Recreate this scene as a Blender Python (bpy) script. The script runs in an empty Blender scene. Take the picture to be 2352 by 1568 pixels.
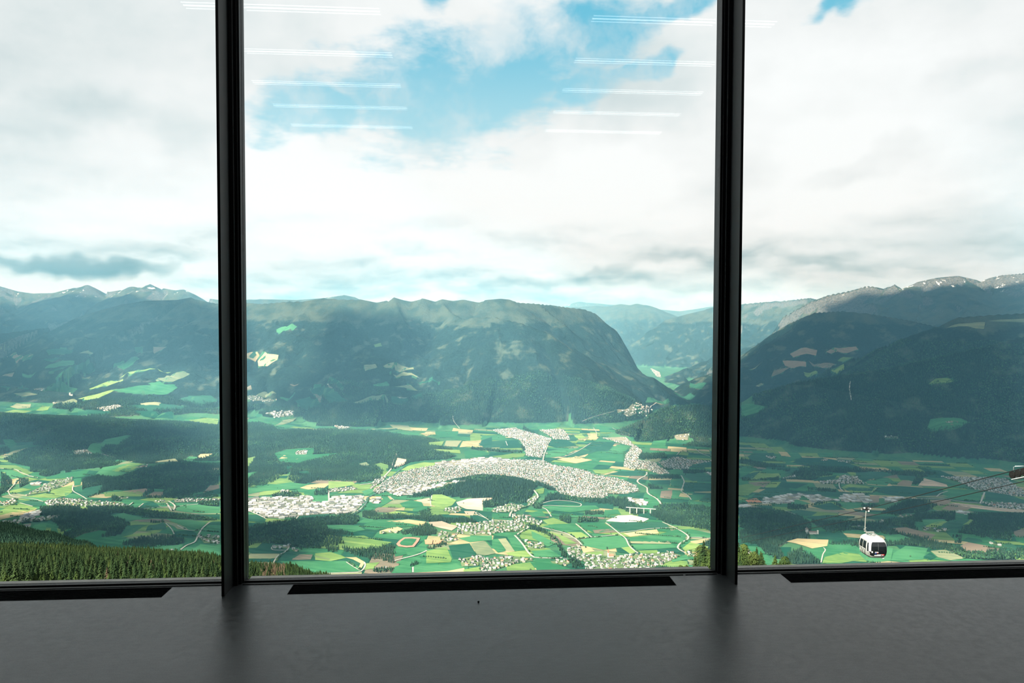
import bpy, bmesh, math, random
import numpy as np
from mathutils import Matrix, Vector
from mathutils.geometry import delaunay_2d_cdt

random.seed(7)
RNG = np.random.default_rng(11)
scene = bpy.context.scene
COL = scene.collection
rad = math.radians

# ------------------------------------------------------------------ camera
CAM_H = 1.6
PITCH, ROLL, ROOM_YAW = 1.82, 0.17, 3.8
FPX, CX, CY = 1568.0, 1176.0, 784.0
cam_data = bpy.data.cameras.new('camera')
cam_data.sensor_width = 36.0
cam_data.lens = 24.0
cam_data.clip_start = 0.05
cam_data.clip_end = 120000.0
cam = bpy.data.objects.new('camera', cam_data)
COL.objects.link(cam)
CAM_M = Matrix.Rotation(rad(90 - PITCH), 4, 'X') @ Matrix.Rotation(rad(ROLL), 4, 'Z')
cam.matrix_world = Matrix.Translation((0, 0, CAM_H)) @ CAM_M
scene.camera = cam
CM = np.array(CAM_M.to_3x3())

scene.view_settings.view_transform = 'Standard'
scene.view_settings.look = 'None'
scene.view_settings.gamma = 1.0
scene.view_settings.use_curve_mapping = False
scene.view_settings.exposure = 0.0
scene.cycles.max_bounces = 6
scene.cycles.diffuse_bounces = 2
scene.cycles.glossy_bounces = 3
scene.cycles.transparent_max_bounces = 10
scene.cycles.volume_bounces = 1
scene.cycles.use_denoising = True
scene.cycles.adaptive_threshold = 0.015
scene.cycles.sample_clamp_indirect = 4.0


def ray(px, py):
    """direction (scaled so that the forward part is 1) of a photograph pixel"""
    px = np.asarray(px, float); py = np.asarray(py, float)
    d = np.stack([(px - CX) / FPX, -(py - CY) / FPX, -np.ones_like(px)], -1) @ CM.T
    return d / d[..., 1:2]


def P3(px, py, depth):
    d = ray(px, py) * np.asarray(depth, float)[..., None]
    d[..., 2] += CAM_H
    return d


def to_px(p):
    q = (np.asarray(p, float) - [0, 0, CAM_H]) @ CM
    return np.stack([CX + FPX * q[..., 0] / -q[..., 2], CY - FPX * q[..., 1] / -q[..., 2]], -1)


# ------------------------------------------------------------------ node helpers
def nd(nt, typ, loc=None, **kw):
    n = nt.nodes.new(typ)
    for k, v in kw.items():
        setattr(n, k, v)
    return n


def setin(n, vals):
    for k, v in vals.items():
        n.inputs[k].default_value = v


class NT:
    """small expression builder on a node tree"""
    def __init__(self, nt):
        self.nt = nt

    def _in(self, sock, v):
        if hasattr(v, 'is_linked') or isinstance(v, bpy.types.NodeSocket):
            self.nt.links.new(v, sock)
        else:
            sock.default_value = v

    def m(self, op, a, b=None, c=None, clamp=False):
        n = self.nt.nodes.new('ShaderNodeMath'); n.operation = op; n.use_clamp = clamp
        self._in(n.inputs[0], a)
        if b is not None: self._in(n.inputs[1], b)
        if c is not None: self._in(n.inputs[2], c)
        return n.outputs[0]

    def vm(self, op, a, b=None):
        n = self.nt.nodes.new('ShaderNodeVectorMath'); n.operation = op
        self._in(n.inputs[0], a)
        if b is not None: self._in(n.inputs[1], b)
        return n.outputs['Value'] if op in ('DOT_PRODUCT', 'LENGTH') else n.outputs['Vector']

    def sstep(self, x, a, b, lo=0.0, hi=1.0):
        n = self.nt.nodes.new('ShaderNodeMapRange'); n.interpolation_type = 'SMOOTHSTEP'
        self._in(n.inputs['Value'], x)
        n.inputs['From Min'].default_value = a; n.inputs['From Max'].default_value = b
        n.inputs['To Min'].default_value = lo; n.inputs['To Max'].default_value = hi
        return n.outputs['Result']

    def noise(self, vec, scale, detail=5.0, rough=0.55, dist=0.0, lac=2.0, dims='3D'):
        n = self.nt.nodes.new('ShaderNodeTexNoise'); n.noise_dimensions = dims
        self._in(n.inputs['Vector'], vec)
        n.inputs['Scale'].default_value = scale
        n.inputs['Detail'].default_value = detail
        n.inputs['Roughness'].default_value = rough
        n.inputs['Distortion'].default_value = dist
        n.inputs['Lacunarity'].default_value = lac
        return n.outputs['Fac']

    def ramp(self, fac, stops, interp='LINEAR'):
        n = self.nt.nodes.new('ShaderNodeValToRGB'); n.color_ramp.interpolation = interp
        el = n.color_ramp.elements
        while len(el) < len(stops): el.new(0.5)
        for e, (p, c) in zip(el, stops):
            e.position = p; e.color = (*c, 1.0)
        self._in(n.inputs['Fac'], fac)
        return n.outputs['Color']

    def mix(self, fac, a, b, blend='MIX'):
        n = self.nt.nodes.new('ShaderNodeMix'); n.data_type = 'RGBA'; n.blend_type = blend
        self._in(n.inputs[0], fac)
        self._in(n.inputs[6], a if not isinstance(a, tuple) else (*a[:3], 1.0))
        self._in(n.inputs[7], b if not isinstance(b, tuple) else (*b[:3], 1.0))
        return n.outputs[2]

    def comb(self, x, y, z):
        n = self.nt.nodes.new('ShaderNodeCombineXYZ')
        for i, v in enumerate((x, y, z)): self._in(n.inputs[i], v)
        return n.outputs[0]

    def sep(self, v):
        n = self.nt.nodes.new('ShaderNodeSeparateXYZ'); self._in(n.inputs[0], v)
        return n.outputs


def srgb(r, g, b):
    def f(c):
        c /= 255.0
        return c / 12.92 if c <= 0.04045 else ((c + 0.055) / 1.055) ** 2.4
    return (f(r), f(g), f(b))


# ------------------------------------------------------------------ world: a cloudy sky with an opening of blue
world = bpy.data.worlds.new('sky')
scene.world = world
world.use_nodes = True
wt = world.node_tree
wt.nodes.clear()
W = NT(wt)
tc = wt.nodes.new('ShaderNodeTexCoord')
D = W.vm('NORMALIZE', tc.outputs['Generated'])
dx, dy, dz = W.sep(D)


def sky_patch(px, py, rx, ry, rot=0.0, vec=None):
    """0 at the centre of an elliptical part of the sky, 1 on its rim, more outside"""
    d = ray(px, py); L = float(np.linalg.norm(d))
    az = math.atan2(d[0], d[1]); el = math.asin(d[2] / L)
    ca = math.cos(az)
    sx = FPX / rx / (ca * ca); sy = FPX / ry / ca
    c, s_ = (math.cos(rad(15)), math.sin(rad(15))) if rot else (1.0, 0.0)
    x, y = az * c + el * s_, -az * s_ + el * c
    n = wt.nodes.new('ShaderNodeVectorMath'); n.operation = 'MULTIPLY_ADD'
    wt.links.new((vec or AEW)[1 if rot else 0], n.inputs[0])
    n.inputs[1].default_value = (sx, sy, 0.0); n.inputs[2].default_value = (-x * sx, -y * sy, 0.0)
    return W.vm('LENGTH', n.outputs[0])


# cloud layer coordinates: the direction meets a flat cloud base overhead
den = W.m('ADD', W.m('MAXIMUM', dz, 0.0), 0.16)
cp = W.comb(W.m('DIVIDE', dx, den), W.m('DIVIDE', dy, den), W.m('MULTIPLY', dz, 1.5))
wn = wt.nodes.new('ShaderNodeTexNoise'); wn.inputs['Scale'].default_value = 5.0; wn.inputs['Detail'].default_value = 4.0
wn.inputs['Roughness'].default_value = 0.62
wt.links.new(D, wn.inputs['Vector'])
warp = W.vm('MULTIPLY', W.vm('SUBTRACT', wn.outputs['Color'], (0.5, 0.5, 0.5)), (0.13, 0.13, 0.13))
az_ = W.m('ARCTAN2', dx, dy); el_ = W.m('ARCSINE', dz)
AE = W.comb(az_, el_, 0.0)


def turned(v):
    x, y, _ = W.sep(v)
    c, s_ = math.cos(rad(15)), math.sin(rad(15))
    return W.comb(W.m('ADD', W.m('MULTIPLY', x, c), W.m('MULTIPLY', y, s_)), W.m('ADD', W.m('MULTIPLY', x, -s_), W.m('MULTIPLY', y, c)), 0.0)


AE_W = W.vm('ADD', AE, warp)
AEW = (AE_W, turned(AE_W))
wn2 = wt.nodes.new('ShaderNodeTexNoise'); wn2.inputs['Scale'].default_value = 16.0; wn2.inputs['Detail'].default_value = 4.0
wn2.inputs['Roughness'].default_value = 0.65
wt.links.new(D, wn2.inputs['Vector'])
DW2 = W.vm('ADD', D, W.vm('MULTIPLY', W.vm('SUBTRACT', wn2.outputs['Color'], (0.5, 0.5, 0.5)), (0.05, 0.05, 0.05)))

blue = None
for args in ((985, 245, 285, 140, 0), (720, 262, 210, 72, 0), (1190, 170, 200, 125, 15), (1400, 90, 200, 70, 15),
             (1925, 20, 100, 34, 20), (1010, -10, 70, 40, 0), (1330, 225, 120, 48, 18),
             (1560, 20, 130, 34, 15), (1500, 150, 120, 26, 20)):
    p = sky_patch(*args)
    blue = p if blue is None else W.m('MINIMUM', blue, p)
nb = W.noise(cp, 3.2, 6.0, 0.62)
bl = W.m('ADD', W.m('SUBTRACT', 1.0, W.m('MINIMUM', blue, 2.2)), W.m('MULTIPLY', W.m('SUBTRACT', nb, 0.5), 1.8))
blue_f = W.sstep(bl, -0.08, 0.48)
wisp = W.noise(DW2, 7.0, 5.0, 0.62)
blue_f = W.m('MULTIPLY', blue_f, W.sstep(wisp, 0.70, 0.40, 0.25, 1.0))

blue_col = W.mix(W.sstep(dz, 0.22, 0.42), srgb(186, 232, 244), srgb(116, 201, 229))

# brightness of the cloud cover
c1 = W.noise(cp, 1.05, 7.0, 0.56)
c2 = W.noise(DW2, 6.0, 5.0, 0.55)
cl = W.m('ADD', W.m('ADD', W.m('MULTIPLY', c1, 0.72), 0.03), W.m('MULTIPLY', c2, 0.28))


def acc(base, args, amp, vec=None):
    n = wt.nodes.new('ShaderNodeMath'); n.operation = 'MULTIPLY_ADD'
    wt.links.new(W.sstep(sky_patch(*args, vec=vec), 1.0, 0.2), n.inputs[0])
    n.inputs[1].default_value = amp; wt.links.new(base, n.inputs[2])
    return n.outputs[0]


cl = acc(cl, (1150, 480, 900, 230, 0), 0.24)
cl = acc(cl, (2000, 300, 480, 330, 0), 0.16)
cl = acc(cl, (1550, 330, 300, 120, 20), 0.10)
cl = acc(cl, (250, 500, 520, 120, 0), 0.16)
cl = acc(cl, (120, 265, 300, 70, -14), -0.10)
cl = acc(cl, (420, 330, 130, 120, 10), -0.08)
cl = acc(cl, (620, 110, 260, 90, 0), -0.05)
cl = acc(cl, (1960, 405, 230, 50, 16), -0.16)
cl = acc(cl, (2230, 180, 200, 60, 16), -0.08)
cl = acc(cl, (2250, 500, 260, 50, 8), -0.06)
cloud_col = W.ramp(cl, [(0.22, srgb(176, 198, 203)), (0.36, srgb(206, 222, 225)), (0.48, srgb(232, 240, 241)),
                        (0.60, srgb(251, 253, 253)), (0.72, (1.06, 1.07, 1.07))])
# heaps of cumulus low over the mountains
hz_v = W.vm('ADD', W.comb(W.m('MULTIPLY', az_, 4.6), W.m('MULTIPLY', dz, 15.0), 3.7), W.vm('MULTIPLY', warp, (4.0, 4.0, 4.0)))
h1 = W.noise(hz_v, 1.3, 6.0, 0.5)
h1u = W.noise(W.vm('ADD', hz_v, (0.02, 0.20, 0.0)), 1.3, 5.0, 0.5)
lit = W.m('SUBTRACT', h1, h1u)
hv = W.m('ADD', W.m('ADD', 0.56, W.m('MULTIPLY', lit, 1.5)), W.m('MULTIPLY', W.m('SUBTRACT', h1, 0.5), 0.35))
hv = acc(hv, (185, 612, 330, 34, 0), -0.62)
hv = acc(hv, (1370, 618, 420, 26, -4), -0.24)
hv = acc(hv, (850, 585, 200, 26, 0), -0.14)
hv = acc(hv, (70, 655, 160, 16, 0), 0.30)
hv = acc(hv, (1850, 655, 300, 26, 4), 0.12)
hv = acc(hv, (2200, 610, 300, 26, 0), 0.05)
heap_col = W.ramp(hv, [(0.0, srgb(104, 150, 160)), (0.22, srgb(150, 184, 190)), (0.42, srgb(204, 222, 224)),
                       (0.58, srgb(236, 247, 249)), (0.75, (1.0, 1.06, 1.08))])
low_f = W.m('MULTIPLY', W.sstep(W.m('ADD', dz, W.m('MULTIPLY', W.m('SUBTRACT', h1, 0.5), 0.10)), 0.150, 0.04), 0.95)
sky_col = W.mix(low_f, cloud_col, heap_col)
sky_col = W.mix(blue_f, sky_col, blue_col)
ground_col = srgb(70, 110, 110)
sky_col = W.mix(W.sstep(dz, -0.02, -0.10), sky_col, ground_col)
bg = wt.nodes.new('ShaderNodeBackground')
wt.links.new(sky_col, bg.inputs['Color'])
bg.inputs['Strength'].default_value = 1.0
world.cycles.sampling_method = 'MANUAL'
world.cycles.sample_map_resolution = 256
wo = wt.nodes.new('ShaderNodeOutputWorld')
wt.links.new(bg.outputs[0], wo.inputs['Surface'])

# ------------------------------------------------------------------ sun, behind and left of the viewer
SUN_DIR = Vector((-0.60, -0.46, 0.66)).normalized()           # towards the sun
sun_data = bpy.data.lights.new('sun', 'SUN')
sun_data.energy = 17.5
sun_data.color = (1.0, 0.92, 0.74)
sun_data.angle = rad(1.5)                                      # seen through a thin veil
sun = bpy.data.objects.new('sun', sun_data)
sun.rotation_euler = (-SUN_DIR).to_track_quat('-Z', 'Y').to_euler()
sun.location = (0, 0, 60)
COL.objects.link(sun)

# ------------------------------------------------------------------ mesh helpers
def link(o, parent=None):
    COL.objects.link(o)
    if parent is not None: o.parent = parent
    return o


def tag(o, label=None, cat=None, group=None, kind=None):
    if label: o['label'] = label
    if cat: o['category'] = cat
    if group: o['group'] = group
    if kind: o['kind'] = kind
    return o


def mesh_from(name, verts, faces, mat=None, smooth=False):
    me = bpy.data.meshes.new(name)
    me.from_pydata([tuple(v) for v in verts], [], [tuple(f) for f in faces])
    if mat is not None: me.materials.append(mat)
    if smooth: me.polygons.foreach_set('use_smooth', [True] * len(me.polygons))
    me.update()
    return me


def obj(name, me, parent=None, loc=None, rz=None):
    o = bpy.data.objects.new(name, me)
    if loc is not None: o.location = loc
    if rz is not None: o.rotation_euler = (0, 0, rz)
    return link(o, parent)


def empty(name, loc=(0, 0, 0), rz=0.0, parent=None):
    o = bpy.data.objects.new(name, None)
    o.empty_display_size = 0.2
    o.location = loc; o.rotation_euler = (0, 0, rz)
    return link(o, parent)


class MB:
    """collects simple solids into one mesh"""
    def __init__(self):
        self.v, self.f = [], []

    def add(self, vs, fs):
        b = len(self.v)
        self.v += [tuple(v) for v in vs]; self.f += [tuple(b + i for i in f) for f in fs]
        return self

    def box(self, x0, x1, y0, y1, z0, z1):
        vs = [(x0, y0, z0), (x1, y0, z0), (x1, y1, z0), (x0, y1, z0), (x0, y0, z1), (x1, y0, z1), (x1, y1, z1), (x0, y1, z1)]
        return self.add(vs, [(0, 3, 2, 1), (4, 5, 6, 7), (0, 1, 5, 4), (1, 2, 6, 5), (2, 3, 7, 6), (3, 0, 4, 7)])

    def tube(self, pts, r, n=8, cap=True):
        pts = [Vector(p) for p in pts]
        rs = r if isinstance(r, (list, tuple)) else [r] * len(pts)
        rings = []
        for i, p in enumerate(pts):
            a = pts[max(i - 1, 0)]; b = pts[min(i + 1, len(pts) - 1)]
            t = (b - a).normalized()
            ref = Vector((0, 0, 1)) if abs(t.z) < 0.9 else Vector((1, 0, 0))
            s = t.cross(ref).normalized(); u = s.cross(t)
            rings.append([p + (s * math.cos(2 * math.pi * k / n) + u * math.sin(2 * math.pi * k / n)) * rs[i] for k in range(n)])
        vs = [v for ring in rings for v in ring]
        fs = []
        for i in range(len(pts) - 1):
            for k in range(n):
                k2 = (k + 1) % n
                fs.append((i * n + k, i * n + k2, (i + 1) * n + k2, (i + 1) * n + k))
        if cap:
            fs.append(tuple(range(n - 1, -1, -1))); fs.append(tuple((len(pts) - 1) * n + k for k in range(n)))
        return self.add(vs, fs)

    def mesh(self, name, mat=None, smooth=False):
        return mesh_from(name, self.v, self.f, mat, smooth)

    def build(self, name, mat=None, parent=None, smooth=False, loc=None, rz=None, bevel=0.0):
        o = obj(name, self.mesh(name, mat, smooth), parent, loc, rz)
        if bevel:
            m = o.modifiers.new('bevel', 'BEVEL'); m.width = bevel; m.segments = 2; m.limit_method = 'ANGLE'
        return o


# ------------------------------------------------------------------ materials
def new_mat(name):
    m = bpy.data.materials.new(name); m.use_nodes = True
    nt = m.node_tree; nt.nodes.clear()
    out = nt.nodes.new('ShaderNodeOutputMaterial'); b = nt.nodes.new('ShaderNodeBsdfPrincipled')
    nt.links.new(b.outputs[0], out.inputs['Surface'])
    return m, nt, NT(nt), b, out


def plain(name, col, rough=0.7, metal=0.0, var=0.12, scale=8.0, spec=0.4, bump=0.0, space='Object', bscale=None, detail=5.0):
    """procedural material: a colour with a little noise in tone and, if asked, in relief"""
    m, nt, N, b, out = new_mat(name)
    t = nt.nodes.new('ShaderNodeTexCoord')
    n = N.noise(t.outputs[space], scale, detail, 0.6)
    lo = tuple(c * (1 - var) for c in col); hi = tuple(min(c * (1 + var), 1.0) for c in col)
    nt.links.new(N.mix(N.sstep(n, 0.3, 0.7), lo, hi), b.inputs['Base Color'])
    b.inputs['Roughness'].default_value = rough
    b.inputs['Metallic'].default_value = metal
    b.inputs['Specular IOR Level'].default_value = spec
    if bump:
        bn = nt.nodes.new('ShaderNodeBump'); bn.inputs['Strength'].default_value = bump
        bn.inputs['Distance'].default_value = 0.01
        nt.links.new(N.noise(t.outputs[space], bscale or scale * 3, 4.0, 0.6), bn.inputs['Height'])
        nt.links.new(bn.outputs[0], b.inputs['Normal'])
    return m


def world_mat(name, col, var=0.15, scale=0.02, rough=1.0, hue=None, vscale=0.004):
    """matt outdoor material, mottled in world metres"""
    m, nt, N, b, out = new_mat(name)
    g = nt.nodes.new('ShaderNodeNewGeometry')
    n = N.noise(g.outputs['Position'], scale, 4.0, 0.6)
    lo = tuple(c * (1 - var) for c in col); hi = tuple(min(c * (1 + var), 1.0) for c in col)
    c = N.mix(N.sstep(n, 0.3, 0.7), lo, hi)
    if hue is not None:
        n2 = N.noise(g.outputs['Position'], vscale, 3.0, 0.5)
        c = N.mix(N.sstep(n2, 0.42, 0.66), c, hue)
    nt.links.new(c, b.inputs['Base Color'])
    b.inputs['Roughness'].default_value = rough
    b.inputs['Specular IOR Level'].default_value = 0.1
    return m


black_metal = plain('black_powder_coated_metal', (0.004, 0.0044, 0.0048), 0.5, 0.0, 0.2, 6.0, 0.35, 0.05, bscale=600)
grille_metal = plain('anodised_grille', (0.003, 0.0035, 0.004), 0.8, 0.0, 0.2, 5.0, 0.01)
trench_dark = plain('trench_lining', (0.003, 0.003, 0.0035), 0.9, 0.0, 0.2, 5.0, 0.1)
rubber = plain('gasket_rubber', (0.004, 0.004, 0.0045), 0.7, 0, 0.2, 5.0, 0.2)
sill_grey = plain('weathered_sill_sheet', (0.42, 0.40, 0.38), 0.7, 0, 0.12, 9.0, 0.3)
wall_dark = plain('dark_wall_plaster', (0.10, 0.105, 0.11), 0.9, 0, 0.1, 3.0, 0.2)
ceiling_mat = plain('dark_ceiling', (0.08, 0.085, 0.09), 0.9, 0, 0.1, 3.0, 0.2)

# polished dark concrete floor
floor_mat, nt, N, b, out = new_mat('polished_concrete')
t = nt.nodes.new('ShaderNodeTexCoord')
n1 = N.noise(t.outputs['Object'], 1.1, 5.0, 0.55, 0.4)
n2 = N.noise(t.outputs['Object'], 22.0, 6.0, 0.7)
n3 = N.noise(t.outputs['Object'], 160.0, 3.0, 0.7)
n4 = N.noise(N.vm('MULTIPLY', t.outputs['Object'], (3.0, 14.0, 1.0)), 5.0, 4.0, 0.65)
v = N.m('ADD', N.m('ADD', N.m('MULTIPLY', n1, 0.35), N.m('MULTIPLY', n2, 0.25)), N.m('ADD', N.m('MULTIPLY', n3, 0.25), N.m('MULTIPLY', n4, 0.15)))
nt.links.new(N.ramp(v, [(0.34, (0.012, 0.0135, 0.0145)), (0.5, (0.040, 0.0435, 0.046)), (0.66, (0.095, 0.101, 0.106))]), b.inputs['Base Color'])
nt.links.new(N.sstep(n2, 0.3, 0.7, 0.30, 0.44), b.inputs['Roughness'])
b.inputs['Specular IOR Level'].default_value = 0.5
bn = nt.nodes.new('ShaderNodeBump'); bn.inputs['Strength'].default_value = 0.12; bn.inputs['Distance'].default_value = 0.004
nt.links.new(N.m('ADD', n3, N.m('MULTIPLY', n2, 0.8)), bn.inputs['Height']); nt.links.new(bn.outputs[0], b.inputs['Normal'])

# clear glazing: almost everything passes, a few per cent mirror the room
glass_mat = bpy.data.materials.new('clear_glazing'); glass_mat.use_nodes = True
nt = glass_mat.node_tree; nt.nodes.clear()
o_ = nt.nodes.new('ShaderNodeOutputMaterial'); mx = nt.nodes.new('ShaderNodeMixShader')
tr = nt.nodes.new('ShaderNodeBsdfTransparent'); tr.inputs['Color'].default_value = (0.985, 0.995, 0.992, 1)
gl = nt.nodes.new('ShaderNodeBsdfGlossy'); gl.inputs['Roughness'].default_value = 0.0
gl.inputs['Color'].default_value = (1, 1, 1, 1)
lw = nt.nodes.new('ShaderNodeLayerWeight'); lw.inputs['Blend'].default_value = 0.18
N = NT(nt)
nt.links.new(N.m('ADD', 0.022, N.m('MULTIPLY', lw.outputs['Facing'], 0.10)), mx.inputs['Fac'])
nt.links.new(tr.outputs[0], mx.inputs[1]); nt.links.new(gl.outputs[0], mx.inputs[2]); nt.links.new(mx.outputs[0], o_.inputs['Surface'])

lamp_mat = bpy.data.materials.new('lamp_diffuser'); lamp_mat.use_nodes = True
nt = lamp_mat.node_tree; nt.nodes.clear()
o_ = nt.nodes.new('ShaderNodeOutputMaterial'); em = nt.nodes.new('ShaderNodeEmission')
em.inputs['Color'].default_value = (0.95, 1.0, 1.0, 1); em.inputs['Strength'].default_value = 7.0
nt.links.new(em.outputs[0], o_.inputs['Surface'])

# ------------------------------------------------------------------ the room (built square, turned to the window's bearing)
A = rad(ROOM_YAW)
WIN_Y = 4.16                        # inner edge of the window line on the floor
FIN = (-1.402, 1.632)               # the two steel fins
CEIL = 4.5
RX0, RX1, RY0 = -8.5, 8.5, -8.0
GR = ((-4.35, -1.75), (-1.042, 1.267), (1.98, 4.55))       # trench grilles along the window
GY0, GY1 = 4.0, 4.148

fb = MB()
xs = [RX0]
for g in GR: xs += list(g)
xs.append(RX1)
fb.box(RX0, RX1, RY0, GY0, -0.2, 0.0)
for i in range(0, len(xs), 2):
    fb.box(xs[i], xs[i + 1], GY0, GY1, -0.2, 0.0)
fb.box(RX0, RX1, GY1, WIN_Y + 0.083, -0.2, 0.0)
floor = fb.build('floor', floor_mat, rz=A)
tag(floor, 'dark grey polished concrete floor in front of the window wall', kind='structure')
tag(MB().box(RX0, RX1, RY0, WIN_Y + 0.3, CEIL, CEIL + 0.25).build('ceiling', ceiling_mat, rz=A), 'dark ceiling of the viewing room', kind='structure')
tag(MB().box(RX0 - 0.2, RX0, RY0, WIN_Y + 0.3, -0.2, CEIL + 0.25).build('wall_left', wall_dark, rz=A), 'dark left wall of the viewing room', kind='structure')
tag(MB().box(RX1, RX1 + 0.2, RY0, WIN_Y + 0.3, -0.2, CEIL + 0.25).build('wall_right', wall_dark, rz=A), 'dark right wall of the viewing room', kind='structure')
tag(MB().box(RX0 - 0.2, RX1 + 0.2, RY0 - 0.2, RY0, -0.2, CEIL + 0.25).build('wall_back', wall_dark, rz=A), 'dark back wall of the viewing room', kind='structure')

# mullions: a thin steel fin standing into the room and the stepped glazing frame behind it
for i, fx in enumerate(FIN):
    r = empty('trim_%d' % (i + 1), (0, 0, 0), A)
    tag(r, ('black steel window mullion between the left and middle panes', 'black steel window mullion between the middle and right panes')[i], kind='structure')
    MB().box(fx - 0.008, fx + 0.008, 3.992, WIN_Y + 0.01, 0.0, CEIL).build('fin', black_metal, r)
    MB().box(fx - 0.030, fx + 0.030, WIN_Y - 0.012, WIN_Y + 0.05, 0.0, CEIL).build('clamp_strip', black_metal, r)
    MB().box(fx - 0.046, fx + 0.046, WIN_Y + 0.012, WIN_Y + 0.06, 0.0, CEIL).build('glazing_bead', rubber, r)
    MB().box(fx - 0.057, fx + 0.057, WIN_Y + 0.03, WIN_Y + 0.12, 0.0, CEIL).build('frame', black_metal, r)

# three bays of glass
bays = ((RX0, FIN[0]), (FIN[0], FIN[1]), (FIN[1], RX1))
blab = ('left', 'middle', 'right')
for i, (x0, x1) in enumerate(bays):
    r = empty('window_%d' % (i + 1), (0, 0, 0), A)
    tag(r, '%s floor to ceiling window pane looking over the valley' % blab[i], kind='structure')
    e0 = x0 + (0.057 if i > 0 else 0.0); e1 = x1 - (0.057 if i < 2 else 0.0)
    MB().box(e0, e1, WIN_Y + 0.055, WIN_Y + 0.083, 0.004, CEIL).build('glass_pane', glass_mat, r)
    MB().box(e0, e1, WIN_Y, WIN_Y + 0.02, 0.0, 0.004).build('bottom_rail', black_metal, r)
    MB().box(e0, e1, WIN_Y + 0.02, WIN_Y + 0.034, 0.0, 0.002).build('shadow_gap', trench_dark, r)
    MB().box(e0, e1, WIN_Y + 0.034, WIN_Y + 0.054, 0.0, 0.011).build('glazing_bead', black_metal, r)
    MB().box(e0, e1, WIN_Y + 0.0835, WIN_Y + 0.10, -0.10, 0.001).build('outer_bead', rubber, r)
    s = MB().box(e0, e1, WIN_Y + 0.1002, WIN_Y + 0.175, -0.10, -0.012).build('outer_sill', sill_grey, r)
    tag(s, 'grey sheet metal sill outside the glass')

# trench grilles let into the floor
glabels = ('slatted black floor grille under the left window pane', 'slatted black floor grille under the middle window pane',
           'slatted black floor grille under the right window pane')
slat_n = 9
pitch = (GY1 - GY0 - 0.012) / slat_n
for g, (x0, x1) in enumerate(GR):
    r = empty('floor_grille', (0, 0, 0), A)
    tag(r, glabels[g], 'floor grille', 'trench grilles along the window')
    MB().box(x0 + 0.001, x1 - 0.001, GY0 + 0.001, GY1 - 0.001, -0.12, -0.05).build('trench', trench_dark, r)
    fr = MB()
    fr.box(x0 + 0.001, x1 - 0.001, GY0 + 0.001, GY0 + 0.006, -0.05, 0.001); fr.box(x0 + 0.001, x1 - 0.001, GY1 - 0.006, GY1 - 0.001, -0.05, 0.001)
    fr.box(x0 + 0.001, x0 + 0.006, GY0 + 0.006, GY1 - 0.006, -0.05, 0.001); fr.box(x1 - 0.006, x1 - 0.001, GY0 + 0.006, GY1 - 0.006, -0.05, 0.001)
    fr.build('frame', grille_metal, r)
    sm = MB().box(x0 + 0.006, x1 - 0.006, -0.0045, 0.0045, -0.03, -0.001).mesh('slat', grille_metal)
    for k in range(slat_n):
        obj('slat', sm, r, (0, GY0 + 0.006 + (k + 0.5) * pitch, 0))
    nb_ = int((x1 - x0) / 0.4)
    cbm = MB().box(-0.004, 0.004, GY0 + 0.006, GY1 - 0.006, -0.045, -0.031).mesh('cross_bar', grille_metal)
    for k in range(1, nb_):
        obj('cross_bar', cbm, r, (x0 + (x1 - x0) * k / nb_, 0, 0))


# ceiling lamps; their mirror images show as pale streaks in the glass
def room_pt(x, y, z=0.0):
    return Vector((x * math.cos(A) - y * math.sin(A), x * math.sin(A) + y * math.cos(A), z))


lamp_rows = [3.15, 1.93, 0.88, -0.10, -1.00, -1.93]
lamp_cols = [-2.60, 1.18]
rown = ('nearest the window', 'second row from the window', 'third row from the window', 'fourth row from the window', 'fifth row from the window', 'row farthest from the window')
coln = ('left', 'right')
for ri, ly in enumerate(lamp_rows):
    for ci, lx in enumerate(lamp_cols):
        r = empty('ceiling_lamp', room_pt(lx, ly, CEIL - 0.001), A)
        tag(r, 'slim twin line ceiling lamp, %s column, %s' % (coln[ci], rown[ri]), 'lamp', 'linear ceiling lamps')
        MB().box(0, 1.8, -0.065, 0.065, -0.03, 0.0).build('housing', ceiling_mat, r)
        for k in (-1, 1):
            MB().box(0.01, 1.79, k * 0.034 - 0.008, k * 0.034 + 0.008, -0.034, -0.0301).build('diffuser', lamp_mat, r)

# a crumb of grit on the floor and a scrap of paper on the window rail
def floor_hit(px, py, z=0.0):
    d = ray(px, py); k = (z - CAM_H) / d[2]
    return Vector((d[0] * k, d[1] * k, z))


def pebble(name, mat, s, loc, seed):
    rnd = random.Random(seed)
    bm = bmesh.new(); bmesh.ops.create_icosphere(bm, subdivisions=2, radius=1.0)
    for v in bm.verts:
        v.co *= 0.8 + 0.35 * rnd.random()
        v.co.x *= s[0]; v.co.y *= s[1]; v.co.z = v.co.z * s[2] + s[2] * 0.8
    me = bpy.data.meshes.new(name); bm.to_mesh(me); bm.free(); me.materials.append(mat)
    return obj(name, me, None, loc)


tag(pebble('grit_crumb', rubber, (0.006, 0.005, 0.005), floor_hit(1099, 1383), 3), 'tiny black crumb lying on the concrete floor', 'crumb')
paper = plain('white_paper', (0.7, 0.7, 0.68), 0.8)
pl_ = floor_hit(1572, 1321, 0.0041)
tag(pebble('paper_scrap', paper, (0.007, 0.004, 0.002), pl_, 5), 'tiny white paper scrap on the black window rail', 'scrap')

# ------------------------------------------------------------------ value noise for the land form
_perm = np.random.default_rng(5).permutation(512).astype(np.int64)
_val = np.random.default_rng(6).random(512) * 2 - 1


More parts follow.
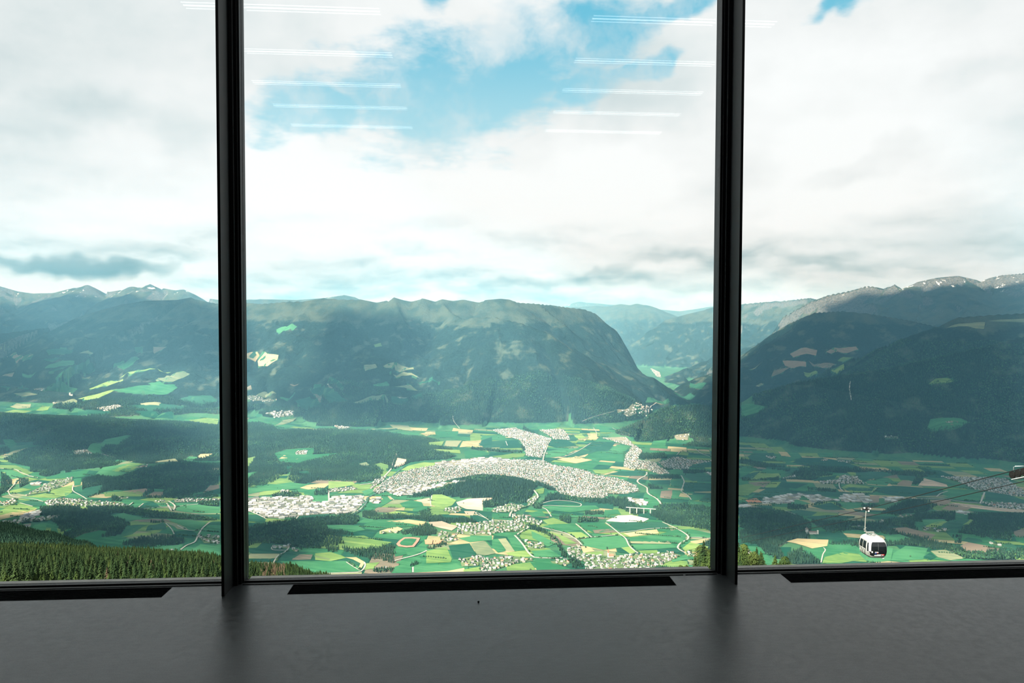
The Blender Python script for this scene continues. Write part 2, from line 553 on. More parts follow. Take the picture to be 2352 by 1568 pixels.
def vnoise(x, y):
    xi = np.floor(x).astype(np.int64); yi = np.floor(y).astype(np.int64)
    xf = x - xi; yf = y - yi
    xf = xf * xf * xf * (xf * (xf * 6 - 15) + 10); yf = yf * yf * yf * (yf * (yf * 6 - 15) + 10)

    def h(a, b): return _val[_perm[(a + _perm[b & 511]) & 511]]
    a = h(xi, yi); b = h(xi + 1, yi); c = h(xi, yi + 1); d = h(xi + 1, yi + 1)
    return (a * (1 - xf) + b * xf) * (1 - yf) + (c * (1 - xf) + d * xf) * yf


def fbm(x, y, octs=4, gain=0.5):
    s = np.zeros_like(x); a = 1.0; t = 0.0
    for i in range(octs):
        s += a * vnoise(x + 17.3 * i, y - 9.1 * i); t += a
        a *= gain; x = x * 2.03; y = y * 2.03
    return s / t


def ridged(x, y, octs=5):
    s = np.zeros_like(x); a = 1.0; t = 0.0; w = 1.0
    for i in range(octs):
        n = 1 - np.abs(vnoise(x + 31.7 * i, y + 5.9 * i)); n = n * n * w
        s += a * n; t += a; w = np.clip(n * 1.6, 0, 1)
        a *= 0.5; x = x * 2.07; y = y * 2.07
    return s / t


# ------------------------------------------------------------------ ridges: crest lines with their distance (m)
FLOOR_Z = -1440.0
# (crest points (px, py, depth), foot distance, profile, spur strength)
RIDGES = [
    # far skyline on the left
    ([(-420, 690, 19500), (-200, 650, 19500), (-60, 640, 19500), (0, 657, 19500), (40, 668, 19500), (75, 673, 19500), (120, 672, 19500), (160, 662, 19500), (183, 659, 19400),
      (201, 653, 19300), (220, 662, 19300), (250, 669, 19300), (275, 665, 19300), (300, 657, 19300), (322, 660, 19200), (345, 652, 19000),
      (365, 661, 19000), (385, 663, 19000), (402, 666, 18800), (422, 664, 18600), (440, 677, 18500), (470, 684, 18500), (520, 690, 18500), (600, 686, 19500),
      (680, 688, 19500), (740, 684, 19500), (790, 677, 19000), (815, 682, 19000), (860, 700, 19000)], 5200, 1.25, 1.0),
    # rounded mountain before it
    ([(-350, 830, 12600), (-150, 795, 13000), (0, 766, 13300), (122, 750, 13500), (179, 728, 13500), (230, 712, 13500), (281, 699, 13500), (332, 690, 13500), (408, 688, 13500),
      (439, 682, 13500), (459, 689, 13500), (500, 697, 13300), (545, 693, 12800)], 3500, 1.15, 0.9),
    # long massif in the middle, its crest sinking into the side valley
    ([(545, 693, 12800), (600, 697, 12500), (660, 692, 12300), (700, 691, 12200), (740, 684, 12200), (790, 687, 12100), (830, 687, 12000), (865, 694, 12000),
      (890, 689, 12000), (905, 682, 12000), (925, 688, 12000), (945, 692, 12000), (960, 688, 12000), (970, 684, 12000), (1000, 692, 12000), (1015, 686, 12000), (1040, 690, 12000),
      (1065, 687, 12000), (1100, 694, 12000), (1115, 688, 12000), (1150, 685, 12000), (1170, 687, 12000), (1190, 694, 12100), (1240, 697, 12300, .72),
      (1300, 705, 12600, .5)], 2850, 1.12, 1.0),
    ([(1260, 699, 12400), (1300, 705, 12600), (1340, 709, 12900), (1368, 719, 13100)], 1330, 0.72, 0.8),
    ([(905, 684, 12000), (915, 712, 11600), (930, 740, 11200)], 1500, 1.0, 0.6),
    ([(1010, 688, 12000), (1035, 715, 11500), (1060, 730, 11200)], 1500, 1.0, 0.6),
    ([(1240, 698, 12200), (1300, 745, 11900), (1350, 790, 11900), (1400, 840, 12000, .8), (1440, 885, 12100, .6)], 1100, 1.0, 0.8),
    # front spur of the massif
    ([(1010, 742, 11500), (1050, 732, 11200), (1090, 728, 11000), (1140, 728, 10900), (1200, 742, 10700), (1260, 764, 10600), (1310, 792, 10600),
      (1360, 834, 10700, .75), (1400, 872, 10800, .6), (1432, 915, 10900, .4)], 1900, 1.05, 1.1),
    ([(1140, 728, 10900), (1150, 790, 10300), (1165, 860, 9900), (1175, 930, 9500)], 900, 1.0, 0.8),
    ([(1200, 742, 10700), (1250, 820, 10300), (1280, 890, 10000), (1300, 945, 9800)], 800, 1.0, 0.8),
    ([(640, 720, 11900), (700, 745, 11500), (790, 780, 11100), (880, 830, 10600), (960, 880, 10200), (1040, 935, 9800), (1090, 972, 9400)], 1300, 1.05, 0.8),
    ([(720, 735, 11600), (690, 800, 11200), (660, 850, 10900)], 1300, 1.0, 0.8),
    # far head of the side valley
    ([(1180, 705, 29000), (1300, 706, 29000), (1370, 702, 29000), (1440, 697, 28500), (1480, 697, 28000), (1500, 711, 27500), (1530, 731, 27000), (1560, 756, 26500)], 6500, 1.1, 1.0),
    ([(1330, 690, 36000), (1560, 712, 36000), (1640, 700, 36000)], 7000, 1.1, 0.8),
    ([(1478, 800, 22500), (1500, 768, 22500), (1531, 733, 22500), (1580, 719, 22500), (1620, 710, 22500), (1655, 702, 22000), (1707, 697, 21500), (1760, 692, 21000),
      (1800, 690, 20500), (1860, 683, 20000), (1900, 690, 19500)], 2600, 1.1, 1.0),
    # snow streaked range on the right
    ([(1800, 725, 16600, .3), (1865, 690, 16200, .36), (1900, 677, 16000, .4), (1950, 667, 15800, .46), (1990, 656, 15600, .55), (2010, 657, 15500, .6), (2030, 662, 15500, .65),
      (2055, 653, 15300, .75), (2070, 660, 15200), (2090, 656, 15200), (2110, 646, 15000), (2150, 637, 15000), (2200, 632, 15000), (2240, 641, 15000),
      (2256, 646, 15000), (2270, 638, 14800), (2300, 631, 14800), (2352, 627, 14500), (2480, 640, 14500), (2760, 650, 14500)], 5000, 1.15, 1.1),
    ([(2256, 646, 15000), (2240, 690, 14000), (2210, 725, 13200)], 1800, 1.0, 0.8),
    ([(2055, 653, 15300), (2090, 700, 14400), (2130, 740, 13600)], 1800, 1.0, 0.8),
    # dark forested mountain in front of it
    ([(1648, 858, 14300, .25), (1706, 812, 13600, .42), (1766, 771, 13000, .6),  (1817, 740, 12600), (1869, 717, 12300), (1937, 713, 12000), (2000, 720, 11900), (2080, 733, 11600),
      (2150, 748, 11300)], 2300, 1.1, 0.9),
    # nearer ridge with the summit meadow
    ([(1880, 858, 9700), (1965, 820, 9500), (2023, 797, 9300), (2080, 774, 9100), (2166, 744, 9000), (2200, 728, 9000), (2280, 722, 8900), (2352, 718, 8800), (2500, 700, 8700),
      (2800, 690, 8700)], 2300, 1.1, 0.9),
    # forested shoulder along the valley on the right
    ([(1640, 958, 9500), (1690, 932, 9200), (1731, 905, 8900), (1823, 878, 8500), (1923, 862, 8200), (2037, 845, 8100), (2150, 820, 8000), (2280, 790, 7900), (2352, 770, 7800),
      (2500, 740, 7700), (2800, 700, 7600)], 1500, 1.15, 0.9),
    # forested hill at the mouth of the side valley
    ([(1478, 962, 8400), (1530, 934, 8500), (1600, 929, 8600), (1660, 932, 8700), (1720, 930, 8900)], 640, 0.95, 0.4),
    # wooded plateau on the left
    ([(-300, 940, 8700), (-100, 945, 8600), (0, 950, 8600), (90, 955, 8500), (200, 963, 8400), (330, 968, 8400), (420, 975, 8300), (510, 986, 8200)], 1500, 1.1, 0.5),
    ([(510, 986, 8200), (600, 996, 8000), (700, 994, 8000), (800, 998, 7900), (900, 1010, 7600), (965, 1030, 7200)], 1500, 1.2, 0.3),
    ([(900, 1010, 7600), (940, 1060, 6700)], 500, 1.0, 0.2),
    # slope above the left basin
    ([(-300, 860, 10800), (-100, 880, 10600), (60, 893, 10400), (150, 900, 10300)], 900, 1.0, 0.4),
    ([(180, 912, 9900), (260, 890, 10100), (340, 868, 10500), (420, 852, 10900), (480, 850, 11100)], 1000, 0.8, 0.3),
]
# lone hills: top pixel, depth, half width across, half depth, (turn)
BUMPS = [
    (1128, 1098, 5720, 430, 300), (170, 1016, 7300, 480, 260), (410, 1010, 7400, 520, 300), (395, 1062, 6650, 520, 300), (190, 1166, 5250, 420, 170),
    (300, 1176, 5000, 420, 160), (650, 1203, 4800, 400, 230), (600, 1080, 6300, 420, 220), (1760, 1168, 5150, 420, 260), (1560, 1168, 5250, 300, 150),
    (2120, 1148, 5350, 420, 180), (2200, 1182, 4850, 500, 180), (2010, 1210, 4550, 520, 160), (1480, 1152, 5500, 260, 130),
    (700, 1255, 4250, 260, 90), (330, 1240, 4300, 300, 110), (20, 1095, 6250, 260, 160), (450, 1100, 6150, 300, 160), (100, 975, 8000, 300, 160),
    (600, 968, 9300, 260, 160), (1900, 1075, 6600, 420, 160), (2080, 1080, 6500, 300, 160),
]

# slope below the viewer: tangent of the angle below eye level, by pixel column and depth
HS_D = np.array([20, 60, 150, 250, 400, 600, 900, 1100, 1500, 2000, 2500, 3000, 3600, 5000.])
HS_PX = np.array([-700, 0, 100, 180, 300, 450, 560, 650, 730, 850, 1450, 1560, 1640, 1720, 1800, 1880, 2400, 3200.])
HS_T = np.array([
    [.80, .52, .44, .405, .378, .358, .348, .335, .32, .29, .30, .34, .43, .50],
    [.80, .52, .44, .410, .386, .368, .351, .342, .345, .328, .306, .335, .44, .55],
    [.80, .52, .44, .410, .387, .370, .354, .345, .350, .335, .322, .350, .44, .55],
    [.80, .52, .44, .410, .388, .371, .356, .347, .358, .345, .336, .372, .45, .55],
    [.80, .52, .44, .412, .390, .373, .357, .349, .372, .375, .385, .41, .47, .55],
    [.80, .52, .45, .415, .393, .376, .360, .354, .385, .41, .43, .45, .49, .55],
    [.80, .52, .45, .42, .398, .384, .373, .370, .41, .44, .45, .46, .50, .55],
    [.80, .53, .46, .43, .405, .392, .374, .374, .42, .45, .46, .47, .51, .55],
    [.80, .53, .46, .43, .41, .40, .388, .390, .43, .46, .47, .48, .52, .55],
    [.80, .54, .47, .44, .43, .42, .415, .42, .44, .47, .48, .49, .52, .55],
    [.80, .54, .47, .44, .43, .43, .43, .43, .45, .47, .48, .49, .52, .55],
    [.80, .54, .44, .384, .39, .42, .43, .43, .45, .47, .48, .49, .52, .55],
    [.80, .52, .42, .358, .372, .41, .43, .43, .45, .47, .48, .49, .52, .55],
    [.80, .52, .42, .360, .374, .41, .43, .43, .45, .47, .48, .49, .52, .55],
    [.80, .53, .43, .372, .38, .41, .43, .43, .45, .47, .48, .49, .52, .55],
    [.80, .54, .45, .41, .41, .42, .43, .43, .45, .47, .48, .49, .52, .55],
    [.80, .54, .46, .43, .43, .43, .43, .43, .45, .47, .48, .49, .52, .55],
    [.80, .54, .46, .43, .43, .43, .43, .43, .45, .47, .48, .49, .52, .55]])


def interp2(xs, ys, T, x, y):
    i = np.clip(np.searchsorted(xs, x) - 1, 0, len(xs) - 2); j = np.clip(np.searchsorted(ys, y) - 1, 0, len(ys) - 2)
    fx = np.clip((x - xs[i]) / (xs[i + 1] - xs[i]), 0, 1); fy = np.clip((y - ys[j]) / (ys[j + 1] - ys[j]), 0, 1)
    fx = fx * fx * (3 - 2 * fx)
    return (T[i, j] * (1 - fx) + T[i + 1, j] * fx) * (1 - fy) + (T[i, j + 1] * (1 - fx) + T[i + 1, j + 1] * fx) * fy


def sst(x, a, b):
    t = np.clip((x - a) / (b - a), 0, 1)
    return t * t * (3 - 2 * t)


def base_floor(x, y):
    z = np.full_like(x, FLOOR_Z)
    z += 95 * sst(y, 5300, 4200)                                  # terrace of the near village
    u = x / np.maximum(y, 1)
    z += 110 * sst(u, -0.28, -0.42) * sst(y, 8200, 10000)         # raised basin far left
    z += 60 * sst(u, -0.05, -0.28) * sst(y, 8800, 10500)
    z += 9 * fbm(x / 900, y / 900, 3) * sst(y, 2500, 4000)
    return z


def terrain(x, y):
    wx = x + 160 * fbm(x / 1500, y / 1500, 3); wy = y + 160 * fbm(x / 1500 + 40, y / 1500 + 7, 3)
    bf = base_floor(x, y)
    h = bf.copy()
    amt = sst(y, 5500, 8500)
    rn = ridged(x / 1700 + 3.1, y / 1700, 5)
    fn = fbm(x / 420, y / 420, 4)
    rn2 = ridged(x / 820 + 11, y / 820 + 4, 4)
    for pts, L, prof, spur in RIDGES:
        p = np.array([tuple(t_) + (1.0,) * (4 - len(t_)) for t_ in pts], float); q = P3(p[:, 0], p[:, 1], p[:, 2]); q = np.column_stack([q, p[:, 3]])
        # only work near this ridge
        sel = np.where((x > q[:, 0].min() - L * 1.4) & (x < q[:, 0].max() + L * 1.4) & (y > q[:, 1].min() - L * 1.4) & (y < q[:, 1].max() + L * 1.4))[0]
        if len(sel) == 0: continue
        X = x[sel]; Y = y[sel]
        base = bf[sel] - 30
        zr = q[:, 2].max() - FLOOR_Z
        top = np.full(len(sel), -1.0); best = np.zeros(len(sel)); zc = np.full(len(sel), FLOOR_Z); ss = np.zeros(len(sel)); Le = np.full(len(sel), 1.0); s0 = 0.0
        for a, b in zip(q[:-1], q[1:]):
            dx_, dy_ = b[0] - a[0], b[1] - a[1]; l2 = dx_ * dx_ + dy_ * dy_
            t = np.clip(((X - a[0]) * dx_ + (Y - a[1]) * dy_) / l2, 0, 1)
            d = np.hypot(X - a[0] - t * dx_, Y - a[1] - t * dy_)
            z_ = a[2] + t * (b[2] - a[2])
            le = L * (a[3] + t * (b[3] - a[3])) * np.clip(0.25 + 0.75 * (z_ - base) / zr, 0.3, 1.0)     # a low crest has a short flank
            v_ = (z_ - base) * np.clip(1.35 - d / le, 0, 2)
            k = v_ > top
            top[k] = v_[k]; best[k] = d[k]; zc[k] = z_[k]; ss[k] = (s0 + t * math.sqrt(l2))[k]; Le[k] = le[k]
            s0 += math.sqrt(l2)
        # spurs and gullies run down from the crest
        off = fbm(ss / (L * 0.22) + L, best / (L * 1.6) + L * 0.01, 3)
        rn_ = rn[sel] - 0.45
        frac = np.clip(best / Le, 0, 1)
        d2 = best * np.clip(1 + spur * (0.30 * off + 0.42 * rn_) * sst(frac, 0.0, 0.55), 0.86, 1.4)
        g = np.clip(1 - d2 / Le, 0, 1) ** prof
        zz = base + (zc - base) * g
        body = np.sin(np.pi * np.clip(g, 0, 1) ** 0.8)
        zz += spur * (70 * fn[sel] + 190 * (rn2[sel] - 0.42)) * body * (zc - base) / 1500
        zz = np.where(d2 < Le, zz, -1e5)
        hs = h[sel]
        kk = 25.0
        m = np.maximum(hs, zz); df = np.abs(hs - zz)
        h[sel] = m + np.where(df < kk * 2, kk * 0.25 * (1 - df / (kk * 2)) ** 2, 0)
    for px, py, dep, rx, ry in BUMPS:
        c = P3(px, py, float(dep))
        X = (x - c[0]) / rx; Y = (y - c[1]) / ry
        r2 = X * X + Y * Y
        k = r2 < 6
        top = c[2] - float(base_floor(np.array([c[0]]), np.array([c[1]]))[0])
        top = max(top, 25.0)
        h[k] = np.maximum(h[k], bf[k] + top * np.exp(-r2[k] * 1.1) * (1 + 0.25 * fn[k]))
    # hillside under the building
    d = y
    T = interp2(HS_PX, HS_D, HS_T, CX + FPX * x / np.maximum(y, 1), d)
    hz_ = CAM_H - T * y + 6 * fbm(x / 120, y / 120, 3) * sst(y, 100, 500)
    h = np.maximum(h, hz_)
    return h


# ------------------------------------------------------------------ terrain as a fan of columns round the window
rows = np.concatenate([np.geomspace(14, 420, 46)[:-1], np.linspace(420, 1250, 70)[:-1], np.geomspace(1250, 3600, 60)[:-1], np.linspace(3600, 9600, 210)[:-1],
                       np.linspace(9600, 16500, 150)[:-1], np.linspace(16500, 23500, 110)[:-1], np.geomspace(23500, 43000, 44)])
cols = np.linspace(-1.25, 1.25, 920)
NV, NU = len(rows), len(cols)
YY, UU = np.meshgrid(rows, cols, indexing='ij')
GX = (YY * UU).ravel(); GY = YY.ravel()
GZ = terrain(GX, GY)
ZG = GZ.reshape(NV, NU)


def ground_z(x, y):
    x = np.asarray(x, float); y = np.asarray(y, float)
    u = x / y
    fi = np.clip((u - cols[0]) / (cols[1] - cols[0]), 0, NU - 1.001); i = fi.astype(int); fx = fi - i
    j = np.clip(np.searchsorted(rows, y) - 1, 0, NV - 2); fy = np.clip((y - rows[j]) / (rows[j + 1] - rows[j]), 0, 1)
    return (ZG[j, i] * (1 - fx) + ZG[j, i + 1] * fx) * (1 - fy) + (ZG[j + 1, i] * (1 - fx) + ZG[j + 1, i + 1] * fx) * fy


def cast(px, py, dmin=60.0):
    """where the sight line through a photograph pixel meets the land (x, y, z); nan if it passes over"""
    d = ray(np.atleast_1d(np.asarray(px, float)), np.atleast_1d(np.asarray(py, float)))
    out = np.full((len(d), 3), np.nan)
    for k, v in enumerate(d):
        fi = np.clip((v[0] - cols[0]) / (cols[1] - cols[0]), 0, NU - 1.001); i = int(fi); fx = fi - i
        prof = ZG[:, i] * (1 - fx) + ZG[:, i + 1] * fx
        diff = prof - (CAM_H + v[2] * rows)
        hit = np.where((diff > 0) & (rows > dmin))[0]
        if len(hit):
            j = hit[0]
            if j == 0: continue
            t = diff[j - 1] / (diff[j - 1] - diff[j]); yy = rows[j - 1] + t * (rows[j] - rows[j - 1])
            out[k] = (v[0] * yy, yy, CAM_H + v[2] * yy)
    return out


def in_poly(x, y, poly):
    c = np.zeros(len(x), bool); n = len(poly)
    bx0, by0 = poly.min(0); bx1, by1 = poly.max(0)
    k = np.where((x >= bx0) & (x <= bx1) & (y >= by0) & (y <= by1))[0]
    if not len(k): return c
    X = x[k]; Y = y[k]; r = np.zeros(len(k), bool)
    for i in range(n):
        x0, y0 = poly[i]; x1, y1 = poly[(i + 1) % n]
        if y0 == y1: continue
        r ^= ((y0 > Y) != (y1 > Y)) & (X < (x1 - x0) * (Y - y0) / (y1 - y0) + x0)
    c[k] = r
    return c


# crops of the photograph the outlines below were read from: origin and scale
CROP = {1: (0, 600, 3.919), 2: (0, 980, 3.733), 3: (530, 650, 3.92), 4: (1100, 650, 3.92), 5: (530, 960, 3.92), 6: (1080, 960, 3.92),
        7: (1680, 600, 3.5), 8: (1680, 960, 3.5), 0: (0, 0, 1.0)}


def crop_px(c, pts):
    ox, oy, s = CROP[c]
    a = np.array(pts, float).reshape(-1, 2) / s
    return a + [ox, oy]


def ground_poly(c, pts, dmin=1500.0):
    a = crop_px(c, pts)
    g = cast(a[:, 0], a[:, 1], dmin)
    g = g[~np.isnan(g[:, 0])]
    return g[:, :2]

# ------------------------------------------------------------------ land cover outlines
FOREST = [
    (5, [78, 110, 230, 140, 450, 110, 700, 100, 1050, 100, 1250, 130, 1500, 150, 1700, 180, 1780, 240, 1760, 300, 1900, 330, 2050, 340, 1950, 370, 1750, 380, 1600, 400,
         1500, 460, 1370, 480, 1340, 560, 1150, 580, 950, 570, 780, 570, 600, 600, 520, 560, 540, 480, 420, 560, 300, 610, 90, 620]),
    (5, [90, 1000, 300, 960, 560, 910, 850, 900, 1100, 870, 1160, 900, 1130, 960, 860, 960, 870, 1010, 1000, 1020, 1190, 1090, 1180, 1130, 1050, 1140, 950, 1150, 800, 1180,
         620, 1190, 520, 1180, 480, 1140, 370, 1130, 230, 1140, 100, 1180]),
    (5, [860, 1170, 980, 1170, 960, 1210, 880, 1230]),
    (5, [980, 1160, 1100, 1190, 1200, 1190, 1350, 1160, 1490, 1150, 1470, 1260, 1480, 1320, 1430, 1310, 1350, 1280, 1200, 1270, 1050, 1220]),
    (5, [1620, 1040, 1750, 990, 1840, 1000, 1840, 1040, 1740, 1070, 1640, 1070]),
    (5, [1530, 1040, 1640, 1000, 1760, 960, 1850, 980, 1760, 990, 1650, 1020, 1560, 1060]),
    (5, [1180, 850, 1290, 840, 1330, 880, 1500, 850, 1600, 890, 1800, 880, 2000, 900, 2230, 920, 2200, 950, 1980, 950, 1750, 930, 1600, 910, 1400, 910, 1290, 920, 1190, 890]),
    (5, [1690, 840, 1760, 810, 1800, 830, 1810, 880, 1700, 880]),
    (5, [1590, 720, 1700, 660, 1900, 640, 1900, 690, 1700, 720]),
    (5, [760, 660, 880, 650, 880, 695, 760, 700]), (5, [365, 680, 600, 670, 640, 700, 365, 710]),
    (5, [1770, 1180, 1900, 1130, 1950, 1120, 1940, 1150, 1780, 1200]), (5, [1280, 1360, 1500, 1370, 1700, 1310, 1690, 1340, 1500, 1395, 1280, 1395]),
    (5, [135, 50, 250, 35, 380, 70, 420, 110, 260, 95, 140, 90]),
    (0, [1000, 1128, 1040, 1108, 1080, 1100, 1130, 1096, 1180, 1100, 1220, 1112, 1226, 1128, 1218, 1146, 1212, 1158, 1180, 1160, 1146, 1162, 1110, 1168, 1108, 1152, 1080, 1143,
         1040, 1142, 1010, 1136]),
    (6, [700, 690, 780, 680, 860, 710, 1000, 725, 1200, 735, 1260, 720, 1400, 730, 1520, 800, 1600, 850, 1480, 880, 1380, 830, 1330, 800, 1240, 780, 1100, 770, 950, 750, 760, 740, 650, 760]),
    (6, [1650, 800, 1800, 780, 2000, 790, 2220, 810, 2210, 1030, 2050, 1000, 1900, 970, 1750, 940, 1620, 880]),
    (6, [1500, 320, 1750, 320, 1780, 360, 1600, 380, 1500, 360]),
    (6, [1470, 150, 1500, 100, 1560, 40, 1620, -20, 1700, -60, 2230, -60, 2230, 130, 1900, 130, 1780, 200, 1600, 210, 1480, 190]),
    (6, [2000, 200, 2220, 200, 2220, 270, 2030, 260, 1900, 250]), (6, [1600, 520, 1880, 520, 1900, 555, 1600, 550]), (6, [1600, 600, 1760, 640, 1620, 640]),
    (6, [800, 890, 900, 890, 910, 950, 800, 940]), (6, [1030, 850, 1200, 840, 1200, 870, 1030, 880]), (6, [960, 900, 1150, 910, 1150, 930, 970, 940]),
    (6, [560, 780, 650, 760, 640, 820, 570, 820]), (6, [2110, 1110, 2210, 1100, 2210, 1190, 2120, 1170]), (6, [870, 1250, 960, 1260, 1010, 1350, 930, 1370]),
    (6, [490, 960, 600, 980, 700, 1040, 790, 1090, 840, 1200, 870, 1250, 830, 1250, 780, 1120, 690, 1060, 560, 1010]),
    (6, [550, 500, 620, 560, 700, 600, 840, 640, 820, 670, 700, 640, 600, 600]), (6, [0, 265, 250, 290, 450, 300, 480, 320, 200, 300, 0, 280]),
    (6, [420, 220, 490, 270, 490, 300, 440, 260]), (6, [1700, 450, 1950, 470, 2200, 480, 1950, 500]),
    (6, [480, 70, 560, 130, 630, 160, 560, 160, 470, 100]),
    (2, [-50, -40, 1890, -40, 1890, 290, 1500, 300, 1250, 320, 1050, 290, 870, 230, 900, 180, 1100, 90, 1140, 70, 900, 100, 700, 130, 300, 150, 250, 140, 390, 30, 200, 40, 100, 70, -50, 80]),
    (2, [30, 280, 250, 190, 480, 160, 550, 200, 620, 230, 850, 240, 1030, 280, 850, 350, 600, 370, 260, 390, 250, 340, 100, 310]),
    (2, [700, 450, 850, 420, 1000, 440, 1200, 370, 1500, 310, 1880, 320, 1880, 500, 1700, 570, 1580, 600, 1400, 590, 1410, 540, 1200, 530, 900, 560, 760, 610, 700, 560]),
    (2, [110, 90, 180, 65, 240, 90, 200, 120, 110, 120]),
    (2, [350, 690, 500, 680, 680, 690, 1000, 680, 1150, 700, 1400, 740, 1700, 770, 1880, 810, 1700, 800, 1300, 780, 1060, 740, 900, 750, 1050, 800, 1120, 840, 1050, 910, 900, 960,
         620, 970, 540, 940, 480, 830, 350, 760]),
    (2, [190, 810, 480, 780, 470, 800, 190, 830]), (2, [1040, 1010, 1200, 960, 1400, 940, 1580, 960, 1580, 1000, 1300, 1040, 1060, 1030]),
    (2, [0, 400, 70, 410, 110, 480, 60, 560, 0, 600]), (2, [160, 450, 240, 450, 240, 490, 170, 520]), (2, [1700, 640, 1880, 640, 1880, 680, 1720, 680]),
    (2, [330, 390, 500, 370, 510, 410, 350, 430]), (2, [550, 370, 610, 360, 610, 390, 560, 400]), (2, [860, 330, 1050, 300, 940, 390, 870, 380]),
    (2, [0, 110, 80, 110, 90, 160, 0, 150]), (2, [-10, 190, 60, 180, 90, 210, 0, 260]), (2, [1240, 560, 1320, 525, 1320, 580, 1240, 590]),
    (2, [960, 560, 1100, 700, 960, 690]), (2, [1100, 590, 1880, 590, 1880, 610, 1300, 620]), (2, [1300, 815, 1400, 815, 1390, 835, 1300, 830]),
    (8, [60, 740, 200, 730, 400, 750, 560, 800, 650, 870, 620, 990, 450, 1000, 380, 1040, 430, 1150, 300, 1100, 200, 1030, 60, 1000]),
    (8, [380, 500, 480, 460, 560, 400, 700, 420, 830, 460, 620, 500]),
    (8, [1280, 720, 1400, 670, 1560, 660, 1650, 710, 1500, 760, 1300, 780, 1200, 770]),
    (8, [640, 830, 900, 840, 1200, 850, 1500, 770, 1800, 760, 1800, 830, 1480, 840, 1470, 880, 1600, 980, 1400, 1010, 1250, 1000, 1240, 940, 1000, 900, 800, 930, 700, 880]),
    (8, [1900, 780, 2400, 770, 2400, 900, 2250, 940, 2250, 990, 2000, 960, 1830, 920, 1920, 840]),
    (8, [780, 1020, 1000, 990, 1600, 990, 1850, 1050, 1950, 1120, 1880, 1140, 1500, 1030, 1000, 1035]), (8, [1900, 1090, 2400, 1050, 2400, 1140, 1900, 1140]),
    (8, [450, 1100, 560, 1050, 720, 1160, 700, 1175, 430, 1170]), (8, [1480, 480, 1550, 490, 1510, 540, 1450, 540]),
    (8, [70, 330, 400, 390, 560, 410, 540, 440, 200, 400, 70, 360]), (8, [500, 350, 700, 390, 1000, 400, 1300, 430, 1700, 450, 1500, 480, 1270, 460, 1050, 440, 700, 440]),
    (8, [620, 570, 850, 580, 840, 600, 620, 590]), (8, [80, 490, 380, 480, 380, 500, 80, 510]), (8, [460, 700, 620, 710, 600, 740, 460, 740]),
    (8, [1780, 960, 1860, 960, 1850, 1010, 1800, 1020]), (8, [700, 680, 1000, 700, 1250, 710, 1000, 725, 640, 705]),
    (1, [900, 1180, 1100, 1180, 1280, 1220, 1100, 1235, 920, 1225]), (1, [700, 1260, 790, 1245, 920, 1265, 900, 1285, 720, 1280]), (1, [780, 1390, 1100, 1360, 1150, 1340, 1200, 1395, 800, 1400]),
]
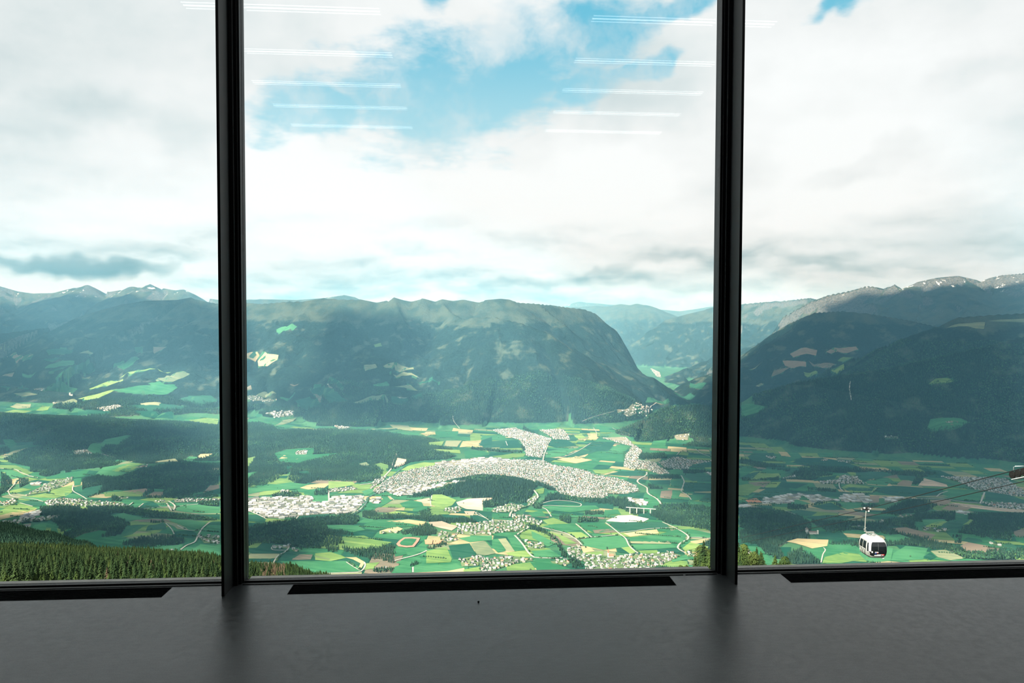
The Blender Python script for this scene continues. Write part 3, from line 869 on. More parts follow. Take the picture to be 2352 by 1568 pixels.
# open ground on the slopes: (crop, outline, tone); tones are listed below
FIELDS = [
    # left basin and slopes
    (1, [0, 750, 90, 750, 20, 790, 0, 800], 'pale'), (1, [60, 850, 300, 840, 280, 880, 200, 905, 110, 870], 'tan'), (1, [420, 800, 560, 790, 660, 800, 640, 830, 430, 835], 'deep'),
    (1, [710, 830, 790, 805, 840, 830, 820, 840], 'pale'), (1, [1210, 775, 1280, 770, 1280, 830, 1230, 830], 'deep'), (1, [1380, 770, 1500, 770, 1390, 835, 1380, 820], 'tan'),
    (1, [400, 880, 540, 870, 500, 895, 390, 890], 'deep'), (1, [490, 920, 560, 895, 670, 900, 660, 935, 480, 960, 400, 965], 'mid'), (1, [700, 930, 840, 920, 860, 980, 740, 1000, 620, 1010, 560, 990], 'deep'),
    (1, [1020, 930, 1110, 900, 1250, 880, 1200, 930, 1060, 950], 'mid'), (1, [440, 990, 700, 1000, 720, 1020, 450, 1020], 'deep'), (1, [500, 1050, 640, 1040, 620, 1070, 500, 1070], 'mid'),
    (1, [40, 1020, 130, 1000, 110, 1040, 0, 1045], 'tan'), (1, [740, 1040, 820, 1035, 800, 1060, 740, 1060], 'pale'), (1, [200, 1010, 330, 990, 300, 1025, 200, 1030], 'mid'),
    (1, [1420, 970, 1600, 975, 1510, 1010, 1180, 1020, 1080, 1050, 1150, 1000], 'light'), (1, [800, 1150, 900, 1110, 1000, 1075, 1110, 1060, 1090, 1090, 950, 1120, 820, 1155], 'light'),
    (1, [1400, 1070, 1500, 1030, 1710, 1015, 1650, 1050, 1560, 1085, 1480, 1085], 'pale'), (1, [1330, 1100, 1430, 1080, 1480, 1110, 1380, 1135], 'mid'),
    (1, [1000, 1160, 1250, 1120, 1560, 1110, 1600, 1140, 1500, 1200, 1280, 1200, 1100, 1180], 'mid'), (1, [860, 1200, 960, 1170, 1060, 1150, 980, 1190, 880, 1235, 700, 1240, 790, 1215], 'light'),
    (1, [560, 1265, 700, 1260, 680, 1290, 560, 1290], 'pale'), (1, [320, 1345, 380, 1300, 460, 1305, 430, 1340], 'light'), (1, [90, 1310, 150, 1280, 280, 1285, 270, 1320, 160, 1330], 'pale'),
    (1, [600, 1370, 700, 1360, 1000, 1355, 950, 1380, 700, 1390], 'deep'), (1, [1150, 1300, 1500, 1290, 1700, 1310, 1560, 1330, 1350, 1350], 'deep'), (1, [1260, 1280, 1450, 1275, 1430, 1300, 1290, 1300], 'pale'),
    (1, [1200, 1350, 1550, 1350, 1560, 1420, 1300, 1400], 'deep'), (1, [1700, 1430, 1850, 1410, 1965, 1420, 1965, 1480, 1800, 1460], 'light'), (1, [120, 1190, 260, 1180, 340, 1200, 200, 1220], 'pale'),
    (1, [0, 1130, 200, 1120, 260, 1150, 60, 1160], 'deep'), (1, [380, 1180, 700, 1150, 620, 1130, 420, 1140], 'mid'), (1, [1620, 1240, 1900, 1210, 1960, 1250, 1760, 1290], 'deep'),
    # middle slopes
    (3, [80, 640, 240, 620, 330, 640, 430, 650, 420, 690, 370, 720, 330, 750, 250, 750, 220, 710, 80, 670], 'wheat'), (3, [410, 420, 490, 390, 600, 395, 560, 430, 420, 450], 'mid'),
    (3, [1280, 560, 1350, 540, 1360, 570, 1300, 580], 'light'), (3, [1200, 740, 1300, 730, 1320, 760, 1210, 795], 'pale'), (3, [1370, 750, 1500, 720, 1640, 760, 1690, 800, 1600, 780, 1400, 765], 'pale'),
    (3, [1430, 810, 1560, 800, 1660, 830, 1700, 855, 1550, 835], 'pale'), (3, [1670, 890, 1830, 870, 1890, 910, 1700, 910], 'deep'), (3, [1280, 915, 1400, 890, 1440, 930, 1290, 930], 'mid'),
    (3, [1470, 935, 1620, 920, 1750, 960, 1690, 970, 1560, 940], 'pale'), (3, [720, 950, 830, 930, 1020, 935, 1000, 965, 730, 985], 'deep'), (3, [745, 920, 820, 910, 800, 950, 750, 945], 'mid'),
    (3, [740, 1000, 830, 985, 820, 1015, 760, 1010], 'tan'), (3, [580, 1060, 700, 1030, 1000, 1030, 1060, 1060, 900, 1080, 600, 1085], 'deep'), (3, [1100, 1075, 1420, 1055, 1380, 1075, 1120, 1085], 'pale'),
    (3, [1440, 1020, 1600, 1040, 1580, 1080, 1450, 1080], 'deep'), (3, [1640, 1010, 1720, 990, 1720, 1030, 1660, 1040], 'deep'), (3, [230, 1010, 320, 980, 410, 995, 340, 1015], 'pale'),
    (3, [90, 960, 180, 920, 190, 960, 110, 975], 'tan'), (3, [440, 1030, 580, 985, 560, 1020, 450, 1040], 'mid'), (3, [530, 910, 620, 905, 600, 920, 540, 920], 'tan'),
    # valley floor, upper middle
    (5, [80, 0, 170, 0, 130, 30, 80, 40], 'tan'), (5, [390, 70, 470, 20, 590, 0, 560, 30, 470, 60], 'pale'), (5, [590, 60, 660, 20, 830, 20, 960, 70, 830, 85, 620, 90], 'deep'),
    (5, [560, 95, 700, 95, 870, 110, 860, 118, 700, 110], 'pale'), (5, [960, 30, 1200, 40, 1370, 60, 1300, 90, 1060, 85], 'mid'), (5, [1220, 100, 1480, 85, 1480, 98, 1230, 108], 'pale'),
    (5, [1100, 95, 1300, 90, 1480, 105, 1350, 120, 1120, 110], 'deep'), (5, [1430, 60, 1600, 70, 1640, 120, 1560, 110, 1470, 90], 'pale'), (5, [1500, 130, 1700, 130, 1700, 165, 1560, 160], 'mid'),
    (5, [1710, 140, 1800, 125, 1830, 140, 1760, 165], 'wheat'), (5, [1840, 120, 2050, 120, 2040, 170, 1850, 180], 'mid'), (5, [1780, 220, 1920, 210, 1900, 250, 1790, 250], 'light'),
    (5, [1940, 205, 2080, 205, 2040, 260, 1920, 255], 'pale'), (5, [2090, 210, 2260, 200, 2240, 250, 2060, 265], 'wheat'), (5, [1820, 280, 2060, 290, 2070, 320, 1850, 300], 'light'),
    (5, [2240, 210, 2352, 170, 2352, 260, 2230, 250], 'deep'), (5, [2100, 300, 2250, 290, 2340, 320, 2200, 370, 2110, 360], 'mid'),
    (5, [1530, 470, 1600, 430, 1740, 400, 1850, 405, 1800, 460, 1600, 475], 'light'),
    (5, [390, 320, 500, 285, 700, 270, 750, 275, 740, 330, 980, 315, 900, 340, 720, 380, 600, 415, 450, 400], 'mid'), (5, [420, 380, 480, 335, 550, 355, 540, 385], 'wheat'),
    (5, [80, 375, 230, 345, 160, 440, 85, 445], 'light'), (5, [90, 510, 250, 480, 130, 560, 90, 575], 'mid'), (5, [1150, 415, 1220, 398, 1270, 435, 1160, 430], 'pale'),
    (5, [1280, 420, 1350, 405, 1430, 430, 1390, 490, 1340, 450], 'light'), (5, [500, 440, 560, 432, 515, 500], 'deep'), (5, [1470, 440, 1500, 360, 1590, 375, 1560, 420, 1500, 445], 'sand'),
    (5, [590, 490, 690, 475, 720, 510, 640, 510], 'deep'), (5, [440, 525, 520, 520, 500, 545, 440, 540], 'deep'),
    (5, [90, 640, 400, 600, 540, 580, 700, 600, 600, 640, 300, 660, 95, 700], 'mid'), (5, [560, 620, 800, 590, 900, 590, 840, 630, 700, 645], 'wheat'), (5, [880, 570, 1100, 575, 1120, 600, 880, 640], 'light'),
    (5, [660, 660, 760, 650, 750, 700, 660, 690], 'mid'), (5, [740, 710, 880, 705, 880, 755, 735, 755], 'mid'), (5, [260, 670, 420, 640, 560, 660, 370, 690, 260, 700], 'light'),
    (5, [95, 870, 240, 870, 310, 900, 300, 940, 100, 930], 'deep'), (5, [320, 905, 520, 920, 580, 915, 450, 940, 310, 935], 'light'), (5, [590, 895, 890, 865, 880, 885, 760, 905, 590, 920], 'deep'),
    (5, [100, 940, 300, 950, 120, 985], 'deep'), (5, [1110, 850, 1220, 740, 1290, 770, 1300, 830, 1190, 840], 'mid'), (5, [1180, 660, 1250, 640, 1350, 640, 1210, 700], 'mid'),
    (5, [1350, 710, 1400, 695, 1440, 740, 1380, 740], 'mid'), (5, [1430, 700, 1480, 690, 1510, 730, 1470, 740], 'mid'),
    (5, [1520, 770, 1620, 740, 1720, 760, 1740, 800, 1560, 810], 'mid'), (5, [1670, 740, 1790, 720, 1800, 770, 1740, 770], 'sand'), (5, [1810, 690, 1900, 690, 2030, 740, 1990, 790, 1900, 815, 1800, 780], 'light'),
    (5, [2030, 760, 2130, 730, 2352, 720, 2352, 735, 2270, 750, 2270, 835, 2120, 820, 2050, 790], 'sand'), (5, [1460, 830, 1570, 800, 1560, 835], 'wheat'), (5, [1340, 870, 1480, 840, 1600, 850, 1500, 870], 'light'),
    (5, [1640, 820, 1760, 800, 1780, 840, 1640, 845], 'mid'), (5, [1800, 860, 1880, 830, 1890, 870, 1810, 890], 'light'), (5, [1900, 870, 2100, 880, 2140, 905, 1920, 910], 'deep'),
    (5, [2100, 840, 2200, 840, 2180, 880, 2120, 870], 'sand'), (5, [2220, 855, 2352, 850, 2352, 935, 2240, 930], 'deep'),
    # valley floor, lower middle
    (5, [860, 970, 1150, 970, 1210, 1010, 1100, 1030, 1000, 1010, 870, 1000], 'mid'), (5, [1200, 960, 1280, 930, 1500, 930, 1700, 970, 1500, 985, 1300, 1010, 1210, 1000], 'mid'),
    (5, [1400, 930, 1600, 915, 1760, 935, 1740, 960, 1600, 950], 'wheat'), (5, [1780, 940, 1900, 930, 1980, 960, 2050, 975, 1990, 1015, 1880, 990, 1790, 965], 'sand'),
    (5, [1340, 1020, 1420, 995, 1500, 980, 1550, 1000, 1500, 1030, 1340, 1045], 'wheat'), (5, [1000, 1070, 1200, 1060, 1300, 1100, 1450, 1120, 1340, 1170, 1200, 1180, 1020, 1150], 'light'),
    (5, [2170, 1065, 2352, 1060, 2352, 1100, 2150, 1120, 2050, 1085], 'mid'), (5, [1960, 1150, 2150, 1130, 2220, 1250, 2100, 1270, 2000, 1270], 'deep'),
    (5, [2160, 1130, 2290, 1110, 2352, 1180, 2352, 1220, 2240, 1235], 'pale'), (5, [2300, 1108, 2352, 1100, 2352, 1160], 'deep'), (5, [1760, 1200, 1940, 1160, 1990, 1270, 1980, 1300, 1760, 1310], 'light'),
    (5, [1610, 1210, 1740, 1110, 1790, 1120, 1760, 1200, 1650, 1220], 'mid'), (5, [1470, 1190, 1560, 1180, 1590, 1230, 1480, 1250], 'mid'), (5, [1480, 1300, 1700, 1240, 1720, 1300, 1560, 1330], 'mid'),
    (5, [1640, 1340, 2030, 1315, 2110, 1350, 1950, 1380, 1640, 1395], 'mid'), (5, [1480, 1340, 1620, 1300, 1630, 1400, 1440, 1410], 'mid'), (5, [1650, 1385, 2100, 1350, 2120, 1400, 1640, 1412], 'wheat'),
    (5, [2080, 1370, 2240, 1340, 2250, 1390, 2120, 1395], 'light'),
    (5, [100, 1180, 210, 1170, 370, 1175, 500, 1220, 190, 1222], 'deep'), (5, [105, 1262, 190, 1225, 440, 1225, 400, 1260, 340, 1272], 'pale'), (5, [105, 1270, 400, 1266, 380, 1300, 105, 1300], 'deep'),
    (5, [105, 1300, 370, 1303, 350, 1330, 105, 1330], 'pale'), (5, [500, 1200, 700, 1210, 620, 1230, 560, 1270, 440, 1280, 480, 1220], 'deep'), (5, [590, 1230, 740, 1230, 720, 1275, 550, 1278], 'tan'),
    (5, [760, 1220, 900, 1210, 1000, 1240, 1040, 1260, 900, 1290, 760, 1280], 'light'), (5, [440, 1290, 800, 1290, 1030, 1290, 1140, 1330, 1180, 1380, 780, 1400, 600, 1370], 'mid'),
    (5, [1030, 1255, 1130, 1255, 1210, 1300, 1170, 1360, 1150, 1350, 1170, 1310, 1100, 1275], 'wheat'), (5, [1220, 1310, 1340, 1300, 1280, 1360, 1200, 1370], 'light'), (5, [900, 1400, 1180, 1390, 1180, 1420, 900, 1420], 'pale'),
    # right of the middle
    (6, [0, 1060, 150, 1060, 140, 1100, 0, 1120], 'mid'), (6, [0, 1130, 130, 1110, 230, 1220, 130, 1240, 60, 1230], 'pale'), (6, [140, 1110, 250, 1085, 320, 1200, 250, 1215], 'mid'),
    (6, [250, 1090, 320, 1085, 400, 1200, 330, 1200], 'pale'), (6, [330, 1070, 410, 1070, 510, 1190, 410, 1200], 'mid'), (6, [320, 1215, 520, 1190, 550, 1250, 380, 1260], 'light'),
    (6, [550, 1200, 720, 1185, 820, 1250, 590, 1255], 'mid'), (6, [580, 1280, 700, 1275, 760, 1310, 930, 1370, 600, 1390], 'mid'), (6, [320, 1330, 540, 1300, 600, 1380, 340, 1395], 'light'),
    (6, [550, 1020, 640, 1060, 770, 1130, 700, 1160, 560, 1080], 'mid'), (6, [650, 1010, 830, 1060, 960, 1130, 860, 1140, 790, 1070], 'light'),
    (6, [650, 760, 760, 745, 930, 765, 880, 780, 660, 790], 'deep'), (6, [650, 795, 940, 790, 1130, 790, 1170, 820, 900, 850, 720, 830], 'mid'), (6, [520, 860, 640, 830, 690, 890, 560, 890], 'mid'),
    (6, [860, 870, 1020, 880, 1000, 900, 870, 890], 'mid'), (6, [1210, 830, 1330, 825, 1360, 870, 1200, 875], 'mid'), (6, [1220, 930, 1330, 880, 1450, 875, 1610, 910, 1560, 935, 1400, 942], 'white'),
    (6, [650, 980, 760, 955, 940, 955, 1000, 1010, 870, 1030, 740, 1000], 'mid'), (6, [960, 950, 1200, 945, 1290, 1010, 1120, 1040, 1010, 990], 'mid'), (6, [1100, 1010, 1270, 1000, 1320, 1030, 1120, 1040], 'tan'),
    (6, [870, 1030, 1000, 1030, 1070, 1075, 960, 1085], 'light'), (6, [1220, 945, 1600, 935, 1720, 940, 1800, 985, 1350, 1025], 'deep'), (6, [1380, 1040, 1680, 1005, 1700, 1040, 1440, 1070], 'wheat'),
    (6, [1400, 1080, 1700, 1050, 1880, 1000, 1950, 1060, 1900, 1130, 1440, 1110], 'mid'), (6, [1430, 1112, 1800, 1110, 1810, 1135, 1440, 1130], 'pale'), (6, [1450, 1140, 1820, 1140, 1860, 1170, 1500, 1190], 'mid'),
    (6, [980, 1095, 1340, 1060, 1400, 1090, 1430, 1160, 1200, 1190, 1010, 1150], 'mid'), (6, [1300, 1130, 1380, 1110, 1490, 1210, 1440, 1225], 'light'), (6, [990, 1160, 1070, 1155, 1120, 1200, 1020, 1215], 'wheat'),
    (6, [1020, 1215, 1200, 1200, 1200, 1235, 1040, 1235], 'light'), (6, [1510, 1195, 1680, 1190, 1700, 1215, 1540, 1225], 'light'), (6, [1250, 1310, 1370, 1300, 1430, 1370, 1270, 1370], 'mid'),
    (6, [1870, 1010, 1980, 1000, 2200, 1050, 2150, 1080, 1990, 1075], 'mid'), (6, [1980, 1110, 2200, 1080, 2120, 1120, 2000, 1140], 'wheat'), (6, [1890, 1190, 1980, 1120, 2150, 1160, 2100, 1200, 1950, 1210], 'light'),
    (6, [1800, 1260, 1950, 1230, 1970, 1270, 1820, 1300], 'mid'), (6, [580, 650, 670, 630, 660, 680, 600, 690], 'light'), (6, [700, 660, 790, 655, 770, 680, 710, 685], 'mid'),
    (6, [0, 150, 90, 150, 100, 210, 0, 215], 'light'), (6, [100, 160, 280, 150, 340, 190, 120, 210], 'mid'), (6, [100, 215, 330, 200, 320, 260, 120, 270], 'deep'), (6, [330, 200, 430, 200, 460, 270, 260, 275], 'deep'),
    (6, [0, 225, 110, 220, 110, 260, 0, 260], 'wheat'), (6, [0, 300, 150, 290, 170, 330, 0, 370], 'mid'), (6, [60, 300, 160, 295, 170, 330, 80, 345], 'light'), (6, [200, 345, 380, 320, 500, 320, 480, 350, 300, 370], 'light'),
    (6, [430, 30, 560, 60, 580, 110, 480, 90], 'mid'), (6, [600, 80, 820, 50, 780, 90, 640, 120], 'mid'), (6, [920, 160, 1000, 140, 1040, 180, 980, 190], 'light'),
    (6, [880, 160, 930, 150, 960, 200, 900, 210], 'deep'), (6, [1050, 140, 1130, 140, 1150, 180, 1080, 200], 'wheat'), (6, [1140, 160, 1300, 130, 1460, 140, 1420, 170, 1200, 180], 'mid'), (6, [1200, 30, 1560, 0, 1500, 70, 1280, 90], 'mid'),
    (6, [730, 200, 860, 190, 960, 250, 780, 270, 700, 250], 'deep'), (6, [680, 300, 980, 270, 850, 340, 680, 360], 'mid'), (6, [860, 330, 1000, 290, 1150, 300, 1000, 340, 900, 370], 'deep'), (6, [780, 375, 950, 345, 1100, 380, 950, 410], 'wheat'),
    (6, [1010, 270, 1100, 215, 1310, 215, 1250, 300, 1100, 300], 'deep'), (6, [1240, 300, 1330, 240, 1430, 260, 1400, 300, 1280, 320], 'mid'), (6, [1050, 320, 1380, 330, 1380, 400, 1150, 380], 'mid'),
    (6, [1100, 470, 1350, 460, 1200, 505, 1130, 500], 'light'), (6, [1220, 510, 1370, 475, 1560, 480, 1570, 520, 1400, 525], 'deep'), (6, [1800, 470, 1900, 450, 1920, 500, 1810, 510], 'mid'),
    (6, [1600, 560, 1800, 560, 1800, 600, 1640, 600], 'deep'), (6, [1800, 560, 1930, 560, 1910, 630, 1810, 610], 'mid'), (6, [1640, 650, 1720, 650, 1700, 710, 1640, 690], 'mid'), (6, [1720, 660, 1820, 650, 1810, 730, 1710, 720], 'tan'),
    (6, [1820, 660, 1900, 660, 1870, 730, 1815, 730], 'mid'), (6, [1920, 580, 2200, 590, 2200, 660, 1920, 670], 'deep'), (6, [1960, 690, 2130, 690, 2060, 740, 1980, 750], 'mid'), (6, [2080, 690, 2215, 670, 2215, 760, 2060, 750], 'deep'),
    (6, [1900, 510, 2100, 500, 2210, 560, 2000, 570], 'deep'), (6, [1580, 480, 1700, 500, 1850, 515, 1640, 520], 'mid'), (6, [1800, 150, 1980, 125, 2210, 130, 2200, 190, 2000, 200, 1860, 220], 'mid'), (6, [1860, 330, 1920, 300, 1970, 310, 1960, 340], 'light'),
    (6, [2040, 410, 2220, 390, 2220, 440, 2060, 450], 'deep'), (6, [650, 920, 750, 900, 900, 960, 700, 960], 'light'), (6, [140, 860, 350, 860, 340, 900, 180, 900], 'mid'), (6, [0, 870, 90, 880, 140, 930, 60, 940, 0, 910], 'deep'),
    # side valley
    (4, [1640, 770, 1900, 750, 2050, 760, 1900, 790, 1650, 795], 'mid'), (4, [1710, 830, 1850, 820, 2000, 860, 2030, 880, 1900, 870], 'wheat'), (4, [1780, 850, 1900, 860, 2010, 890, 1830, 885], 'mid'),
    (4, [1600, 880, 1700, 870, 1730, 900, 1620, 905], 'light'), (4, [1430, 1050, 1520, 1030, 1700, 1040, 1720, 1070, 1500, 1075], 'mid'), (4, [1570, 1085, 1690, 1078, 1640, 1095], 'wheat'), (4, [1900, 900, 2050, 900, 2000, 960, 1900, 940], 'deep'),
    (4, [1750, 980, 1900, 990, 1950, 1020, 1800, 1020], 'deep'),
    # left pane, near
    (2, [200, 60, 280, 20, 390, 30, 290, 120, 240, 100], 'mid'), (2, [20, 110, 110, 110, 150, 150, 80, 190], 'mid'), (2, [130, 140, 280, 130, 290, 155, 140, 165], 'deep'), (2, [10, 270, 110, 210, 240, 180, 100, 250], 'pale'),
    (2, [490, 170, 700, 140, 850, 130, 880, 150, 700, 190, 560, 200], 'deep'), (2, [750, 190, 900, 110, 1080, 75, 1130, 75, 930, 160, 850, 220, 780, 225], 'mid'), (2, [1330, 300, 1500, 275, 1530, 300, 1320, 310], 'pale'),
    (2, [1540, 290, 1620, 255, 1700, 260, 1650, 300], 'mid'), (2, [1690, 260, 1720, 235, 1820, 232, 1810, 250, 1720, 275], 'wheat'), (2, [0, 330, 130, 330, 240, 370, 250, 410, 120, 370, 0, 355], 'light'), (2, [0, 365, 150, 390, 230, 430, 100, 450, 60, 420], 'mid'),
    (2, [270, 395, 340, 390, 330, 430, 290, 420], 'mid'), (2, [390, 440, 520, 400, 770, 370, 720, 430, 630, 440, 400, 450], 'mid'), (2, [880, 350, 1080, 320, 1220, 340, 1180, 370, 1020, 420, 920, 430, 820, 410], 'mid'), (2, [960, 380, 1080, 325, 1200, 345, 1090, 400], 'light'),
    (2, [440, 545, 620, 500, 620, 560, 560, 600, 420, 590], 'light'), (2, [630, 450, 700, 440, 690, 500, 640, 510], 'mid'), (2, [555, 570, 690, 580, 720, 620, 560, 610], 'mid'), (2, [720, 530, 880, 500, 860, 560, 740, 610, 690, 580], 'deep'),
    (2, [890, 565, 1150, 550, 1230, 560, 1230, 600, 900, 600], 'light'), (2, [1050, 555, 1250, 530, 1280, 545, 1200, 580], 'tan'), (2, [1240, 600, 1320, 560, 1400, 560, 1390, 605], 'tan'), (2, [1740, 570, 1800, 505, 1880, 500, 1880, 530], 'tan'),
    (2, [1590, 610, 1740, 570, 1880, 535, 1880, 580, 1700, 600], 'deep'), (2, [150, 610, 200, 600, 540, 615, 370, 640], 'mid'), (2, [190, 650, 280, 625, 380, 650, 350, 680, 270, 680], 'deep'), (2, [0, 720, 100, 680, 170, 655, 270, 685, 320, 700, 130, 760, 0, 780], 'light'),
    (2, [0, 760, 170, 720, 320, 705, 180, 760, 0, 800], 'wheat'), (2, [680, 690, 740, 680, 760, 710, 700, 715], 'light'), (2, [1110, 690, 1140, 665, 1210, 665, 1180, 700], 'mid'), (2, [1190, 700, 1230, 665, 1330, 655, 1380, 690, 1240, 705], 'deep'),
    (2, [1340, 655, 1430, 660, 1430, 685, 1390, 690], 'mid'), (2, [1240, 710, 1440, 700, 1460, 730, 1310, 725], 'light'), (2, [1500, 720, 1530, 680, 1700, 670, 1885, 690, 1885, 745, 1700, 745], 'mid'), (2, [1640, 755, 1885, 752, 1885, 800, 1800, 775], 'deep'),
    (2, [930, 765, 1060, 740, 1300, 790, 1180, 800, 1100, 800, 980, 785], 'mid'), (2, [1110, 815, 1190, 810, 1180, 840, 1120, 850], 'light'), (2, [1270, 850, 1400, 820, 1430, 880, 1250, 895], 'deep'), (2, [1400, 810, 1520, 830, 1620, 890, 1520, 880], 'pale'),
    (2, [1420, 790, 1780, 820, 1700, 880, 1530, 840], 'mid'), (2, [1490, 900, 1640, 890, 1690, 920, 1660, 960, 1500, 940], 'deep'), (2, [1040, 950, 1150, 920, 1380, 900, 1270, 935], 'light'), (2, [620, 965, 720, 920, 850, 890, 930, 900, 840, 970, 700, 980], 'mid'),
    (2, [540, 920, 580, 880, 650, 855, 620, 890], 'mid'), (2, [260, 890, 300, 840, 400, 830, 390, 900, 330, 890], 'mid'), (2, [440, 870, 480, 850, 500, 920, 430, 920], 'mid'), (2, [850, 1000, 1100, 960, 1170, 960, 1060, 1005], 'mid'),
    (2, [1280, 1050, 1480, 1020, 1580, 1010, 1500, 1070, 1350, 1065], 'mid'), (2, [1600, 1080, 1720, 1010, 1885, 1030, 1885, 1110], 'mid'),
    # right pane
    (8, [130, 310, 180, 285, 340, 280, 350, 310, 280, 350, 150, 340], 'deep'), (8, [350, 325, 450, 310, 520, 330, 470, 355, 370, 350], 'mid'), (8, [490, 360, 560, 320, 720, 320, 900, 350, 1020, 390, 980, 410, 750, 395, 600, 385], 'deep'),
    (8, [70, 400, 150, 385, 210, 410, 100, 470, 70, 480], 'mid'), (8, [230, 390, 500, 400, 560, 415, 500, 425, 300, 410], 'deep'), (8, [130, 490, 200, 455, 380, 445, 400, 480, 180, 500], 'light'), (8, [70, 480, 170, 440, 230, 430, 170, 490], 'deep'),
    (8, [60, 580, 70, 540, 130, 530, 250, 550, 150, 610, 70, 620], 'light'), (8, [130, 520, 320, 510, 260, 560, 200, 550], 'tan'), (8, [270, 560, 330, 515, 400, 515, 360, 560], 'light'), (8, [370, 550, 420, 520, 620, 530, 520, 570], 'deep'),
    (8, [200, 610, 280, 570, 500, 580, 420, 620, 140, 650], 'deep'), (8, [60, 630, 150, 620, 200, 600, 150, 650], 'mid'), (8, [420, 460, 490, 410, 560, 410, 540, 430], 'deep'), (8, [700, 480, 850, 460, 830, 490, 660, 510], 'deep'),
    (8, [1000, 440, 1180, 430, 1300, 460, 1150, 490, 1010, 510], 'deep'), (8, [1080, 510, 1250, 480, 1290, 500, 1250, 545, 1090, 530], 'mid'), (8, [880, 560, 950, 530, 1170, 560, 1130, 600, 960, 600], 'light'), (8, [900, 560, 1150, 555, 1130, 590, 930, 585], 'deep'),
    (8, [1180, 560, 1300, 545, 1700, 570, 1700, 620, 1400, 635, 1180, 600], 'deep'), (8, [1330, 460, 1480, 470, 1460, 500, 1360, 500], 'deep'), (8, [1330, 530, 1380, 500, 1460, 510, 1440, 550, 1340, 545], 'tan'), (8, [1500, 545, 1550, 485, 1640, 510, 1730, 535, 1740, 555], 'sand'),
    (8, [1700, 600, 1740, 570, 1920, 580, 2010, 610, 2000, 670, 1800, 650, 1700, 620], 'mid'), (8, [2040, 600, 2200, 610, 2352, 660, 2352, 690, 2040, 660], 'deep'), (8, [600, 610, 620, 580, 880, 600, 900, 640, 700, 630], 'deep'), (8, [470, 680, 520, 655, 640, 690, 560, 700, 480, 700], 'mid'),
    (8, [640, 710, 800, 680, 920, 740, 760, 740], 'deep'), (8, [830, 680, 1050, 690, 1040, 720, 930, 735], 'mid'), (8, [110, 660, 200, 645, 250, 680, 140, 685], 'clay'), (8, [1110, 630, 1190, 625, 1185, 680, 1115, 685], 'tan'), (8, [60, 880, 120, 890, 60, 920], 'mid'),
    (8, [430, 750, 560, 740, 690, 760, 640, 790, 520, 785], 'deep'), (8, [690, 740, 860, 745, 1060, 760, 1200, 780, 1060, 790, 880, 760], 'tan'), (8, [600, 800, 780, 780, 1000, 790, 870, 830, 700, 830], 'deep'), (8, [1560, 665, 1770, 660, 1750, 690, 1680, 710], 'tan'),
    (8, [1690, 730, 1760, 690, 1960, 700, 1900, 740, 1750, 745], 'tan'), (8, [1760, 680, 1950, 700, 2352, 740, 2352, 765, 2150, 750, 1880, 715], 'sand'), (8, [1460, 880, 1520, 840, 1520, 890], 'mid'), (8, [1520, 820, 1700, 815, 1730, 830, 1640, 860, 1550, 860], 'mid'),
    (8, [1540, 880, 1700, 830, 1740, 835, 1680, 880], 'light'), (8, [1660, 880, 1750, 830, 1900, 820, 1860, 860, 1780, 895], 'deep'), (8, [1860, 860, 1920, 815, 1950, 825, 1910, 870], 'light'), (8, [1260, 890, 1400, 880, 1640, 940, 1600, 975, 1400, 940], 'tan'),
    (8, [1240, 945, 1350, 935, 1450, 970, 1330, 1000, 1240, 1000], 'mid'), (8, [800, 990, 1010, 970, 1010, 1000, 810, 1005], 'deep'), (8, [440, 995, 530, 970, 780, 980, 770, 1030, 650, 1050, 520, 1010], 'wheat'), (8, [390, 1040, 480, 1040, 470, 1090, 430, 1120], 'deep'),
    (8, [530, 1060, 700, 1050, 1000, 1040, 1000, 1090, 780, 1110, 760, 1150, 740, 1155, 600, 1090], 'mid'), (8, [750, 1120, 900, 1080, 1020, 1095, 1100, 1130, 900, 1165, 730, 1168], 'light'), (8, [1020, 1090, 1240, 1040, 1300, 1050, 1280, 1150, 1100, 1165], 'mid'),
    (8, [1300, 1090, 1400, 1030, 1580, 1050, 1540, 1140, 1290, 1150], 'mid'), (8, [1540, 1120, 1600, 1080, 1650, 1120, 1600, 1145], 'deep'), (8, [1600, 1070, 1720, 1060, 1880, 1130, 1760, 1145, 1660, 1120], 'pale'), (8, [1840, 1030, 1900, 1000, 2060, 1030, 2050, 1090, 1900, 1080], 'tan'),
    (8, [1850, 990, 1900, 960, 2010, 980, 2020, 1000, 1950, 1005], 'deep'), (8, [1780, 960, 1850, 970, 1800, 1000], 'mid'), (8, [2250, 920, 2352, 890, 2352, 960, 2300, 960], 'tan'), (8, [2280, 960, 2352, 965, 2352, 1010, 2290, 990], 'mid'), (8, [2150, 1060, 2230, 1000, 2320, 1050, 2250, 1090], 'deep'),
    (8, [1120, 170, 1170, 120, 1300, 125, 1470, 140, 1530, 180, 1490, 210, 1300, 175], 'mid'), (8, [1570, 90, 1600, 10, 1700, 0, 1900, 30, 1970, 60, 1800, 95, 1620, 110], 'mid'), (8, [1690, 45, 1740, 25, 1850, 35, 1820, 60, 1720, 60], 'tan'),
    (7, [1580, 990, 1640, 945, 1740, 940, 1800, 960, 1760, 975, 1650, 985], 'light'), (7, [1730, 535, 1790, 512, 1900, 500, 2040, 490, 2030, 545, 1960, 540, 1900, 525, 1790, 530], 'pale'), (7, [2060, 482, 2150, 470, 2352, 462, 2352, 492, 2250, 488, 2120, 486], 'pale'),
    (7, [470, 745, 560, 700, 690, 715, 680, 760, 500, 775], 'tan'), (7, [760, 730, 830, 695, 1000, 685, 1020, 710, 900, 740, 800, 745], 'tan'), (7, [320, 930, 340, 880, 430, 860, 480, 850, 400, 900], 'tan'), (7, [410, 800, 600, 810, 600, 850, 500, 860, 430, 840], 'tan'),
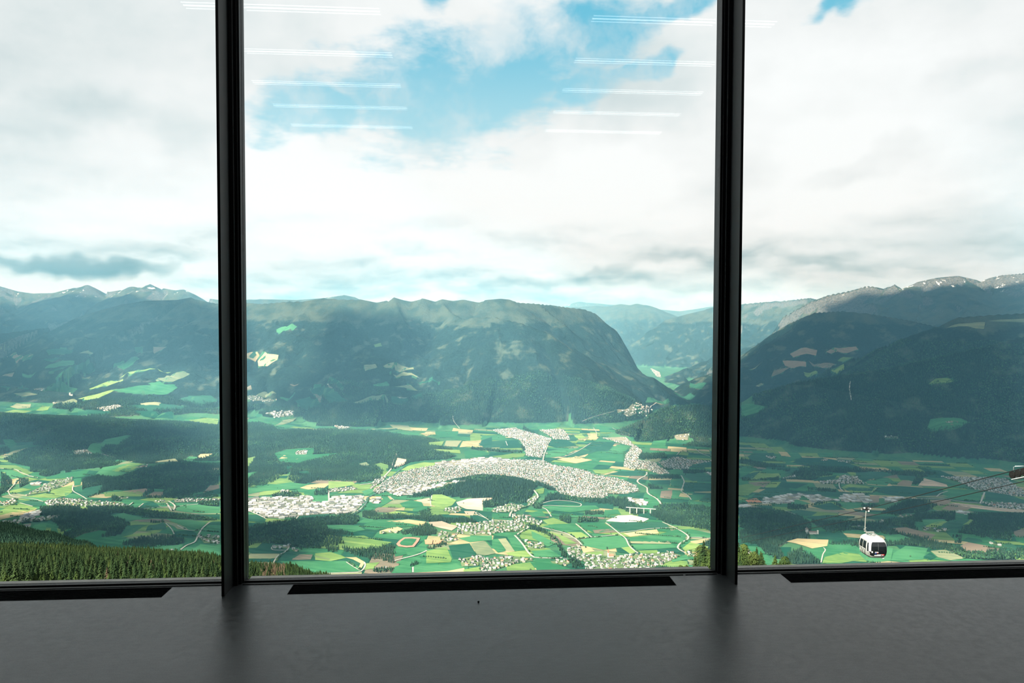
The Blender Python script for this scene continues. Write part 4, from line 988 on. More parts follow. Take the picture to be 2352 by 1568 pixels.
    (7, [620, 800, 840, 830, 790, 865, 650, 840], 'tan'), (7, [850, 800, 900, 770, 990, 770, 900, 810], 'light'), (7, [580, 890, 680, 880, 700, 905, 640, 925, 590, 920], 'light'), (7, [800, 880, 850, 845, 910, 870, 850, 905], 'light'),
    (7, [140, 870, 230, 825, 190, 865], 'pale'), (7, [195, 1005, 240, 980, 260, 990, 220, 1010], 'pale'), (7, [75, 1135, 180, 1150, 290, 1170, 230, 1210, 100, 1250, 75, 1250], 'mid'),
]
# built-up areas: (crop, outline, mean spacing in m, kind)
TOWNS = [
    (5, [90, 720, 330, 715, 730, 705, 740, 760, 880, 760, 930, 700, 1190, 700, 1200, 740, 1150, 820, 1050, 860, 900, 865, 620, 885, 450, 905, 310, 900, 200, 850, 90, 830], 44, 'hall'),
    (0, [895, 1098, 930, 1082, 1000, 1070, 1060, 1070, 1120, 1066, 1180, 1056, 1245, 1058, 1270, 1068, 1330, 1078, 1370, 1092, 1420, 1100, 1460, 1115, 1470, 1128, 1440, 1135, 1380, 1133, 1330, 1142,
         1290, 1135, 1260, 1115, 1225, 1105, 1180, 1095, 1130, 1090, 1080, 1094, 1030, 1104, 960, 1118, 900, 1120, 870, 1135, 855, 1128], 22, 'town'),
    (5, [1830, 400, 2050, 380, 2352, 360, 2352, 440, 2100, 450, 1900, 460], 46, 'hall'), (5, [1360, 620, 1560, 610, 1900, 590, 2150, 560, 1800, 640, 1650, 690, 1500, 700, 1400, 660], 42, 'hall'),
    (6, [0, 360, 250, 360, 420, 390, 300, 420, 0, 440], 44, 'hall'), (5, [1240, 740, 1330, 720, 1360, 760, 1280, 775], 40, 'hall'),
    (5, [900, 640, 1100, 620, 1150, 640, 1020, 660, 890, 670], 34, 'town'), (5, [1300, 560, 1400, 520, 1380, 560, 1320, 600, 1270, 640, 1250, 630], 30, 'town'),
    (6, [200, 110, 400, 90, 600, 150, 730, 190, 660, 300, 640, 360, 500, 340, 490, 270, 450, 200, 280, 150], 26, 'town'), (6, [630, 110, 840, 100, 900, 200, 750, 190], 32, 'town'),
    (6, [1180, 180, 1400, 170, 1450, 220, 1550, 300, 1500, 380, 1650, 400, 1800, 500, 1700, 510, 1580, 460, 1450, 460, 1380, 440, 1400, 330, 1460, 260, 1300, 210], 30, 'town'),
    (6, [1700, 400, 1850, 350, 2000, 380, 2190, 390, 2000, 420, 1950, 470, 1750, 450], 34, 'town'), (6, [2110, 490, 2220, 495, 2220, 520, 2150, 515], 30, 'hall'), (6, [1830, 160, 1970, 140, 1960, 200, 1860, 200], 55, 'town'),
    (6, [0, 960, 200, 930, 450, 940, 510, 970, 450, 1020, 300, 1030, 180, 1040, 0, 1055], 21, 'near'), (5, [2040, 960, 2352, 940, 2352, 1050, 2170, 1060, 2040, 1040], 22, 'near'), (5, [1850, 1020, 2030, 1030, 2040, 1100, 1960, 1130, 1860, 1060], 28, 'near'),
    (6, [190, 830, 350, 770, 490, 790, 400, 850, 200, 850], 22, 'near'), (6, [380, 870, 470, 870, 560, 910, 650, 940, 620, 970, 500, 940, 380, 920], 24, 'near'), (6, [510, 740, 590, 690, 610, 720, 560, 790, 520, 780], 24, 'near'),
    (6, [860, 1190, 980, 1140, 1000, 1220, 1100, 1240, 1300, 1240, 1500, 1230, 1800, 1210, 1900, 1240, 1800, 1290, 1700, 1330, 1600, 1370, 1200, 1370, 1040, 1370, 1030, 1300, 930, 1260], 19, 'near'),
    (6, [0, 1250, 80, 1260, 150, 1270, 330, 1240, 480, 1260, 570, 1260, 560, 1290, 400, 1310, 250, 1360, 180, 1400, 110, 1390, 80, 1300], 20, 'near'), (6, [500, 1110, 660, 1120, 670, 1180, 540, 1180], 19, 'near'), (6, [720, 1290, 860, 1280, 900, 1310, 850, 1330, 740, 1310], 20, 'near'),
    (6, [1960, 1210, 2030, 1220, 2000, 1250, 1960, 1250], 18, 'near'), (5, [2060, 1270, 2240, 1240, 2230, 1330, 2080, 1340], 24, 'near'), (5, [1370, 1330, 1450, 1360, 1400, 1370], 18, 'near'), (5, [370, 1145, 520, 1150, 530, 1180, 380, 1170], 18, 'near'),
    (5, [560, 1180, 620, 1180, 610, 1200, 560, 1200], 18, 'near'), (5, [1900, 830, 2050, 790, 2080, 840, 2000, 860], 26, 'near'), (5, [590, 300, 690, 290, 680, 330, 590, 330], 30, 'town'), (5, [940, 70, 1080, 80, 980, 110], 36, 'town'),
    (5, [440, 655, 530, 650, 520, 670, 440, 670], 26, 'town'), (5, [750, 1240, 900, 1270, 880, 1280, 760, 1255], 40, 'tent'), (5, [1350, 1020, 1500, 1030, 1440, 1040, 1350, 1040], 30, 'near'), (6, [840, 610, 900, 610, 900, 640, 850, 640], 30, 'near'),
    (6, [900, 640, 1250, 690, 1200, 720, 1000, 720, 860, 680], 22, 'town'), (6, [1400, 720, 1550, 730, 1610, 770, 1560, 790, 1480, 770], 40, 'hall'), (6, [690, 310, 700, 290, 680, 350], 30, 'town'),
    (2, [380, 640, 520, 620, 750, 640, 1050, 650, 1100, 690, 800, 690, 400, 680], 22, 'near'), (2, [440, 470, 560, 450, 620, 470, 560, 500, 400, 560, 220, 590, 300, 540], 28, 'near'), (2, [620, 210, 740, 195, 800, 230, 650, 240], 30, 'town'),
    (2, [1490, 625, 1880, 620, 1880, 640, 1500, 650], 28, 'town'), (2, [1310, 640, 1430, 630, 1440, 655, 1330, 655], 26, 'near'), (2, [170, 770, 350, 710, 340, 760, 200, 800], 36, 'hall'), (2, [0, 820, 200, 790, 540, 760, 450, 800, 0, 840], 26, 'near'),
    (2, [0, 650, 130, 620, 150, 650, 40, 690], 30, 'near'), (2, [1700, 940, 1880, 930, 1880, 1000, 1750, 1000], 22, 'near'), (2, [200, 840, 270, 830, 260, 860, 210, 860], 40, 'hall'), (2, [1420, 1065, 1480, 1060, 1470, 1080, 1430, 1080], 18, 'near'),
    (2, [560, 440, 620, 435, 620, 460, 570, 460], 26, 'near'), (2, [1000, 610, 1100, 605, 1090, 620, 1010, 620], 28, 'near'), (2, [1160, 350, 1270, 325, 1260, 345, 1170, 355], 28, 'town'), (2, [260, 480, 340, 475, 350, 505, 270, 510], 34, 'hall'),
    (1, [1560, 1390, 1700, 1350, 1960, 1270, 1960, 1390, 1700, 1420], 26, 'town'), (1, [870, 1320, 1060, 1290, 1110, 1310, 950, 1350], 30, 'town'), (1, [470, 1270, 540, 1270, 480, 1290], 40, 'town'), (1, [300, 1150, 400, 1140, 380, 1170], 40, 'town'),
    (1, [810, 900, 850, 900, 840, 910], 40, 'town'), (3, [80, 1050, 280, 1030, 420, 1050, 260, 1060], 36, 'town'), (3, [300, 1180, 420, 1160, 560, 1150, 570, 1190, 400, 1210], 36, 'hall'), (3, [790, 940, 920, 945, 900, 955], 50, 'town'),
    (3, [1500, 1025, 1590, 1030, 1580, 1040, 1500, 1040], 40, 'town'), (4, [1490, 930, 1700, 930, 1880, 950, 1700, 970], 36, 'town'), (4, [1300, 1180, 1500, 1140, 1560, 1130, 1520, 1200, 1350, 1205], 36, 'town'), (4, [1240, 1140, 1390, 1140, 1250, 1170], 40, 'hall'),
    (4, [1550, 770, 1620, 800, 1640, 850, 1600, 840], 50, 'town'),
    (8, [700, 510, 850, 500, 880, 460, 1000, 470, 1060, 530, 920, 530, 720, 530], 28, 'town'), (8, [1680, 470, 1850, 480, 2050, 480, 2200, 490, 2352, 590, 2352, 640, 2100, 600, 1950, 570, 1820, 510], 24, 'town'),
    (8, [900, 610, 1050, 610, 1110, 640, 1110, 680, 1080, 680, 880, 670], 44, 'hall'), (8, [2020, 680, 2352, 690, 2352, 740, 2100, 720], 26, 'town'), (8, [60, 690, 240, 720, 60, 722], 40, 'hall'), (8, [260, 650, 480, 610, 590, 610, 460, 690, 260, 690], 38, 'hall'),
    (8, [590, 620, 700, 620, 860, 660, 650, 680], 44, 'hall'), (8, [1530, 880, 1770, 900, 1700, 915, 1540, 910], 24, 'near'), (8, [960, 870, 1080, 870, 1080, 890, 970, 885], 30, 'near'),
    (8, [280, 310, 350, 310, 350, 330, 290, 325], 34, 'town'), (8, [720, 335, 780, 335, 770, 345, 720, 345], 34, 'town'), (8, [850, 340, 960, 350, 950, 365, 860, 350], 34, 'town'), (8, [400, 490, 510, 460, 520, 480, 430, 490], 34, 'town'),
    (8, [1220, 150, 1340, 150, 1340, 170, 1240, 165], 36, 'town'), (8, [1720, 30, 1780, 25, 1780, 40, 1730, 40], 34, 'town'), (8, [1810, 755, 1900, 750, 1890, 775, 1820, 770], 40, 'hall'), (8, [1330, 790, 1470, 780, 1470, 795, 1340, 800], 36, 'near'),
    (8, [2050, 990, 2120, 1030, 2200, 1030, 2130, 1015], 24, 'near'), (8, [1160, 820, 1260, 825, 1200, 840], 36, 'near'), (8, [1250, 640, 1380, 645, 1330, 670, 1230, 680], 50, 'hall'), (8, [80, 1075, 160, 1070, 160, 1090, 90, 1095], 16, 'near'),
]

forest_polys = [ground_poly(c, p) for c, p in FOREST]
field_polys = [(ground_poly(c, p), t) for c, p, t in FIELDS]
town_polys = [(ground_poly(c, p), s, k) for c, p, s, k in TOWNS]
forest_polys = [p for p in forest_polys if len(p) >= 3]
def lies_flat(p, c):
    z = ground_z(p[:, 0], p[:, 1])
    up = z - base_floor(p[:, 0], p[:, 1])
    return np.ptp(z) < (60 if c in (2, 5, 6, 8) and up.min() < 150 else 400)


field_polys = [(p, t) for (p, t), f in zip(field_polys, FIELDS) if len(p) >= 3 and np.ptp(p[:, 1]) < 2600 and lies_flat(p, f[0])]
town_polys = [t for t, f in zip(town_polys, TOWNS) if len(t[0]) >= 3 and np.ptp(ground_z(t[0][:, 0], t[0][:, 1])) < 110]

bfz = base_floor(GX, GY)
# wooded unless it is valley floor; alpine grass and rock higher up
above = GZ - bfz
gyy, gxx = np.gradient(ZG)
slope = np.zeros_like(GZ)
dYd = np.gradient(rows)[:, None]; dXd = (cols[1] - cols[0]) * rows[:, None]
slope = np.hypot(gyy / dYd, gxx / dXd).ravel()
hill_f = sst(above, 26, 60)
forest = hill_f * (slope > 0.06) + 0.0
forest[(GY < 3500) & (above > 20)] = 1.0
inF = np.zeros(len(GX), bool)
for p in forest_polys: inF |= in_poly(GX, GY, p)
forest = np.maximum(forest, inF)
inOpen = np.zeros(len(GX), bool)
for p, t in field_polys: inOpen |= in_poly(GX, GY, p)
for p, s, k in town_polys: inOpen |= in_poly(GX, GY, p)
forest[inOpen] = 0.0
timber = GZ + 120 * fbm(GX / 900, GY / 900, 4) + 60 * fbm(GX / 200, GY / 200, 3)
alpine = sst(timber, -180, 80)
rock = sst(timber + 900 * (slope - 0.85), 420, 900) * sst(GY, 11000, 14000)
FOREST_G = forest.reshape(NV, NU)


def forest_at(x, y):
    u = x / y
    i = np.clip(np.rint((u - cols[0]) / (cols[1] - cols[0])).astype(int), 0, NU - 1); j = np.clip(np.searchsorted(rows, y) - 1, 0, NV - 1)
    return FOREST_G[j, i]


tm = bpy.data.meshes.new('terrain')
vid = np.arange(NV * NU).reshape(NV, NU)
q = np.stack([vid[:-1, :-1], vid[:-1, 1:], vid[1:, 1:], vid[1:, :-1]], -1).reshape(-1, 4)
tm.vertices.add(NV * NU); tm.vertices.foreach_set('co', np.stack([GX, GY, GZ], -1).ravel().astype(np.float32))
tm.loops.add(q.size); tm.loops.foreach_set('vertex_index', q.ravel().astype(np.int32))
tm.polygons.add(len(q)); tm.polygons.foreach_set('loop_start', (np.arange(len(q)) * 4).astype(np.int32))
tm.polygons.foreach_set('loop_total', np.full(len(q), 4, np.int32))
tm.polygons.foreach_set('use_smooth', np.ones(len(q), bool))
tm.update(calc_edges=True)
cov = tm.attributes.new('cover', 'FLOAT_COLOR', 'POINT')
cov.data.foreach_set('color', np.stack([forest, alpine, rock, np.ones_like(rock)], -1).ravel().astype(np.float32))

ter_mat, nt, N, b, out = new_mat('alpine_land')
at = nt.nodes.new('ShaderNodeAttribute'); at.attribute_name = 'cover'
cr, cg, cb_ = N.sep(at.outputs['Color'])
g = nt.nodes.new('ShaderNodeNewGeometry'); pos = g.outputs['Position']
n_small = N.noise(pos, 0.03, 3.0, 0.65)
n_mid = N.noise(pos, 0.004, 4.0, 0.6)
n_big = N.noise(pos, 0.0012, 3.0, 0.5)
meadow = N.mix(N.sstep(n_mid, 0.38, 0.62), (0.0150, 0.0782, 0.0462), (0.0408, 0.1156, 0.0578))
meadow = N.mix(N.sstep(n_small, 0.5, 0.75, 0, 0.5), meadow, (0.0748, 0.1360, 0.0680))
wood = N.mix(N.sstep(n_small, 0.34, 0.66), (0.0034, 0.0095, 0.0102), (0.0095, 0.0231, 0.0211))
wood = N.mix(N.sstep(n_mid, 0.53, 0.68, 0, 0.85), wood, (0.0578, 0.0762, 0.0578))
grass_hi = N.mix(N.sstep(n_mid, 0.36, 0.62), (0.0177, 0.0313, 0.0272), (0.0449, 0.0578, 0.0449))
stone = N.mix(N.sstep(n_small, 0.35, 0.62), (0.0340, 0.0408, 0.0435), (0.0884, 0.0938, 0.0938))
snow_n = N.noise(N.vm('MULTIPLY', pos, (1.0, 1.0, 0.45)), 0.0055, 5.0, 0.7)
pz = N.sep(pos)[2]
snow = N.m('MULTIPLY', N.sstep(snow_n, 0.615, 0.64), N.sstep(pz, 520, 760))
edge = N.m('ADD', cr, N.m('MULTIPLY', N.m('SUBTRACT', N.noise(pos, 0.011, 3.0, 0.6), 0.5), 0.9))
c = N.mix(N.sstep(edge, 0.42, 0.58), meadow, wood)
c = N.mix(N.sstep(N.m('ADD', cg, N.m('MULTIPLY', N.m('SUBTRACT', n_small, 0.5), 0.8)), 0.35, 0.65), c, grass_hi)
c = N.mix(N.sstep(N.m('ADD', cb_, N.m('MULTIPLY', N.m('SUBTRACT', n_mid, 0.5), 0.7)), 0.35, 0.65), c, stone)
c = N.mix(snow, c, (0.62, 0.64, 0.65))
nt.links.new(c, b.inputs['Base Color'])
b.inputs['Roughness'].default_value = 1.0; b.inputs['Specular IOR Level'].default_value = 0.05
bmp = nt.nodes.new('ShaderNodeBump'); bmp.inputs['Strength'].default_value = 0.85; bmp.inputs['Distance'].default_value = 22.0
hgt = N.m('MULTIPLY', N.noise(pos, 0.02, 4.0, 0.65), N.m('ADD', 0.10, N.m('MULTIPLY', N.m('MAXIMUM', cr, cb_), 0.9)))
nt.links.new(hgt, bmp.inputs['Height']); nt.links.new(bmp.outputs[0], b.inputs['Normal'])
tm.materials.append(ter_mat)
land = obj('terrain', tm)
tag(land, 'wide alpine valley with wooded slopes and mountain ranges behind', kind='structure')

# ------------------------------------------------------------------ haze that fills the valley
hz_mat = bpy.data.materials.new('valley_haze'); hz_mat.use_nodes = True
nt = hz_mat.node_tree; nt.nodes.clear()
o_ = nt.nodes.new('ShaderNodeOutputMaterial'); vs = nt.nodes.new('ShaderNodeVolumeScatter')
vs.inputs['Color'].default_value = (0.28, 0.68, 1.0, 1.0)
vs.inputs['Density'].default_value = 2.9e-5
vs.inputs['Anisotropy'].default_value = 0.0
nt.links.new(vs.outputs[0], o_.inputs['Volume'])
haze = MB().box(-46000, 46000, 2600.0, 44000, -1620, 1000).build('valley_haze', hz_mat)
tag(haze, 'thin blue haze filling the air of the valley', 'haze', kind='stuff')

# ------------------------------------------------------------------ clouds overhead whose shadows lie on the land
cloud_mat = bpy.data.materials.new('cloud_vapour'); cloud_mat.use_nodes = True
nt = cloud_mat.node_tree; nt.nodes.clear()
o_ = nt.nodes.new('ShaderNodeOutputMaterial'); mx = nt.nodes.new('ShaderNodeMixShader')
df = nt.nodes.new('ShaderNodeBsdfDiffuse'); tl = nt.nodes.new('ShaderNodeBsdfTranslucent')
gg = nt.nodes.new('ShaderNodeNewGeometry'); N = NT(nt)
cc = N.mix(N.noise(gg.outputs['Position'], 0.002, 4.0, 0.6), (0.80, 0.83, 0.85), (0.95, 0.96, 0.96))
nt.links.new(cc, df.inputs['Color']); nt.links.new(cc, tl.inputs['Color'])
mx.inputs['Fac'].default_value = 0.45
nt.links.new(df.outputs[0], mx.inputs[1]); nt.links.new(tl.outputs[0], mx.inputs[2]); nt.links.new(mx.outputs[0], o_.inputs['Surface'])
CLOUD_Z = 7200.0


def seg_dist(x, y, poly):
    d = np.full(len(x), 1e9)
    for a, b in zip(poly, np.roll(poly, -1, 0)):
        e = b - a; l2 = max(float(e @ e), 1e-9)
        t = np.clip(((x - a[0]) * e[0] + (y - a[1]) * e[1]) / l2, 0, 1)
        d = np.minimum(d, np.hypot(x - a[0] - t * e[0], y - a[1] - t * e[1]))
    return d


def cdt(poly, step, jitter=0.0):
    """triangulate an outline with points inside it; returns xy, faces"""
    P = [Vector((float(a), float(b))) for a, b in poly]
    n = len(P)
    x0, y0 = poly.min(0); x1, y1 = poly.max(0)
    gx = np.arange(x0 + step / 2, x1, step); gy = np.arange(y0 + step / 2, y1, step)
    if len(gx) and len(gy) and len(gx) * len(gy) < 60000:
        X, Y = [a.ravel() for a in np.meshgrid(gx, gy)]
        k = in_poly(X, Y, poly)
        X, Y = X[k], Y[k]
        if len(X):
            k = seg_dist(X, Y, poly) > step * 0.35
            P += [Vector((float(a), float(b))) for a, b in zip(X[k], Y[k])]
    r = delaunay_2d_cdt(P, [(i, (i + 1) % n) for i in range(n)], [], 1, 1e-3)
    return np.array([tuple(v) for v in r[0]]), r[2]


def densify(poly, step):
    out = []
    for a, b in zip(poly, np.roll(poly, -1, 0)):
        k = max(1, int(np.linalg.norm(b - a) / step))
        for i in range(k): out.append(a + (b - a) * i / k)
    return np.array(out)


def make_cloud(outline, label, seed):
    a = np.array(outline, float).reshape(-1, 2)
    g = cast(a[:, 0], a[:, 1], 1800.0)
    g = g[~np.isnan(g[:, 0])]
    far_ = np.minimum(1.0, 18800.0 / g[:, 1])                # nothing beyond the skyline ranges
    g[:, 2] = CAM_H + (g[:, 2] - CAM_H) * far_; g[:, :2] *= far_[:, None]
    k = (CLOUD_Z - g[:, 2]) / SUN_DIR.z
    pl = np.stack([g[:, 0] + SUN_DIR.x * k, g[:, 1] + SUN_DIR.y * k], -1)
    c0 = pl.mean(0)
    pl = densify(pl, 160.0)
    pl = pl + 170 * np.stack([fbm(pl[:, 0] / 700 + seed, pl[:, 1] / 700, 3), fbm(pl[:, 0] / 700, pl[:, 1] / 700 + seed, 3)], -1)
    v, f = cdt(pl, 260.0)
    d = np.minimum(seg_dist(v[:, 0], v[:, 1], pl), 1500.0)
    n = fbm(v[:, 0] / 600, v[:, 1] / 600, 4)
    top = np.sqrt(d) * 13 * (1 + 0.6 * n) + 8; bot = -np.sqrt(d) * 3.5 * (1 + 0.5 * n) - 8
    nv = len(v)
    V = [(p[0] - c0[0], p[1] - c0[1], t) for p, t in zip(v, top)] + [(p[0] - c0[0], p[1] - c0[1], t) for p, t in zip(v, bot)]
    F = [tuple(t) for t in f] + [tuple(i + nv for i in reversed(t)) for t in f]
    cnt = {}
    for t in f:
        for i in range(3):
            e = (t[i], t[(i + 1) % 3]); cnt[e] = True
    for e in list(cnt):
        if (e[1], e[0]) not in cnt: F.append((e[1], e[0], e[0] + nv, e[1] + nv))
    o = obj('cloud', mesh_from('cloud', V, F, cloud_mat, True), None, (c0[0], c0[1], CLOUD_Z))
    tag(o, label, 'cloud', 'clouds overhead')


make_cloud([1655, 1015, 1600, 960, 1500, 900, 1700, 830, 1760, 785, 1830, 735, 1890, 700, 1990, 670, 2100, 662, 2240, 656, 2352, 650, 2500, 665, 2500, 1000, 2500, 1240, 2200, 1262, 2060, 1240, 1930, 1235, 1800, 1250, 1700, 1245,
            1650, 1200, 1600, 1165, 1520, 1120, 1490, 1050, 1560, 1030], 'broad high cloud shading the mountains on the right', 1)
make_cloud([-250, 676, 60, 684, 160, 674, 300, 672, 330, 684, 440, 692, 480, 702, 560, 720, 590, 770, 560, 860, 420, 842, 200, 866, 60, 920, -250, 930], 'high cloud shading the mountain on the left', 2)
make_cloud([745, 720, 900, 718, 970, 745, 985, 820, 920, 870, 1000, 930, 1060, 975, 850, 962, 700, 955, 600, 900, 720, 850], 'high cloud shading the middle of the mountain massif', 3)
make_cloud([-250, 955, 120, 958, 300, 970, 440, 985, 470, 1020, 330, 1050, 100, 1050, -250, 1030], 'small high cloud shading the wooded plateau', 4)
make_cloud([250, 1085, 330, 1065, 520, 1055, 540, 1140, 400, 1148, 260, 1140], 'small high cloud shading the wooded hill at left', 5)
make_cloud([-250, 1200, 130, 1172, 400, 1170, 560, 1195, 700, 1192, 800, 1230, 740, 1275, 640, 1300, 560, 1300, 420, 1262, 300, 1258, 120, 1248, -250, 1235], 'high cloud shading the fields at the lower left', 6)

# ------------------------------------------------------------------ fields, roads, waters laid over the valley floor
TONES = {'deep': (0.0068, 0.0666, 0.0449), 'mid': (0.0235, 0.1290, 0.0640), 'light': (0.0980, 0.1960, 0.0660), 'pale': (0.1292, 0.1802, 0.1122), 'wheat': (0.2584, 0.2584, 0.1496),
         'tan': (0.1260, 0.1270, 0.1000), 'sand': (0.3264, 0.2924, 0.2312), 'white': (0.4216, 0.4148, 0.3944), 'clay': (0.3400, 0.1836, 0.1156), 'yard': (0.1156, 0.1428, 0.1122), 'garden': (0.0680, 0.1292, 0.0680)}


def field_mat(name, col):
    m, nt, N, b, out = new_mat(name)
    g = nt.nodes.new('ShaderNodeNewGeometry'); oi = nt.nodes.new('ShaderNodeObjectInfo')
    px_, py_, pz_ = N.sep(g.outputs['Position'])
    r = oi.outputs['Random']
    # mowing and sowing stripes
    st = N.noise(N.comb(N.m('MULTIPLY', N.m('ADD', N.m('MULTIPLY', px_, 0.35), py_), 0.05), N.m('MULTIPLY', px_, 0.0015), r), 1.0, 3.0, 0.6)
    bl = N.noise(g.outputs['Position'], 0.009, 4.0, 0.6)
    v = N.m('ADD', N.m('MULTIPLY', N.m('SUBTRACT', st, 0.5), 1.1), N.m('MULTIPLY', N.m('SUBTRACT', bl, 0.5), 0.8))
    v = N.m('ADD', v, N.m('MULTIPLY', N.m('SUBTRACT', r, 0.5), 0.45))
    lo = tuple(x * 0.72 for x in col); hi = (min(col[0] * 1.5 + 0.012, 1), min(col[1] * 1.22, 1), min(col[2] * 1.2, 1))
    nt.links.new(N.mix(N.sstep(v, -0.35, 0.35), lo, hi), b.inputs['Base Color'])
    b.inputs['Roughness'].default_value = 1.0; b.inputs['Specular IOR Level'].default_value = 0.05
    return m


TM = {k: field_mat('field_' + k, v) for k, v in TONES.items()}
TKEYS = list(TONES)


def drape(poly, step, lift):
    """triangulated sheet on the ground with a thin skirt round it"""
    poly = np.asarray(poly)
    pl = densify(poly, step)
    v, f = cdt(pl, step)
    if len(v) < 3 or not len(f): return None
    d = v[:, 1]
    z = ground_z(v[:, 0], v[:, 1]) + lift + d * 0.00025
    nv = len(v)
    V = [(a[0], a[1], b_) for a, b_ in zip(v, z)]
    F = []
    for t in f:
        a, b_, c_ = v[t[0]], v[t[1]], v[t[2]]
        F.append(tuple(t) if (b_[0] - a[0]) * (c_[1] - a[1]) - (b_[1] - a[1]) * (c_[0] - a[0]) > 0 else tuple(reversed(t)))
    return V, F


def clean_poly(p):
    """drop repeats and make the outline run counter-clockwise"""
    k = [i for i in range(len(p)) if np.linalg.norm(p[i] - p[i - 1]) > 2.0]
    p = p[k]
    if len(p) < 3: return None
    ar = 0.5 * np.sum(p[:, 0] * np.roll(p[:, 1], -1) - np.roll(p[:, 0], -1) * p[:, 1])
    if abs(ar) < 150: return None
    return p if ar > 0 else p[::-1]


tone_word = {'deep': 'deep green meadow', 'mid': 'green meadow', 'light': 'light green hay meadow', 'pale': 'pale mown meadow', 'wheat': 'pale yellow field', 'tan': 'brown tilled field',
             'sand': 'pale sandy field', 'white': 'white sheeted crop field', 'clay': 'orange earth heap', 'yard': 'paved ground', 'garden': 'gardens'}
fidx = 0
fp2 = [(clean_poly(p), t) for p, t in field_polys]
fp2 = [(p, t) for p, t in fp2 if p is not None]


def shown_area(p):
    q = to_px(np.column_stack([p, ground_z(p[:, 0], p[:, 1])]))
    return abs(0.5 * np.sum(q[:, 0] * np.roll(q[:, 1], -1) - np.roll(q[:, 0], -1) * q[:, 1]))


cut = sorted((shown_area(p) for p, t in fp2), reverse=True)[:297][-1]
extra_fields = []
for p, t in fp2:
    ext = max(np.ptp(p[:, 0]), np.ptp(p[:, 1]))
    r = drape(p, max(38.0, ext / 9), 1.6 + 0.013 * (fidx % 40))
    fidx += 1
    if r is None: continue
    if shown_area(p) < cut: extra_fields.append((r, t)); continue
    obj('field', mesh_from('field', r[0], r[1], TM[t]), land)
for p, s, k in town_polys:
    p = clean_poly(p)
    if p is None: continue
    ext = max(np.ptp(p[:, 0]), np.ptp(p[:, 1]))
    r = drape(p, max(45.0, ext / 12), 2.4)
    if r: obj('settlement_ground', mesh_from('settlement_ground', r[0], r[1], TM['garden' if k in ('near', 'tent') else 'yard']), land)

# patchwork of smaller parcels over the rest of the floor
leafs = []


def split(s0, s1, t0, t1, rnd, lvl=0):
    w, h = s1 - s0, t1 - t0
    big = 330 if rnd.random() < 0.5 else 240
    if (w < big and h < 150 and lvl > 2) or lvl > 12:
        leafs.append((s0, s1, t0, t1)); return
    k = 0.35 + 0.3 * rnd.random()
    if w > h * 1.9 or (w > big and rnd.random() < 0.35): split(s0, s0 + w * k, t0, t1, rnd, lvl + 1); split(s0 + w * k, s1, t0, t1, rnd, lvl + 1)
    else: split(s0, s1, t0, t0 + h * k, rnd, lvl + 1); split(s0, s1, t0 + h * k, t1, rnd, lvl + 1)


split(-9000, 9000, 2500, 13500, random.Random(3))
ca_, sa_ = math.cos(rad(-14)), math.sin(rad(-14))


def warp_map(s, t):
    s = np.asarray(s, float); t = np.asarray(t, float)
    s2 = s + 420 * fbm(s / 2600, t / 2600, 2); t2 = t + 380 * fbm(s / 2600 + 50, t / 2600 + 9, 2)
    return np.stack([s2 * ca_ - (t2 - 7000) * sa_, s2 * sa_ + (t2 - 7000) * ca_ + 7000], -1)


L_ = np.array(leafs)
cen = warp_map((L_[:, 0] + L_[:, 1]) / 2, (L_[:, 2] + L_[:, 3]) / 2)
cz = ground_z(cen[:, 0], np.maximum(cen[:, 1], 20)); cpx = to_px(np.column_stack([cen, cz]))
ok = (cen[:, 1] > 3300) & (cen[:, 1] < 14500) & (cpx[:, 0] > -480) & (cpx[:, 0] < 2830) & (forest_at(cen[:, 0], np.maximum(cen[:, 1], 20)) < 0.3)
ok &= (cz - base_floor(cen[:, 0], cen[:, 1])) < 45
for p, s, k in town_polys: ok &= ~in_poly(cen[:, 0], cen[:, 1], p)
SV, SF, SM = [], [], []
rndf = random.Random(17)
for i in np.where(ok)[0]:
    s0, s1, t0, t1 = L_[i]
    e = 2.5
    ns = max(2, int((s1 - s0) / 45) + 1); nt_ = max(2, int((t1 - t0) / 45) + 1)
    S, T = np.meshgrid(np.linspace(s0 + e, s1 - e, ns), np.linspace(t0 + e, t1 - e, nt_))
    xy = warp_map(S.ravel(), T.ravel())
    if (xy[:, 1] < 100).any(): continue
    z = ground_z(xy[:, 0], xy[:, 1]) + 0.8 + xy[:, 1] * 0.0002
    if (z - base_floor(xy[:, 0], xy[:, 1])).max() > 32: continue
    b0 = len(SV)
    SV += [(a[0], a[1], c_) for a, c_ in zip(xy, z)]
    tone = rndf.choices(['deep', 'mid', 'light', 'pale', 'wheat', 'tan'], [24, 34, 22, 8, 8, 4])[0]
    for a in range(nt_ - 1):
        for b_ in range(ns - 1):
            q0 = b0 + a * ns + b_
            SF.append((q0, q0 + 1, q0 + ns + 1, q0 + ns)); SM.append(TKEYS.index(tone))
for (V_, F_), tone in extra_fields:
    b0 = len(SV); SV += V_; SF += [tuple(b0 + i for i in f) for f in F_]; SM += [TKEYS.index(tone)] * len(F_)
me = mesh_from('small_fields', SV, SF)
for k in TKEYS: me.materials.append(TM[k])
me.polygons.foreach_set('material_index', np.array(SM, np.int32))
tag(obj('small_fields', me, land), 'patchwork of small fields on the valley floor', kind='stuff')

